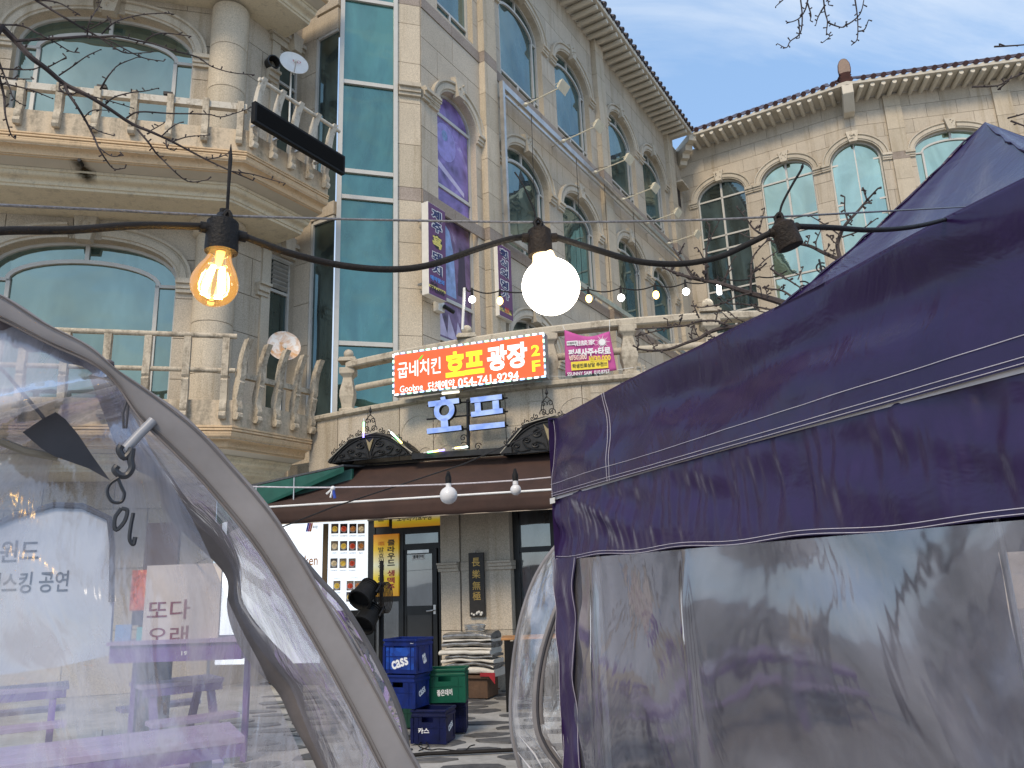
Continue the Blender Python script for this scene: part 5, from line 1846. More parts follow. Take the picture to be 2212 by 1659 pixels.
# ================================================================== purple pagoda tent on the right
from mathutils import noise as mnoise
def fnz(x, y, z=0.0): return mnoise.noise(Vector((x, y, z)))
TL0 = hz(1192, 1074, 2.02)
TR0 = hz(2212, 790, 2.02)
TAZ = math.degrees(math.atan2(TR0.x-TL0.x, TR0.y-TL0.y))
TS = Wall(TL0, TAZ)
TWID = 3.26
def purple(name, base, rough):
    m, t, out = newmat(name)
    n = noise(t, 7, 4, .6)
    col = ramp(t, n, .3, tuple(x*.85 for x in base), .7, tuple(x*1.15 for x in base))
    w1 = noise(t, 900, 1, .5)
    w2 = noise(t, 4.0, 4, .6, .6)
    b1 = bumpn(t, w2, .35, .03)
    b2 = t.nodes.new('ShaderNodeBump')
    b2.inputs['Strength'].default_value = .08
    b2.inputs['Distance'].default_value = .001
    t.links.new(w1, b2.inputs['Height'])
    t.links.new(b1, b2.inputs['Normal'])
    bs = bsdf(t, out, col, rough, 0, .5, b2.outputs['Normal'])
    bs.inputs['Sheen Weight'].default_value = .04
    bs.inputs['Sheen Tint'].default_value = (.5, .45, .9, 1)
    return m
PUR = purple('purple_tent_fabric', (.022, .009, .052), .24)
PURW = purple('purple_wall_fabric', (.026, .011, .060), .31)
THREAD = plain('pale_thread', (.62, .58, .62), .8)
tent = thing('purple_tent', TS(TWID/2, 0, -TWID/2), 'purple pagoda tent with clear plastic windows filling the right foreground', 'tent')
ZE0, ZE1, ZPK = 2.447, 2.447, 3.62
CEN = TS(TWID/2, ZPK, -TWID/2)
def ztopf(u): return ZE0+(ZE1-ZE0)*min(1, u*1.25)
sides = [TS]
P_ = TS(0, 0, 0)
for k in range(3):
    pass
cor = [TS(0, 0), TS(TWID, 0), TS(TWID, 0, -TWID), TS(0, 0, -TWID)]
def skirt_pt(u, v):
    """u along the near side, v 0 hem .. 1 eave"""
    s = u*TWID
    d = .018*math.sin(PI*v)*0
    d += .048*fnz(s*1.1-v*.7, v*1.5, 3)*(1-.2*v)*min(1, v*2.5) + .034*fnz(s*2.4+v*1.6, v*1.9, 9)*(1-v*.6)*min(1, v*2.5)
    d += .010*fnz(s*7-v*3, v*2.5, 21)*(1-v)*min(1, v*5)
    d += -.055*math.exp(-((v-.60)/.24)**2)*max(0, min(1, (u-.14)/.25))     # slack hollow under the eave bar
    z = 2.02+(ztopf(u)-2.02)*v
    return TS(s, z, d-.012*v*v)
def roof_pt(i, u, t):
    a, b = cor[i], cor[(i+1) % 4]
    p = a.lerp(b, u)
    c = Vector((CEN.x, CEN.y, 0))
    q = p.lerp(c, t)
    ze = ztopf(u)
    g = t**1.72
    z = ze+(ZPK-ze)*g - .05*math.sin(PI*t)*math.sin(PI*u)*1.0
    sdv = .022*fnz(u*5+i, t*4, 5)*math.sin(PI*t)
    return Vector((q.x, q.y, z+sdv))
mb = MB()
def near(u, v):
    if v < .42: return skirt_pt(u, v/.42)
    t = (v-.42)/.58
    p = roof_pt(0, u, t**1.15)
    if t < .02: p = skirt_pt(u, 1.0)
    return p
mb.grid(near, 150, 64)
mb.build('roof_cover', PUR, tent, smooth=True, sharp=180, normals=False)
for i in (1, 2, 3):
    MB().grid(lambda u, t: roof_pt(i, u, t), 24, 20).build('roof_panel', PUR, tent, smooth=True, sharp=180, normals=False)
    a, b = cor[i], cor[(i+1) % 4]
    MB().grid(lambda u, v: Vector(((a.lerp(b, u)).x, (a.lerp(b, u)).y, 2.02+.44*v)), 12, 3).build('valance', PUR, tent, smooth=True, normals=False)
# ruffled hip seams near the peak
for uu in (1.0, .0):
    pts = []
    for k in range(30):
        t = .30+.68*k/29
        pts.append(roof_pt(0, uu, t) + Vector((.003*math.sin(k*2.9), 0, .004+.005*math.sin(k*2.1))))
    MB().tube(pts, [.010+.004*math.sin(k*1.7) for k in range(30)], 6, flat=.6).build('hip_seam', PUR, tent, smooth=True)
# frame legs and eave bars
for c_ in cor:
    q = c_.lerp(Vector((CEN.x, CEN.y, 0)), .10)
    MB().tube([Vector((q.x, q.y, 0)), Vector((q.x, q.y, 2.42))], .022, 8).build('leg', STEEL, tent, smooth=True)
# gathered wall panel below the hem
def wall_pt(u, v):
    s = u*TWID
    top = 2.028
    bot = 1.688-.006*math.sin(s*9)
    z = bot+(top-bot)*v
    wv = fnz(s*11, v*.8, 1)*.6 + fnz(s*24, v*1.6, 4)*.4
    amp = .026*(.12+.88*math.sin(PI*min(1, .03+v*.9)))*(1 if s < 1.3 else 1.15)
    big = .06*fnz(s*2.4+v*1.8, v*1.3, 8)
    return TS(s+.004*wv, z, -.010+amp*wv+big*math.sin(PI*v)-.006*v)
MB().grid(wall_pt, 420, 24).build('gathered_wall', PURW, tent, smooth=True, sharp=180, normals=False)
# left fabric border of the window, wavy
def strip_w(v): return .075+.018*math.sin(v*6.5+.5)+.03*(1-v)
def strip_pt(u, v):
    z = v*1.69
    w = .19+.09*max(0, (v-.55)/.45)**1.5+.17*max(0, (.6-v)/.6)**1.3
    d = .008*math.sin(v*26+u*2.5)*(.4+.6*u)+.022*fnz(u*2, v*7, 3)+.004
    return TS(-.012+.006*math.sin(v*46)+u*w, z, d)
MB().grid(strip_pt, 10, 120).build('window_border', PURW, tent, smooth=True, sharp=180, normals=False)
# clear plastic window
VINW = vinyl('tent_window_vinyl', (.88, .88, .94), .15, .26, 1.5, .60, .08, (.72, .70, .78), stretch=(1, 1, .6))
def win_pt(u, v):
    s = .02+u*(TWID-.06)
    z = .02+v*1.665
    d = .075*fnz(s*1.1+z*.8, z*.9-s*.5, 2)+.007*fnz(s*2.6+z*2.4, z*1.6-s, 6)-.012
    d += .014*math.exp(-((s-.42)/.02)**2)+.016*math.exp(-((s-1.25)/.018)**2)
    return TS(s, z, d*min(1, (1-v)*9)*min(1, s*2.2)-.008)
MB().grid(win_pt, 120, 60).build('clear_window', VINW, tent, smooth=True, sharp=180, normals=False)
# white stitching: thin threads laid just proud of the cloth
def stitch(fn, n, r=.0011, name='stitching'):
    MB().tube([fn(i/n) for i in range(n+1)], r, 4).build(name, THREAD, tent)
n_ = TS.n
stitch(lambda u: skirt_pt(u*.98, .16)+n_*.003, 90)
for v in (.012, .045): stitch(lambda u: skirt_pt(u*.98, v)+n_*.003, 90)
for z in (.012, .05): stitch(lambda u: wall_pt(u*.98, z)+n_*.004, 200)
for u in (.205, .212): stitch(lambda v: skirt_pt(u+.006*math.sin(v*5), v)+n_*.003, 30)
for uu in (.02, .97): stitch(lambda v: strip_pt(uu, v)+n_*.003, 110)
stitch(lambda v: skirt_pt(.004, v)+n_*.003, 30)
# pale webbing showing between skirt and wall
MB().grid(lambda u, v: TS(.02+u*.9*TWID, 2.004+.02*v+.014*math.sin(PI*u), -.010), 40, 1).build('webbing', plain('pale_webbing', (.60, .54, .52), .8), tent, normals=False)
MB().grid(lambda u, v: TS(-.02+u*.07, 1.985+.03*v, .004), 4, 1).build('corner_tape', WHITEPL, tent, normals=False)
# far walls of the tent, so that the window looks into an interior
for i in (1, 2, 3):
    a, b = cor[i], cor[(i+1) % 4]
    MB().grid(lambda u, v: Vector(((a.lerp(b, u)).x, (a.lerp(b, u)).y, 1.65+.40*v)), 12, 2).build('upper_wall', PURW, tent, normals=False)
    if i != 3:
        MB().grid(lambda u, v: Vector(((a.lerp(b, u)).x+.03*fnz(u*6, v*3, i), (a.lerp(b, u)).y+.03*fnz(u*5, v*3, i+4), 1.66*v)), 24, 12).build('clear_wall', VINW, tent, smooth=True, sharp=180, normals=False)
    else:
        MB().grid(lambda u, v: Vector(((a.lerp(b, u)).x+.03*fnz(u*6, v*3, i), (a.lerp(b, u)).y+.03*fnz(u*5, v*3, i+4), 1.66*v)), 24, 12).build('fabric_wall', PURW, tent, smooth=True, sharp=180, normals=False)

# ================================================================== clear dome tents
GREYF = plain('grey_tent_fabric', (.225, .215, .222), .7, var=.22, scale=4, bump=.06, bscale=500)
DGREY = plain('dark_grey_fabric', (.055, .055, .065), .7, var=.2, scale=7)
TAUPE = plain('taupe_webbing', (.16, .14, .135), .7, var=.25, scale=9)
VIN1 = vinyl('dome_vinyl', (.84, .85, .89), .36, .14, 2.8, .7, .12, (.52, .51, .56), stretch=(2.2, 1.6, .6))
def smooth_path(pts, n):
    """Catmull-Rom through points"""
    P = [Vector(p) for p in pts]
    P = [P[0]*2-P[1]] + P + [P[-1]*2-P[-2]]
    seg = len(P)-3
    out_ = []
    for k in range(n+1):
        f = k/n*seg
        i = min(int(f), seg-1)
        t = f-i
        p0, p1, p2, p3 = P[i:i+4]
        out_.append(.5*((2*p1)+(-p0+p2)*t+(2*p0-5*p1+4*p2-p3)*t*t+(-p0+3*p1-3*p2+p3)*t**3))
    return out_
def path_at(path, u):
    f = u*(len(path)-1)
    i = min(int(f), len(path)-2)
    return path[i].lerp(path[i+1], f-i)
d1 = thing('clear_dome_tent', (-1.6, 2.2, 0), 'nearest clear plastic dome tent with grey ribs filling the lower left corner', 'tent', 'clear dome tents')
A_out = [(-260, 560), (-100, 598), (0, 634), (100, 698), (190, 745), (262, 803), (350, 862), (430, 925), (500, 1000), (600, 1120), (700, 1284), (800, 1456), (880, 1606), (930, 1700), (985, 1850), (1010, 1990)]
A_in = [(-260, 615), (-100, 652), (0, 690), (110, 745), (205, 788), (255, 832), (305, 905), (385, 985), (460, 1065), (560, 1190), (655, 1345), (745, 1505), (815, 1640), (860, 1735), (920, 1880), (950, 2000)]
DA = 1.9
po = smooth_path([dist(x, y, DA) for x, y in A_out], 70)
pi_ = smooth_path([dist(x, y, DA+.012) for x, y in A_in], 70)
MB().grid(lambda u, v: path_at(po, u).lerp(path_at(pi_, u), v)+Vector((0, -.004*math.sin(PI*v), 0))+Vector((0, 0, .004*fnz(u*20, v, 2))), 70, 6).build('rib_sleeve', GREYF, d1, smooth=True, sharp=180, thick=.006)
MB().tube([path_at(pi_, k/70)+Vector((0, -.006, 0)) for k in range(71)], .003, 5).build('rib_seam', TAUPE, d1)
for vv in (.06, .10, .86):
    MB().tube([path_at(po, k/90).lerp(path_at(pi_, k/90), vv)+Vector((0, -.009, 0)) for k in range(91)], .0011, 4).build('rib_stitching', TAUPE, d1)
B_mid = [(215, 800), (262, 905), (300, 990), (345, 1030), (382, 1085), (455, 1160), (500, 1235), (512, 1310), (560, 1405), (622, 1478), (655, 1560), (705, 1660), (760, 1800), (800, 1950)]
pb_ = smooth_path([dist(x, y, 2.35) for x, y in B_mid], 70)
mb = MB()
def bandB(u, v):
    p = path_at(pb_, u)
    w = .034+.012*math.sin(u*22)
    return p+Vector((-(v-.5)*w*1.6, 0, -(v-.5)*w*.9)) + Vector((.006*math.sin(u*31), 0, 0))
MB().grid(bandB, 70, 3).build('rear_rib', TAUPE, d1, smooth=True, sharp=180, thick=.004, normals=False)
C_l = [(-500, 640), (-500, 800), (-480, 1000), (-460, 1200), (-440, 1450), (-420, 1700), (-400, 2000)]
pc_ = smooth_path([dist(x, y, 2.1) for x, y in C_l], 40)
def shellAB(u, v):
    p = path_at(pi_, .25+u*.75).lerp(path_at(pb_, u), v)
    w = fnz(p.x*5, p.z*5, 1)*.02+fnz(p.x*12, p.z*9, 7)*.008
    return p+Vector((0, w, 0))
MB().grid(shellAB, 70, 16).build('clear_panel', VIN1, d1, smooth=True, sharp=180, normals=False)
pn = smooth_path([dist(x, y, DA+.02) for x, y in A_in[:6]] + [dist(x, y, 2.2) for x, y in ((275, 880), (320, 960), (430, 1150), (520, 1350), (620, 1560), (720, 1800), (780, 2000))], 60)
def shellBC(u, v):
    p = path_at(pn, u).lerp(path_at(pc_, u), v)
    bul = math.sin(PI*v)*.22
    w = fnz(p.x*4, p.z*4, 11)*.03+fnz(p.x*9+p.z*6, p.z*8, 17)*.010
    return p+Vector((0, w-bul*.3, 0))
MB().grid(shellBC, 60, 40).build('clear_panel', VIN1, d1, smooth=True, sharp=180, normals=False)
def V4(x, y): return (x*.2728, 630.9+y*.2728)
def patch(pts, D, mat, name, parent, th=.004):
    P = [dist(*V4(*p), D) for p in pts]
    return MB().poly(P).build(name, mat, parent, thick=th, normals=False)
patch([(180, 1110), (330, 1010), (440, 950), (520, 1010), (620, 1130), (740, 1310), (870, 1490), (700, 1395), (560, 1345), (430, 1300), (330, 1240)], 2.02, DGREY, 'fabric_flap', d1)
VALP = plain('valance_fabric', (.15, .13, .15), .75, var=.3, scale=8, bump=.3)
def val(u, v):
    a = smooth_path([dist(*V4(x, y), 1.93) for x, y in ((-400, 60), (0, 175), (300, 290), (600, 420), (920, 575))], 20)
    b = smooth_path([dist(*V4(x, y), 1.96) for x, y in ((-400, 260), (0, 370), (140, 440), (500, 540), (935, 720))], 20)
    return path_at(a, u).lerp(path_at(b, u), v)+Vector((0, .012*math.sin(u*17), .004*math.sin(u*40)))
_va = smooth_path([dist(*V4(x, y), 1.93) for x, y in ((-400, 60), (0, 175), (300, 290), (600, 420), (920, 575))], 20)
_vb = smooth_path([dist(*V4(x, y), 1.96) for x, y in ((-400, 260), (0, 370), (140, 440), (500, 540), (935, 720))], 20)
MB().grid(lambda u, v: path_at(_va, u).lerp(path_at(_vb, u), v)+Vector((0, .012*math.sin(u*17), .004*math.sin(u*40))), 40, 5).build('inner_valance', VALP, d1, smooth=True, sharp=180, thick=.003, normals=False)
MB().tube([dist(*V4(x, y), 2.03) for x, y in ((-60, 540), (60, 660), (180, 800), (350, 1000))], .010, 6, flat=.4).build('dark_strap', DGREY, d1)
MB().tube([dist(*V4(x, y), 2.06) for x, y in ((0, 1180), (200, 1260), (460, 1310))], .009, 6).build('pole', plain('tan_pole', (.30, .27, .22), .6), d1)
# tie strap, white tube and black hooks
MB().tube([dist(*V4(x, y), 1.90) for x, y in ((1215, 1015), (1100, 1130), (985, 1255))], .011, 10).build('white_tube', plain('milky_tube', (.30, .31, .34), .35), d1, smooth=True)
HK = plain('hook_black', (.025, .028, .036), .4)
MB().tube(smooth_path([dist(*V4(x, y), 1.89) for x, y in ((960, 1215), (945, 1255), (985, 1310), (1030, 1270), (1045, 1240), (1035, 1330), (1045, 1390), (1005, 1450), (950, 1450), (910, 1410), (930, 1375))], 40), .0075, 8).build('hook', HK, d1, smooth=True)
MB().tube(smooth_path([dist(*V4(x, y), 1.88) for x, y in ((940, 1470), (870, 1520), (850, 1590), (890, 1660), (960, 1660), (985, 1600), (960, 1540), (935, 1480))], 40), .0062, 8, flat=.6).build('clip', HK, d1, smooth=True)
MB().tube(smooth_path([dist(x, y, 1.88) for x, y in ((262, 1098), (248, 1120), (250, 1145), (268, 1128), (275, 1103), (262, 1098))], 24), .0042, 6).build('loop', HK, d1, smooth=True)
MB().tube(smooth_path([dist(x, y, 1.88) for x, y in ((288, 1108), (282, 1140), (280, 1165), (288, 1176), (292, 1160))], 24), .0046, 6).build('cord_end', HK, d1, smooth=True)
for pts in (((1010, 850), (975, 960), (980, 1080)), ((1020, 860), (1010, 980), (1000, 1080)), ((1000, 860), (1080, 940), (1180, 990))):
    MB().tube([dist(*V4(*p), 1.91) for p in pts], .0028, 5).build('elastic_cord', DGREY, d1)
# second dome just behind it
VIN2 = vinyl('dome_vinyl_far', (.88, .90, .93), .14, .20, 2.5, .8, .05, (.8, .82, .88))
d2 = thing('clear_dome_tent', hz(800, 1700, 0), 'clear dome tent whose thin rounded edge shows behind the nearest dome', 'tent', 'clear dome tents')
E2 = [(560, 1120), (640, 1195), (690, 1252), (745, 1312), (800, 1402), (845, 1492), (870, 1560), (882, 1640), (880, 1730), (860, 1850)]
pe = smooth_path([dist(x, y, 3.6) for x, y in E2], 50)
MB().tube(pe, .012, 8).build('edge_rib', plain('dark_edge', (.10, .10, .11), .4), d2, smooth=True)
pe2 = [p+Vector((-.045, .02, -.012)) for p in pe]
MB().tube(pe2, .004, 6).build('edge_seam', GREYF, d2, smooth=True)
MB().grid(lambda u, v: path_at(pe, u)+Vector((-v*.40, .35*math.sin(v*PI/2), -.12*v*v*(1-u)))+Vector((0, .02*fnz(u*9, v*7, 3), 0)), 50, 16).build('clear_panel', VIN2, d2, smooth=True, sharp=180, normals=False)
# third dome between the purple tent and the shop
VIN3 = vinyl('dome_vinyl_mid', (.84, .86, .88), .30, .26, 6, 1.0, .08, (.80, .80, .82), stretch=(1, 1, .35))
d3 = thing('clear_dome_tent', hz(1180, 1680, 0), 'clear dome tent with a grey zip bulging out left of the purple tent', 'tent', 'clear dome tents')
E3 = [(1330, 1090), (1262, 1120), (1208, 1172), (1160, 1240), (1127, 1330), (1108, 1440), (1104, 1560), (1118, 1640), (1150, 1740), (1175, 1790)]
Z3 = [(1400, 1180), (1290, 1215), (1225, 1275), (1185, 1370), (1165, 1460), (1162, 1550), (1180, 1610), (1232, 1680), (1280, 1740), (1300, 1790)]
q3 = smooth_path([dist(x, y, 6.0) for x, y in E3], 60)
z3 = smooth_path([dist(x, y, 5.75) for x, y in Z3], 60)
MB().tube(q3, .016, 8).build('edge_rib', GREYF, d3, smooth=True)
MB().tube([p+Vector((.02, .01, .0)) for p in q3], .006, 6).build('edge_piping', DGREY, d3, smooth=True)
MB().grid(lambda u, v: path_at(z3, u)+Vector((.075*(v-.5), -.01, .02*(v-.5))), 60, 3).build('zip_tape', GREYF, d3, smooth=True, sharp=180, thick=.004, normals=False)
MB().tube([p+Vector((0, -.016, 0)) for p in z3], .010, 6).build('zip', DGREY, d3, smooth=True)
def sh3(u, v):
    p = path_at(q3, u).lerp(path_at(z3, u), v)
    return p+Vector((0, -.06*math.sin(PI*v)+.02*fnz(u*10, v*4, 1), 0))
MB().grid(sh3, 60, 12).build('clear_panel', VIN3, d3, smooth=True, sharp=180, normals=False)
w3_ = [p+Vector((1.6, .5, 0)) for p in z3]
MB().grid(lambda u, v: path_at(z3, u).lerp(path_at(w3_, u), v)+Vector((0, -.25*math.sin(PI*v)+.03*fnz(u*9, v*6, 5), 0)), 60, 16).build('clear_panel', VIN3, d3, smooth=True, sharp=180, normals=False)
for k, (ax_, ay_, bx_, by_) in enumerate(((1122, 1590, 1175, 1665), (1128, 1572, 1205, 1668), (1138, 1548, 1212, 1640), (1118, 1625, 1160, 1690))):
    a = dist(ax_, ay_, 5.9)
    b = dist(bx_, by_, 5.7)
    MB().tube([a, a.lerp(b, .5)+Vector((.02, -.03, 0)), b], [.002, .009, .002], 5, flat=.4).build('crease_fold', plain('crease', (.62, .62, .64), .3) if k == 0 else bpy.data.materials['crease'], d3, smooth=True)

# ================================================================== near string of lamps
near_p = [(-120, 515, .98), (0, 499, 1.0), (150, 497, 1.02), (300, 487, 1.04), (436, 489, 1.06)]
seg2 = [(530, 512, 1.07), (620, 545, 1.08), (730, 572, 1.10), (840, 582, 1.11), (930, 572, 1.12), (1030, 538, 1.13), (1100, 517, 1.14), (1130, 512, 1.15)]
seg3 = [(1200, 512, 1.16), (1290, 540, 1.18), (1380, 565, 1.21), (1470, 570, 1.24), (1550, 556, 1.26), (1610, 530, 1.28), (1662, 504, 1.29)]
seg4 = [(1720, 489, 1.32), (1800, 492, 1.42), (1880, 497, 1.55), (1960, 492, 1.75), (2020, 480, 1.98), (2075, 464, 2.35), (2140, 440, 2.6)]
st = thing('string_light_cable', dist(1100, 540, 1.13), 'thick black lamp cable swagging across the whole view', 'cable')
for sgm in (near_p, seg2, seg3, seg4):
    MB().tube(smooth_path([dist(*p) for p in sgm], 40), .0052, 10).build('cable', RUBBER, st, smooth=True)
wr = thing('steel_wire', dist(1100, 475, 1.13), 'thin twisted steel wire stretched above the lamp cable', 'wire')
wire = [(-120, 437, .98), (0, 443, 1.0), (240, 454, 1.03), (485, 466, 1.06), (820, 475, 1.10), (1160, 480, 1.14), (1440, 477, 1.22), (1685, 468, 1.30), (1880, 458, 1.56), (2085, 447, 2.30), (2150, 443, 2.6)]
MB().tube(smooth_path([dist(*p) for p in wire], 90), .0019, 8).build('wire_rope', plain('galvanised_wire', (.22, .21, .21), .45, .6, var=.4, scale=220), wr, smooth=True)
SOCK = plain('socket_rubber', (.011, .010, .010), .6, spec=.25, var=.3, scale=40, bump=.3, bscale=220)
SOCKR = plain('socket_rusty', (.022, .015, .010), .6, spec=.25, var=.6, scale=45, bump=.4, bscale=200)
def socket(x, y, D, axis, mat, label, armL, armR, h=.052, r=.0225, lab_open=False):
    c = dist(x, y, D)
    t = thing('lamp_socket', c, label, 'lamp socket', 'lamp sockets on the near cable')
    ax = Vector(axis).normalized()
    MB().lathe(c-ax*h*.5, [(r*.80, .0), (r*.98, .0), (r*1.0, h*.1), (r*.97, h*.5), (r*.95, h*.86), (r*.55, h*1.0), (r*.35, h*1.12), (.001, h*1.13)], 24, axis=ax).build('body', mat, t, smooth=True, sharp=35)
    for p in (armL, armR):
        e = dist(*p)
        s = c+ax*h*.10
        MB().tube([s, s.lerp(e, .55), s.lerp(e, .56), e], [.0095, .0095, .0080, .0075], 12).build('cable_arm', mat, t, smooth=True, sharp=40)
    MB().tube([c+ax*h*.55, c+ax*h*.75], .006, 8).build('hanger', mat, t)
    return t, c, ax
s1, c1, a1 = socket(480, 508, 1.065, (.0, 0, 1), SOCK, 'black lamp socket above the glowing filament bulb', (432, 489, 1.06), (532, 513, 1.07))
s2, c2, a2 = socket(1166, 522, 1.15, (.0, 0, 1), SOCKR, 'rusty lamp socket above the bright white globe', (1128, 513, 1.15), (1202, 513, 1.16), h=.050, r=.020)
s3, c3, a3 = socket(1697, 507, 1.30, (-.28, 0, 1), SOCKR, 'rusty empty lamp socket tilted near the purple tent', (1662, 503, 1.29), (1722, 489, 1.32), h=.048, r=.0215)
MB().lathe(c3-a3*.0245, [(.0165, 0), (.0165, .0005)], 20, axis=a3).build('socket_hole', plain('hole_black', (.004, .004, .004), .9), s3)
# cable ties with long tails
tie = thing('cable_tie', c1+a1*.03, 'thick black cable tie pointing straight up above the filament bulb', 'cable tie', 'cable ties on the steel wire')
MB().tube([dist(490, 470, 1.06), dist(494, 400, 1.05), dist(498, 340, 1.05), dist(499, 312, 1.05)], [.0028, .0028, .0036, .0008], 8, flat=.8).build('tail', RUBBER, tie, smooth=True)
MB().tube(smooth_path([dist(483, 466, 1.05), dist(492, 456, 1.05), dist(498, 468, 1.05), dist(490, 482, 1.05), dist(483, 466, 1.05)], 20), .0032, 6).build('loop', RUBBER, tie, smooth=True)
tie = thing('cable_tie', c2+a2*.03, 'thin black cable tie curling up left above the bright globe', 'cable tie', 'cable ties on the steel wire')
MB().tube(smooth_path([dist(1160, 478, 1.14), dist(1152, 450, 1.14), dist(1130, 400, 1.13), dist(1112, 372, 1.13)], 20), .0013, 6).build('tail', RUBBER, tie, smooth=True)
MB().tube(smooth_path([dist(1154, 480, 1.135), dist(1162, 472, 1.135), dist(1170, 482, 1.135), dist(1161, 494, 1.135), dist(1154, 480, 1.135)], 20), .0026, 6).build('loop', RUBBER, tie, smooth=True)
tie = thing('cable_tie', c3+a3*.03, 'long black cable tie slanting up right above the empty socket', 'cable tie', 'cable ties on the steel wire')
MB().tube(smooth_path([dist(1683, 468, 1.29), dist(1690, 440, 1.29), dist(1712, 398, 1.29), dist(1730, 368, 1.29), dist(1735, 352, 1.29)], 24), [.0020]*20+[.0026, .0026, .002, .001, .0005], 6).build('tail', RUBBER, tie, smooth=True)
MB().tube(smooth_path([dist(1674, 470, 1.29), dist(1684, 460, 1.29), dist(1690, 472, 1.29), dist(1681, 486, 1.29), dist(1674, 470, 1.29)], 20), .0030, 6).build('loop', RUBBER, tie, smooth=True)
# filament bulb
fb = thing('filament_bulb', dist(462, 665, 1.06), 'pear-shaped filament bulb glowing amber', 'light bulb')
m, t, out = newmat('amber_glass')
tr = t.nodes.new('ShaderNodeBsdfTransparent')
tr.inputs['Color'].default_value = (1.0, .89, .70, 1)
gl = t.nodes.new('ShaderNodeBsdfGlossy')
gl.inputs['Roughness'].default_value = .03
lw_ = t.nodes.new('ShaderNodeLayerWeight')
lw_.inputs['Blend'].default_value = .42
ms = t.nodes.new('ShaderNodeMixShader')
t.links.new(lw_.outputs['Fresnel'], ms.inputs[0])
t.links.new(tr.outputs[0], ms.inputs[1])
t.links.new(gl.outputs[0], ms.inputs[2])
em = t.nodes.new('ShaderNodeEmission')
em.inputs['Color'].default_value = (1, .52, .14, 1)
em.inputs['Strength'].default_value = .12
ads = t.nodes.new('ShaderNodeAddShader')
t.links.new(ms.outputs[0], ads.inputs[0])
t.links.new(em.outputs[0], ads.inputs[1])
t.links.new(ads.outputs[0], out.inputs['Surface'])
AMB = m
bc = dist(463, 614, 1.06)
ax = (c1-a1*.02-bc).normalized()
R_ = .0315
prof = [(.001, -R_*1.02)]+[(R_*math.sin(PI*k/14), -R_*math.cos(PI*k/14)) for k in range(1, 10)]+[(R_*.80, R_*.70), (R_*.60, R_*1.05), (R_*.48, R_*1.40), (R_*.44, R_*1.75)]
MB().lathe(bc, prof, 32, axis=ax).build('envelope', AMB, fb, smooth=True, sharp=180)
FIL = emit('filament', (1, .66, .22), 34)
for k in range(4):
    a = PI/2*k+.5
    u = ax.orthogonal().normalized()
    w = ax.cross(u)
    o1 = u*math.cos(a)*.008+w*math.sin(a)*.008
    o2 = u*math.cos(a)*.016+w*math.sin(a)*.016
    MB().tube([bc+ax*.024+o1, bc-ax*.014+o2], .0036, 8).build('filament', FIL, fb, smooth=True)
MB().tube([bc+ax*.055, bc+ax*.026], [.007, .004], 8).build('glass_stem', emit('stem_glow', (1, .45, .12), 2.5), fb, smooth=True)
MB().lathe(bc+ax*R_*1.72, [(.0145, 0), (.0150, .006), (.0150, .012)], 20, axis=ax).build('collar', emit('collar_glow', (1, .30, .05), .9, (.4, .2, .1)), fb, smooth=True)
# white globe
gb = thing('globe_bulb', dist(1190, 680, 1.15), 'bright white glowing globe bulb hanging in the centre', 'light bulb')
gc_ = dist(1190, 619, 1.15)
GL = emit('globe_lit', (1, .90, .72), 5.5)
MB().sphere(gc_, .0462, 40, 26).build('globe', GL, gb, smooth=True, sharp=180)
ax = (c2-gc_).normalized()
MB().lathe(gc_+ax*.037, [(.026, 0), (.019, .010), (.017, .020)], 20, axis=ax).build('collar', emit('globe_collar', (1, .72, .40), 1.4), gb, smooth=True)
# ---- second line under the awning: white rope with two unlit bulbs
rope = thing('white_rope', dist(900, 1048, 4.4), 'thin white rope with a knot stretched across the brown awning', 'rope')
rp_ = [(430, 1050), (530, 1051), (718, 1053), (968, 1046), (1110, 1038), (1192, 1031), (1260, 1026)]
MB().tube(smooth_path([dist(x, y, 4.4) for x, y in rp_], 40), .0042, 6).build('rope', plain('rope_white', (.62, .58, .60), .8, var=.2, scale=60), rope, smooth=True)
k0 = dist(719, 1055, 4.39)
mb = MB().sphere(k0, .014, 10, 8)
mb.tube([k0, k0+Vector((-.035, 0, -.03))], .006, 5)
mb.tube([k0, k0+Vector((-.012, 0, -.05))], .006, 5)
mb.build('knot', WHITE, rope, smooth=True)
MB().tube([k0, k0+Vector((.012, 0, -.055))], .008, 6).build('blue_tape', plain('blue_tape', (.02, .06, .4), .5), rope)
MILK = plain('milky_glass', (.74, .73, .72), .25, var=.04)
for x, y, rpx, lab in ((969, 1070, 18.5, 'larger unlit white globe bulb in front of the brown awning'), (1114, 1058, 11.5, 'smaller unlit white bulb in front of the brown awning')):
    c = dist(x, y, 4.4)
    r = rpx/1662*4.5
    t = thing('unlit_bulb', c, lab, 'light bulb', 'unlit bulbs by the awning')
    MB().sphere(c, r, 28, 18).build('globe', MILK, t, smooth=True, sharp=180)
    MB().lathe(c+Vector((0, 0, r*.93)), [(.016, 0), (.015, .025)], 14).build('neck', MILK, t, smooth=True)
    MB().lathe(c+Vector((0, 0, r*.93+.022)), [(.017, 0), (.018, .03), (.012, .05), (.006, .07)], 14).build('socket', SOCK, t, smooth=True)
# black guy strap from the tent corner
gs = thing('guy_strap', dist(600, 1140, 4.6), 'black strap slanting from the tent corner down across the awning', 'strap')
MB().tube([TS(-.01, 2.40, .02), dist(1000, 1003, 4.35), dist(720, 1095, 4.5), dist(560, 1158, 4.7), hz(250, 1290, 1.2)], .008, 6, flat=.5).build('strap', BLACKM, gs, smooth=True)
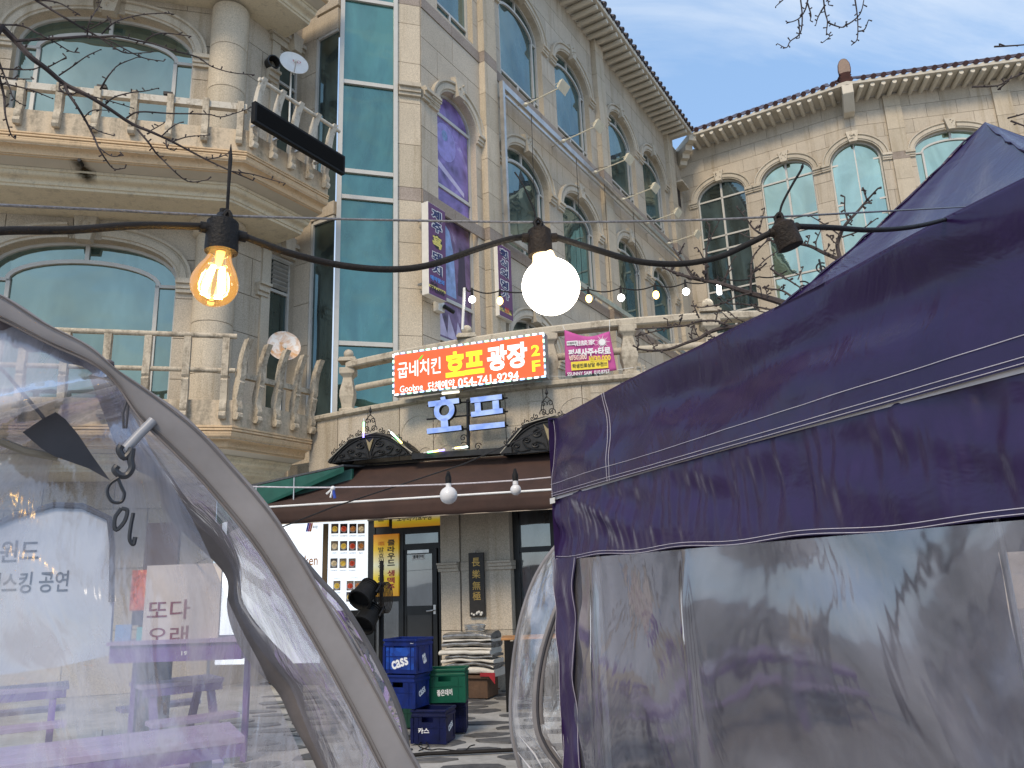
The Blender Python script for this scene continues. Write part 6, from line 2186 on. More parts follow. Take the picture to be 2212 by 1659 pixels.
# ================================================================== crates, pile of sheets, stage lamps
def V9(x, y): return (795.5+x*.20636, 1316.6+y*.20636)
def crate(pl, pr, z, mat, label, w=.40, dpt=.32, h=.325, front=None, side=None, small=None, art=None, grp='plastic drinks crates by the door'):
    """pl, pr: photo pixels of the front-bottom corners at height z"""
    a, b = hz(*pl, z), hz(*pr, z)
    X = (b-a)
    X.z = 0
    X.normalize()
    Y = Vector((-X.y, X.x, 0))
    if Y.y < 0: Y = -Y
    U = Vector((0, 0, 1))
    o = a.copy()
    w = (b-a).length if w is None else w
    P = lambda x, y, zz: o + X*x + Y*y + U*zz
    t = thing('plastic_crate', P(w/2, dpt/2, 0), label, 'crate', grp)
    def bx(x0, x1, y0, y1, z0, z1): return MB().prism([P(x0, y0, z0), P(x1, y0, z0), P(x1, y1, z0), P(x0, y1, z0)], [P(x0, y0, z1), P(x1, y0, z1), P(x1, y1, z1), P(x0, y1, z1)])
    th = .014
    hx0, hx1, hz0, hz1 = w*.31, w*.63, h*.62, h*.82
    f = MB()
    for q in ((.012, w-.012, .012, .012+th, .02, hz0), (.012, hx0, .012, .012+th, hz0, hz1), (hx1, w-.012, .012, .012+th, hz0, hz1), (.012, w-.012, .012, .012+th, hz1, h-.006)):
        k = bx(*q)
        f.add(k.v, k.f)
    f.build('front_wall', mat, t)
    bx(.012, w-.012, dpt-.012-th, dpt-.012, .02, h-.006).build('back_wall', mat, t)
    bx(.012, .012+th, .012+th, dpt-.012-th, .02, h-.006).build('side_wall', mat, t)
    bx(w-.012-th, w-.012, .012+th, dpt-.012-th, .02, h-.006).build('side_wall', mat, t)
    bx(.012, w-.012, .012, dpt-.012, .0, .02).build('floor', mat, t)
    rim = MB()
    for zz, e in ((h-.028, .0), (h-.075, .004)):
        for q in ((e, w-e, e, .0125, zz, zz+.026), (e, w-e, dpt-.0125, dpt-e, zz, zz+.026), (e, .0125, .0125, dpt-.0125, zz, zz+.026), (w-.0125, w-e, .0125, dpt-.0125, zz, zz+.026)):
            k = bx(*q)
            rim.add(k.v, k.f)
    rim.build('rim', mat, t, bevel=.004)
    rb = MB()
    for x in (.022, .075, w-.083, w-.030):
        k = bx(x, x+.008, .006, .012, .03, h-.08)
        rb.add(k.v, k.f)
    for y in (.05, dpt-.06):
        k = bx(w-.012, w-.006, y, y+.008, .03, h-.08)
        rb.add(k.v, k.f)
    k = bx(.02, w-.02, .005, .012, hz0-.05, hz0-.043)
    rb.add(k.v, k.f)
    rb.build('rib', mat, t)
    for sx in (0, 1): bx(sx*(w-.03), .03+sx*(w-.03), .002, .03, .0, h-.08).build('corner_post', mat, t)
    fm = lambda x, zz: frame(P(x, .0095, zz), X, U)
    if art:
        bx(.035, w-.035, .0105, .0118, .04, h-.09).build('printed_panel', art, t)
    if front:
        for (body, x, zz, hh, ww, it) in front: text(body, fm(x*w, zz*h) @ (Matrix.Rotation(it, 4, 'Z')), hh, LETWP, t, w=ww, bold=.03)
    if side:
        text(side[0], frame(P(w-.0095, dpt*.5, h*side[1]), Y, U) @ Matrix.Rotation(.35, 4, 'Z'), side[2], LETWP, t, w=side[3], bold=.03)
    return t
NAVYP = plain('navy_plastic', (.003, .006, .048), .45, spec=.3, var=.45, scale=10)
ROYAL = plain('royal_blue_plastic', (.004, .016, .125), .45, spec=.3, var=.4, scale=10)
GREENP = plain('green_plastic', (.003, .085, .048), .42, spec=.3, var=.12, scale=10)
GREEND = plain('dark_green_plastic', (.005, .055, .035), .45, var=.12, scale=10)
m, t, out = newmat('blue_facets')
vo = t.nodes.new('ShaderNodeTexVoronoi')
vo.inputs['Scale'].default_value = 14
t.links.new(t.nodes.new('ShaderNodeNewGeometry').outputs['Position'], vo.inputs['Vector'])
sp_ = t.nodes.new('ShaderNodeSeparateXYZ')
t.links.new(vo.outputs['Color'], sp_.inputs[0])
bsdf(t, out, ramp(t, sp_.outputs[0], 0, (.004, .02, .16), 1, (.010, .075, .42)), .35)
FACET = m
crate(V9(440, 1408), V9(800, 1415), .018, NAVYP, 'empty navy blue crate lettered in white on the paving in front', w=.385, front=[('카스', .36, .38, .055, .125, 0)], side=('cass', .45, .06, .13))
crate(V9(640, 1300), V9(960, 1290), .018, NAVYP, 'navy blue crate on the ground under the bright green crate', w=.40)
crate(V9(603, 984), V9(998, 974), .35, GREENP, 'bright green crate with white brushed lettering on top of a blue one', w=.425, h=.34, front=[('좋은데이', .47, .30, .065, .165, .06)])
crate(V9(140, 1230), V9(415, 1235), .018, NAVYP, 'navy blue crate at the bottom of the tall stack', w=.40, side=('cass', .45, .06, .13))
crate(V9(140, 1030), V9(440, 1042), .35, ROYAL, 'royal blue crate in the middle of the tall stack', w=.40, side=('cass', .45, .06, .13))
crate(V9(330, 985), V9(600, 985), .35, GREEND, 'dark green crate squeezed behind the tall blue stack', w=.30)
crate(V9(330, 1240), V9(600, 1240), .018, GREEND, 'dark green crate on the ground behind the tall blue stack', w=.30)
crate(V9(150, 668), V9(548, 680), .685, ROYAL, 'bright blue faceted crate with big white logo topping the tall stack', w=.43, h=.345, front=[('cass', .50, .30, .085, .215, .28), ('500ml', .86, .86, .012, .04, 0)], art=FACET, side=('cass', .4, .1, .06))
# pile of folded clear and white sheets on a low box
pil = hz(1010, 1492, 0)
PX, PY = EW.t, -EW.n
SILV = vinyl('folded_vinyl', (.55, .55, .54), .45, .5, 9, 1.2, .16, (.5, .49, .46))
WSHEET = plain('white_sheet', (.62, .59, .52), .6, var=.12, scale=9, bump=.4)
SSHEET = plain('silver_sheet', (.30, .29, .27), .22, .55, var=.5, scale=9, bump=.9, bscale=14)
base = thing('wooden_box', dist(1020, 1480, 11.5), 'low brown wooden box carrying the pile of folded sheets', 'box')
bc_ = dist(1022, 1480, 11.55)
bc_.z = 0
BRW = plain('brown_board', (.10, .055, .03), .7, var=.3, scale=7, bump=.3)
mb = MB().obox(bc_+Vector((0, 0, .15)), PX, PY, Vector((0, 0, 1)), .30, .20, .13)
mb.build('box_body', BRW, base, bevel=.006)
MB().obox(bc_+Vector((0, 0, .30)), PX, PY, Vector((0, 0, 1)), .34, .24, .018).build('box_lid', BRW, base)
RB_ = plain('red_cloth', (.30, .012, .02), .7, var=.2)
MB().grid(lambda u, v: bc_+PX*(.22+.22*u)-PY*(.26)+Vector((0, 0, .36-.05*v-.10*v*max(0, u-.6)*2.5)), 30, 4).build('red_cloth', RB_, base, thick=.006)
zc = .33
names = ['lowest', 'second lowest', 'third lowest', 'fourth lowest', 'fifth lowest', 'sixth lowest', 'seventh lowest', 'second from top', 'topmost']
spec = [(.11, .94, WSHEET, -.06), (.05, .74, SSHEET, .04), (.06, .80, WSHEET, .0), (.045, .72, SSHEET, .03), (.07, .78, WSHEET, -.03), (.04, .70, WSHEET, .02), (.075, .76, SSHEET, .0), (.035, .74, WSHEET, .01), (.085, .74, SSHEET, .0)]
layers = [(h_, w_, m_, o_, '%s %s sheet of the folded pile by the stone pier' % (n_, 'white' if m_ is WSHEET else 'shiny silver')) for (h_, w_, m_, o_), n_ in zip(spec, names)]
for i, (hh, ww, mt, off, lab) in enumerate(layers):
    def cs(u, v, hh=hh, ww=ww, zc=zc, off=off, i=i):
        x = (u-.5)*ww+off
        th = 2*PI*v
        dd = .22+.02*math.sin(i*2.1)
        y = dd*math.copysign(abs(math.cos(th))**.5, math.cos(th))
        z = hh/2*math.copysign(abs(math.sin(th))**.6, math.sin(th))
        sag = -.03*(abs(u-.5)*2)**3
        wob = .03*fnz(x*4, y*5, i*3)*(.5+.5*u)
        return bc_+PX*x+PY*y+Vector((0, 0, zc+hh/2+z*(1+.25*fnz(x*7, th, i))+sag*(1 if i < 2 else .4)+wob))
    mb = MB().grid(cs, 34, 24)
    w_ = 35
    mb.f += [tuple(k*w_ for k in range(24)), tuple(34+k*w_ for k in reversed(range(24)))]
    o = mb.build('folded_sheet', mt, None, smooth=True, sharp=50)
    tag(o, lab, 'sheet', 'folded sheets in the pile')
    zc += hh*.96
wr_ = MB()
for k in range(4):
    c = bc_+PX*.05+Vector((0, 0, zc+.03+k*.022))
    wr_.tube([c+PX*(.14+.006*k)*math.cos(a*PI/14)+PY*.10*math.sin(a*PI/14)+Vector((0, 0, .006*math.sin(a*.7+k))) for a in range(29)], .008, 6)
tag(wr_.build('wire_coil', STEEL, None, smooth=True), 'coil of grey wire lying on top of the folded pile', 'coil')
# wooden-topped table edge at right
tb = thing('side_table', dist(1110, 1500, 9.9), 'narrow table with an orange wooden top and black legs beside the dome', 'table')
tp = hz(1082, 1381, .86)
tdir = Vector((1, -.02, 0)).normalized()
tdp = Vector((.02, 1, 0)).normalized()
MB().obox(tp+tdir*.35+tdp*.22, tdir, tdp, Vector((0, 0, 1)), .35, .22, .014).build('tabletop', plain('orange_wood', (.42, .20, .07), .45, var=.2, scale=6), tb, bevel=.004)
for i in (.07, .64):
    for j in (.03, .41):
        MB().obox(Vector((0, 0, .423))+Vector(((tp+tdir*i+tdp*j).x, (tp+tdir*i+tdp*j).y, 0)), tdir, tdp, Vector((0, 0, 1)), .03, .03, .42).build('leg', BLACKP, tb)
MB().obox(Vector(((tp+tdir*.36+tdp*.02).x, (tp+tdir*.36+tdp*.02).y, .5)), tdir, tdp, Vector((0, 0, 1)), .28, .01, .33).build('apron', BLACKP, tb)
# stage lamps on a pole
lp = thing('lamp_stand', hz(825, 1590, 0), 'black pole with coiled cable carrying two stage lamps', 'stand')
q0 = dist(*V6(1088, 512), 9.3)
MB().tube([Vector((q0.x, q0.y, .02)), Vector((q0.x, q0.y, 1.2)), q0], [.03, .03, .022], 10).build('pole', BLACKP, lp, smooth=True)
MB().tube([Vector((q0.x-.3, q0.y, .02)), Vector((q0.x, q0.y, .35)), Vector((q0.x+.3, q0.y-.1, .02))], .014, 6).build('foot', BLACKP, lp)
for k in range(7):
    c = dist(*V6(1105, 850), 9.25)
    MB().tube([c+Vector((.06*math.cos(a*.35+k)+.015*k-.04, -.03, .17*math.sin(a*.35+k)-.02)) for a in range(19)], .006, 5).build('coiled_cable', RUBBER, lp, smooth=True)
for (x, y, tl, lab) in ((930, 820, -.25, 'upper black stage lamp tilted on the pole'), (960, 1050, -.35, 'lower black stage lamp tilted on the pole')):
    c = dist(*V6(x, y), 9.2)
    t = thing('stage_lamp', c, lab, 'stage lamp', 'stage lamps on the pole')
    ax = Vector((math.cos(tl)*-.35, -.75, math.sin(tl)-.35)).normalized()
    MB().lathe(c-ax*.14, [(.07, 0), (.10, .02), (.115, .10), (.125, .22), (.14, .25), (.14, .285), (.12, .285), (.115, .22), (.001, .21)], 20, axis=ax).build('housing', BLACKP, t, smooth=True, sharp=35)
    r_ = ax.cross(Vector((0, 0, 1))).normalized()
    MB().tube([c+r_*.145, c+r_*.15+Vector((0, 0, .02))+ax*-.12, c-r_*.15-ax*.12+Vector((0, 0, .02)), c-r_*.145], .012, 6).build('yoke', BLACKM, t)
    MB().tube([c+r_*.14, Vector((q0.x, q0.y, c.z))], .014, 6).build('clamp', BLACKM, t)
    for k in range(5):
        MB().lathe(c-ax*(.12-.03*k), [(.118, 0), (.118, .01)], 20, axis=ax).build('cooling_fin', BLACKP, t)
# ground cable, tangled wire, dry leaves
gc2 = thing('ground_cable', hz(1010, 1625, 0), 'thick black cable lying across the paving in front of the crates', 'cable')
MB().tube([hz(x, y, .03) for x, y in ((760, 1650), (850, 1636), (925, 1628), (1000, 1625), (1060, 1622), (1110, 1620), (1200, 1616))], .018, 8).build('cable', RUBBER, gc2, smooth=True)
MB().tube(smooth_path([hz(x, y, .035) for x, y in ((905, 1622), (925, 1612), (915, 1600), (905, 1612), (930, 1620), (950, 1618), (1000, 1622), (1015, 1612), (1026, 1609))], 40), .006, 5).build('thin_wire', RUBBER, gc2, smooth=True)
LEAF = plain('dry_leaf', (.17, .075, .03), .7, var=.3, scale=30)
for i, (x, y, lab) in enumerate(((932, 1596, 'curled brown leaf leaning on the front navy crate'), (1033, 1503, 'dry brown leaf on the paving just below the wooden box'), (1055, 1500, 'dry brown leaf on the paving right of the wooden box'), (1078, 1492, 'farthest dry brown leaf beside the stone pier foot'))):
    c = hz(x, y, .02)
    r = .05 if i else .045
    pts = [(0, -1), (.45, -.5), (.5, .1), (.25, .6), (0, 1), (-.25, .6), (-.5, .1), (-.45, -.5)]
    mb = MB()
    vs = [c+Vector((a*r, b*r*(.3 if i == 0 else 1), (.03 if i else .05+b*r*.9)+.02*abs(a))) for a, b in pts]+[c+Vector((0, 0, .015 if i else .05))]
    mb.add(vs, [(k, (k+1) % 8, 8) for k in range(8)])
    tag(mb.build('dry_leaf', LEAF, None, normals=False, thick=.002), lab, 'leaf', 'dry leaves on the paving')

# ================================================================== things seen through the near dome
LAV = plain('lavender_paint', (.38, .29, .44), .55, var=.12, scale=5)
LAVD = plain('violet_paint', (.17, .09, .30), .55, var=.15, scale=5)
def picnic(p0, p1, z, label, wd=.62, n=4, benches=True):
    a, b = hz(*p0, z), hz(*p1, z)
    X = (b-a).normalized()
    Y = Vector((-X.y, X.x, 0))
    if Y.y < 0: Y = -Y
    L = (b-a).length
    U = Vector((0, 0, 1))
    t = thing('picnic_table', Vector(((a.x+b.x)/2, (a.y+b.y)/2, 0)), label, 'table', 'lavender picnic tables')
    pw = wd/n
    for k in range(n):
        MB().obox(a+X*L/2+Y*(pw*(k+.5))-U*.02, X, Y, U, L/2, pw/2-.006, .02).build('plank', LAV, t, bevel=.004)
    MB().obox(a+X*L/2+Y*.012-U*.075, X, Y, U, L/2-.02, .012, .034).build('apron', LAVD, t)
    for s in (.15, .85):
        c = a+X*L*s+Y*wd/2
        for sg_ in (-1, 1):
            MB().prism([c+Y*sg_*.12-U*.05-X*.03, c+Y*sg_*.2-U*.05-X*.03, c+Y*sg_*.62-U*z-X*.03, c+Y*sg_*.52-U*z-X*.03], [c+Y*sg_*.12-U*.05+X*.03, c+Y*sg_*.2-U*.05+X*.03, c+Y*sg_*.62-U*z+X*.03, c+Y*sg_*.52-U*z+X*.03]).build('leg', LAVD, t)
    if benches:
        for sg_ in (-1, 1):
            c = a+X*L/2+Y*(wd/2+sg_*.62)-U*(z-.44)
            MB().obox(c, X, Y, U, L/2, .13, .02).build('bench', LAV, t, bevel=.004)
    return t
picnic((-60, 1662), (530, 1590), .74, 'nearest lavender picnic table seen through the clear dome')
picnic((305, 1482), (486, 1463), .74, 'short lavender picnic table behind the nearest one', .5)
picnic((-80, 1500), (150, 1480), .74, 'lavender picnic table below the white handwritten board', .5)
# white handwritten board
WBW = Wall(dist(120, 1300, 9.0), 88)
wbt = thing('handwritten_board', WBW(0, .3), 'big white board with grey handwritten Korean brush lettering behind the dome', 'board')
bp = [WBW.sz(x, y) for x, y in ((-160, 1480), (120, 1442), (236, 1416), (243, 1300), (245, 1180), (238, 1120), (180, 1093), (120, 1091), (40, 1112), (-60, 1155), (-160, 1220))]
MB().prism([WBW(s, z, -.04) for s, z in bp], [WBW(s, z, 0) for s, z in bp]).build('panel', plain('white_tarp', (.50, .53, .58), .6, var=.08, scale=2), wbt)
MB().tube([WBW(s, z, .02) for s, z in bp[3:]], .03, 6).build('dark_edge', DGREY, wbt)
GREYB = plain('grey_brush_paint', (.10, .12, .15), .7)
wtext('버스킹 공연', WBW, (60, 1258), 46, 175, GREYB, wbt, .006, bold=.01)
wtext('윈드', WBW, (42, 1190), 46, 84, GREYB, wbt, .006, bold=.01)
for s in (-2.9, .5): MB().wbox(WBW, s, s+.05, 0, .35, -.04, -.01).build('leg', STEEL, wbt)
# cream sign board with maroon letters on a violet counter
CSW = Wall(dist(370, 1330, 8.4), 92)
csg = thing('cream_signboard', CSW(0, .9), 'cream board with maroon Korean lettering standing on a violet counter', 'sign')
pxpanel('board', CSW, (318, 1222), (470, 1394), .0, .03, plain('cream_board', (.62, .55, .50), .7, var=.06), csg)
MAR = plain('maroon_paint', (.20, .045, .075), .7)
wtext('또다', CSW, (364, 1317), 42, 92, MAR, csg, .004, bold=.01)
wtext('오래', CSW, (362, 1372), 38, 88, MAR, csg, .004, bold=.01)
ctr = thing('violet_counter', CSW(-.4, 0), 'violet painted counter with small pale lettering under the cream board', 'counter')
a_ = CSW.sz(235, 1396, .12)
b_ = CSW.sz(520, 1396, .12)
zl_ = CSW.sz(340, 1430, .1)[1]
MB().wbox(CSW, a_[0], b_[0], zl_, a_[1], -.4, .1).build('body', LAVD, ctr)
for s in (a_[0]+.05, b_[0]-.1): MB().wbox(CSW, s, s+.05, .0, zl_-.002, -.3, -.25).build('leg', LAVD, ctr)
MB().wbox(CSW, a_[0]-.02, b_[0]+.02, a_[1]+.002, a_[1]+.035, -.42, .13).build('counter_top', LAV, ctr)
wtext('19', CSW, (398, 1411), 9, 13, LETWP, ctr, .104, bold=.03)
rp2 = thing('red_poster', CSW(-.7, 1), 'red and orange food poster behind the violet counter', 'poster')
pxpanel('poster', CSW, (286, 1232), (318, 1318), -.3, .01, food('poster_print', (.60, .10, .04)), rp2)
pxpanel('poster_foot', CSW, (286, 1318), (318, 1350), -.3, .01, plain('navy_panel', (.04, .05, .10), .5), rp2)
tc_ = thing('teal_cloth', CSW(-.6, .9), 'teal and pale blue cloth left of the cream board', 'cloth')
pxpanel('teal_sheet', CSW, (296, 1355), (318, 1393), -.02, .02, plain('teal', (.10, .42, .42), .7), tc_)
pxpanel('blue_sheet', CSW, (250, 1350), (280, 1393), -.02, .02, plain('pale_blue', (.25, .36, .55), .7), tc_)
MB().wbox(CSW, CSW.sz(252, 1300)[0], CSW.sz(330, 1300)[0], .0, 2.3, -.5, -.45).build('stall_back', plain('stall_brown', (.10, .075, .07), .8), rp2)

# ================================================================== bare trees
BARK = plain('bark', (.045, .032, .030), .8, var=.4, scale=30, bump=.4, bscale=200)
BARKL = plain('bark_pale', (.060, .045, .040), .8, var=.4, scale=30, bump=.4, bscale=200)
def twig_mesh(mb, pts, D, r0, r1, buds=True, rg=random, jit=.04):
    n = len(pts)
    P = []
    for i, (x, y) in enumerate(pts):
        P.append(dist(x, y, D+jit*math.sin(i*1.7+x*.01)))
    m_ = max(6, (n-1)*4)
    S_ = smooth_path(P, m_)
    mb.tube(S_, [r0+(r1-r0)*i/m_ for i in range(m_+1)], 6)
    if buds:
        for k in range(2, m_+1, 2):
            p = S_[k]
            q = p+Vector((rg.uniform(-1, 1), rg.uniform(-.4, .4), rg.uniform(-.6, 1)))*.022*D/4
            mb.tube([p, q], [r1*1.1, r1*1.7], 5)
TA = [
 ([(0, 165), (100, 265), (200, 370), (300, 445), (420, 545), (560, 615), (700, 700), (850, 800), (980, 855), (1110, 915), (1330, 1030), (1500, 1110), (1640, 1170)], .021, .004),
 ([(100, 265), (250, 255), (430, 245), (560, 235), (640, 240), (760, 235), (900, 265), (1000, 285), (1130, 330), (1280, 370), (1370, 430), (1500, 470), (1650, 485)], .010, .003),
 ([(230, 0), (330, 60), (430, 120), (520, 175), (640, 240), (760, 320), (830, 345), (970, 340)], .009, .003),
 ([(640, 240), (720, 270), (870, 350), (950, 380), (1060, 397)], .005, .003), ([(170, -10), (370, 15), (480, 75), (520, 100)], .006, .003),
 ([(565, 230), (570, 180), (590, 120), (640, 40), (660, -10)], .005, .003), ([(575, 190), (680, 140), (720, 125)], .004, .003),
 ([(660, 220), (720, 160), (790, 125), (920, 95), (1060, 85), (1130, 92)], .005, .003), ([(945, 265), (1000, 225), (1080, 215), (1240, 235)], .005, .003),
 ([(10, 160), (150, 170), (280, 235), (350, 270), (450, 330), (515, 342)], .006, .003), ([(300, 440), (360, 410), (430, 370)], .005, .003),
 ([(380, 490), (470, 430), (560, 365), (655, 320)], .005, .003), ([(650, 580), (690, 510), (720, 470), (770, 420), (890, 370)], .006, .003),
 ([(420, 545), (440, 600), (500, 690), (560, 790), (610, 890), (640, 960), (690, 1040), (740, 1095), (810, 1090)], .011, .003),
 ([(540, 765), (600, 715), (700, 715)], .004, .003), ([(560, 800), (640, 850), (740, 880)], .004, .003), ([(645, 960), (720, 1010), (800, 1008)], .004, .003),
 ([(390, 530), (385, 580), (420, 605), (470, 615)], .006, .003), ([(680, 680), (740, 630), (850, 600), (940, 590), (1030, 570)], .005, .003),
 ([(500, 600), (620, 630), (730, 660), (860, 700)], .005, .003), ([(820, 765), (900, 725), (1100, 735), (1340, 740), (1430, 758), (1520, 735), (1610, 705)], .006, .003),
 ([(890, 840), (960, 920), (1010, 990), (1060, 1040), (1130, 1110), (1190, 1160), (1250, 1180), (1345, 1165)], .007, .003),
 ([(970, 850), (1060, 800)], .004, .003), ([(1045, 885), (1110, 825), (1165, 795)], .005, .003), ([(1110, 920), (1200, 890), (1280, 880), (1360, 875)], .005, .003),
 ([(1330, 1035), (1420, 1018), (1490, 990)], .004, .003), ([(1075, 910), (1085, 960), (1130, 975)], .005, .003), ([(1500, 1110), (1640, 1130), (1760, 1165), (1850, 1188)], .005, .003),
 ([(-40, 440), (90, 450), (200, 450), (260, 435)], .006, .003), ([(-40, 485), (90, 510), (220, 512)], .006, .003), ([(-40, 530), (110, 560), (220, 590), (330, 635)], .006, .003),
 ([(-20, 360), (20, 470), (60, 560), (90, 640), (160, 685)], .006, .003), ([(-10, 480), (25, 620), (30, 700), (40, 770), (70, 870), (100, 900)], .008, .003)]
tr1 = thing('bare_tree', dist(-700, 1500, 4.6), 'bare dark tree whose budding branch reaches over the upper balcony', 'tree', 'bare trees')
mb0 = MB()
tb0 = dist(-620, 1200, 5.2)
tp0 = dist(-40, 30, 5.0)
mb0.tube([Vector((tb0.x, tb0.y, 0)), Vector((tb0.x+.05, tb0.y, 1.8)), Vector((tb0.x+.15, tb0.y, 3.2)), tp0.lerp(tb0, .35), dist(0, 55, 5.0)], [.11, .09, .07, .045, .026], 10)
mb0.build('trunk', BARK, tr1, smooth=True)
for i, (pts, r0, r1) in enumerate(TA):
    mb = MB()
    twig_mesh(mb, [(x/3, y/3) for x, y in pts], 5.0, r0, r1, i > 0 or True)
    mb.build('branch', BARK, tr1, smooth=True)
# twigs hanging into the sky
TSKY = [[(900, -20), (880, 60), (845, 110), (800, 132), (772, 135)], [(850, -20), (862, 100), (850, 200), (790, 250), (765, 290), (712, 265)], [(895, 20), (915, 90), (910, 125)], [(840, 120), (845, 180), (845, 230)],
        [(990, -20), (1000, 70), (1015, 130), (1010, 200), (1030, 220), (985, 260)], [(1000, 30), (960, 100), (945, 150)], [(1015, 135), (1060, 155), (1110, 165), (1135, 130)], [(1110, 165), (1180, 120), (1220, 70), (1240, -20)],
        [(1180, -20), (1195, 80), (1200, 160), (1195, 240), (1160, 275)], [(1205, 190), (1240, 180), (1265, 120)], [(765, -20), (700, 40)], [(1015, -20), (1022, 30)], [(2030, 283), (2100, 280), (2212, 272), (2300, 262)],
        [(1895, 528), (2050, 520), (2120, 480), (2212, 445), (2300, 420)], [(2050, 545), (2120, 490)], [(2110, 718), (2212, 690), (2290, 660)], [(2130, 735), (2212, 765), (2290, 790)]]
tr2 = thing('bare_tree', (7.5, 9.0, 0), 'bare tree standing out of view whose twigs hang into the top right sky', 'tree', 'bare trees')
mb = MB()
trunk2 = Vector((9.2, 6.0, 0))
mb.tube([trunk2, trunk2+Vector((0, 0, 3)), trunk2+Vector((-.5, .3, 6)), dist(2400, -200, 8.0)], [.15, .12, .09, .05], 8)
for tgt in ((1850, -60), (2280, 262), (2300, 420)):
    mb.tube(smooth_path([dist(2400, -200, 8.0), dist((2400+tgt[0])/2, -140 if tgt[1] < 0 else tgt[1]-60, 8.0), dist(*tgt, 8.0)] if tgt[1] > 0 else [dist(2400, -200, 8.0), dist(2150, -190, 8.0), dist(1950, -120, 8.0), dist(1750, -60, 8.0)], 16), .022, 6)
mb.build('trunk', BARK, tr2, smooth=True)
for pts in TSKY:
    mb = MB()
    twig_mesh(mb, [(1426.4+x*.3556, y*.3556) for x, y in pts], 8.0, .009, .0045)
    mb.build('branch', BARK, tr2, smooth=True)
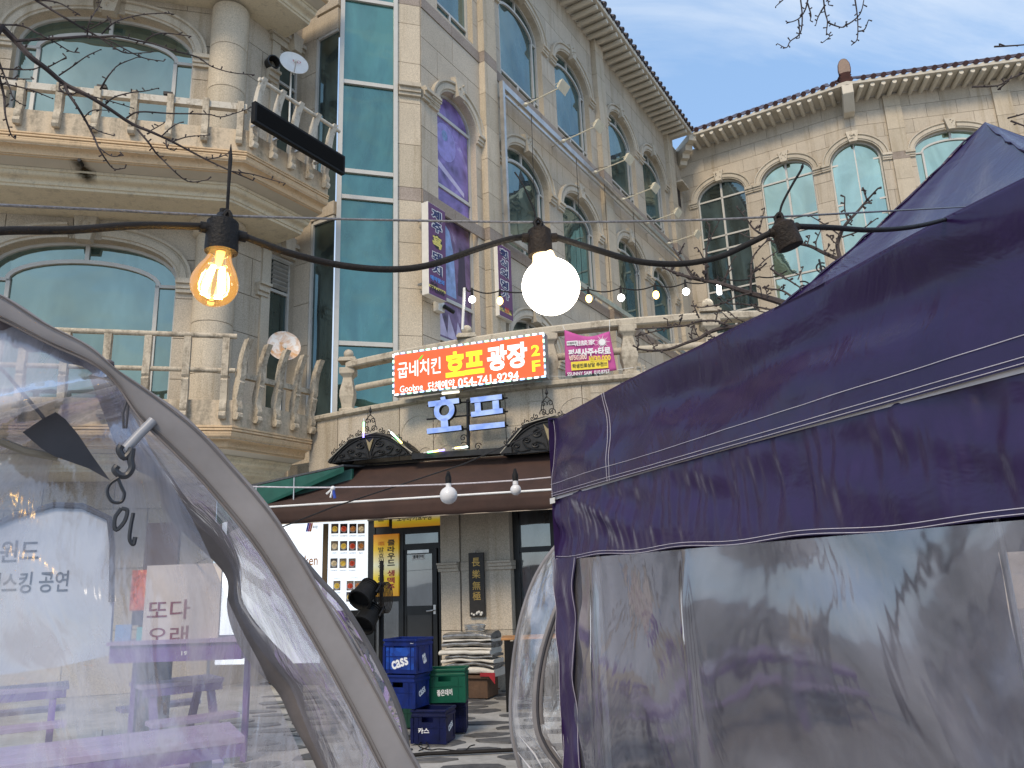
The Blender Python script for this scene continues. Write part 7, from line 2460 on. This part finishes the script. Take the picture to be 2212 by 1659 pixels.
# tree behind the purple tent
R7 = lambda p: ((2500+p[0]/2.765)*.5486, (1050+p[1]/2.765)*.5486)
R3 = lambda p: ((2650+p[0]/2.765)*.5486, (500+p[1]/2.765)*.5486)
T3 = [(R7, [(300, 10), (480, 80), (640, 130), (800, 160), (950, 190), (1100, 240), (1250, 290), (1400, 330), (1600, 390), (1800, 470)][::-1], .034, .008),
      (R7, [(790, 155), (772, 0)], .016, .012), (R3, [(360, 1660), (360, 1500), (370, 1320), (430, 1170), (510, 1010)], .012, .004), (R3, [(370, 1320), (400, 1100), (375, 1040)], .006, .004), (R3, [(360, 1500), (300, 1370), (260, 1310)], .007, .004),
      (R7, [(0, 870), (60, 900), (220, 915), (380, 895), (560, 830), (700, 780), (800, 720), (950, 670), (1130, 650), (1300, 620)][::-1], .024, .006),
      (R7, [(0, 680), (200, 670), (400, 655), (560, 640), (700, 595), (880, 590), (960, 620), (1050, 655)][::-1], .014, .005), (R7, [(0, 760), (150, 720), (330, 680), (480, 640)], .008, .004),
      (R7, [(700, 560), (660, 470), (630, 390)], .008, .004), (R7, [(880, 590), (900, 500)], .007, .004), (R7, [(360, 655), (355, 575)], .006, .004), (R7, [(480, 640), (520, 520)], .006, .004),
      (R7, [(640, 640), (615, 720), (625, 790)], .006, .004), (R7, [(700, 780), (660, 700), (640, 640)], .005, .004), (R7, [(780, 720), (840, 760), (820, 790)], .006, .004), (R7, [(120, 750), (180, 830), (230, 910)], .006, .004), (R7, [(40, 870), (35, 740)], .006, .004),
      (R7, [(560, 0), (620, 100), (700, 120)], .010, .006), (R7, [(960, 190), (1020, 60), (980, 150)], .007, .004), (R7, [(1260, 290), (1270, 100), (1330, 40), (1390, 0)], .012, .005), (R7, [(1250, 290), (1100, 330), (960, 400), (760, 440), (650, 435)], .009, .004),
      (R7, [(1480, 20), (1560, 80), (1680, 150), (1820, 240)], .010, .006), (R7, [(1380, 300), (1360, 210)], .006, .004), (R7, [(1700, 320), (1600, 260), (1450, 240), (1390, 230)], .010, .005), (R7, [(1440, 330), (1430, 260)], .005, .004), (R7, [(1560, 250), (1640, 200)], .006, .004),
      (R7, [(1490, 470), (1340, 440), (1200, 410), (1000, 400), (900, 330)], .009, .004), (R7, [(1420, 500), (1330, 470), (1290, 420)], .006, .004), (R7, [(1200, 600), (1100, 560), (1020, 490), (900, 470)], .007, .004), (R7, [(1060, 600), (940, 490)], .006, .004),
      (R3, [(1830, 1470), (1790, 1300), (1820, 1180), (1880, 1060), (2000, 930), (2120, 790), (2230, 670)], .022, .006), (R3, [(1880, 1060), (1940, 1040)], .006, .004), (R3, [(1900, 1010), (1870, 900), (1870, 760)], .008, .005), (R3, [(2110, 790), (2080, 700), (2070, 665)], .008, .005), (R3, [(2090, 840), (2160, 800)], .007, .005),
      (R3, [(1830, 1450), (1640, 1370), (1500, 1300), (1350, 1270), (1130, 1260), (1010, 1190), (880, 1110), (800, 1000), (700, 880)], .018, .005), (R3, [(1560, 1320), (1560, 1240), (1610, 1120)], .007, .004), (R3, [(1460, 1290), (1490, 1180)], .007, .004), (R3, [(1650, 1370), (1710, 1280)], .006, .004), (R3, [(1740, 1400), (1760, 1330)], .006, .004), (R3, [(1790, 1280), (1730, 1230), (1710, 1180)], .007, .005), (R3, [(1820, 1180), (1650, 1060), (1500, 970)], .007, .004), (R3, [(1840, 1200), (2030, 1130), (2212, 1000)], .008, .004),
      (R3, [(940, 1130), (1000, 880)], .006, .004), (R3, [(900, 1090), (960, 1080)], .006, .004), (R3, [(1000, 1190), (840, 1200), (720, 1150)], .006, .004), (R3, [(860, 1650), (850, 1560), (870, 1420), (960, 1300), (1040, 1230)], .010, .005), (R3, [(850, 1560), (970, 1530)], .006, .004), (R3, [(850, 1600), (1000, 1450), (1150, 1340)], .007, .004), (R3, [(560, 1650), (650, 1450)], .006, .004),
      (R3, [(0, 1580), (120, 1620), (330, 1660)], .016, .010), (R3, [(0, 1310), (80, 1440), (150, 1520), (240, 1650)], .009, .004), (R3, [(60, 1400), (110, 1290)], .007, .004), (R3, [(1230, 1660), (1060, 1545)], .007, .005), (R3, [(1360, 1660), (1420, 1520)], .006, .004)]
tr3 = thing('bare_tree', (2.9, 8.3, 0), 'bare tree with pale twigs rising behind the purple tent roof', 'tree', 'bare trees')
D3 = 8.2
mb = MB()
r1_, r2_ = dist(*R7((1800, 470)), D3), dist(*R7((1300, 620)), D3)
r3_ = dist(*R3((1830, 1470)), D3)
fk = Vector((3.2, 7.7, 2.6))
mb.tube([Vector((3.3, 7.7, 0)), Vector((3.25, 7.7, 1.4)), fk], [.13, .11, .09], 10)
for e, r in ((r1_, .034), (r2_, .024), (r3_, .024)):
    mb.tube(smooth_path([fk, fk.lerp(e, .5)+Vector((.05, 0, .1)), e], 10), [.06+(r-.06)*k/10 for k in range(11)], 8)
mb.build('trunk', BARKL, tr3, smooth=True)
for fn, pts, r0, r1 in T3:
    mb = MB()
    twig_mesh(mb, [fn(p) for p in pts], D3, r0*1.15, r1*1.35)
    mb.build('branch', BARKL, tr3, smooth=True)
# wrought lantern scroll peeping between the twigs, and a white camera
lc = dist(*R3((1620, 1540)), 11.2)
LT = Wall(lc, 95)
o = MB()
o.tube([LT(x, lc.z+z, 0) for x, z in spiral((0, 0), .09, 1.5, 1, 1)], .012, 6)
o.tube([LT(x, lc.z-.28+z, 0) for x, z in spiral((-.28, 0), .11, 1.5, 2, -1)], .012, 6)
o.tube([LT(-.02, lc.z+.14, 0), LT(.0, lc.z-.1, 0), LT(-.1, lc.z-.4, 0), LT(.1, lc.z-1.2, 0), LT(.1, lc.z-5, 0)], .016, 6)
tag(o.build('iron_scroll', IRON, None, smooth=True), 'black iron scroll ornament peeping over the purple tent roof', 'ornament')
# ---- lettering made in one pass, then flattened to meshes
flush_text()
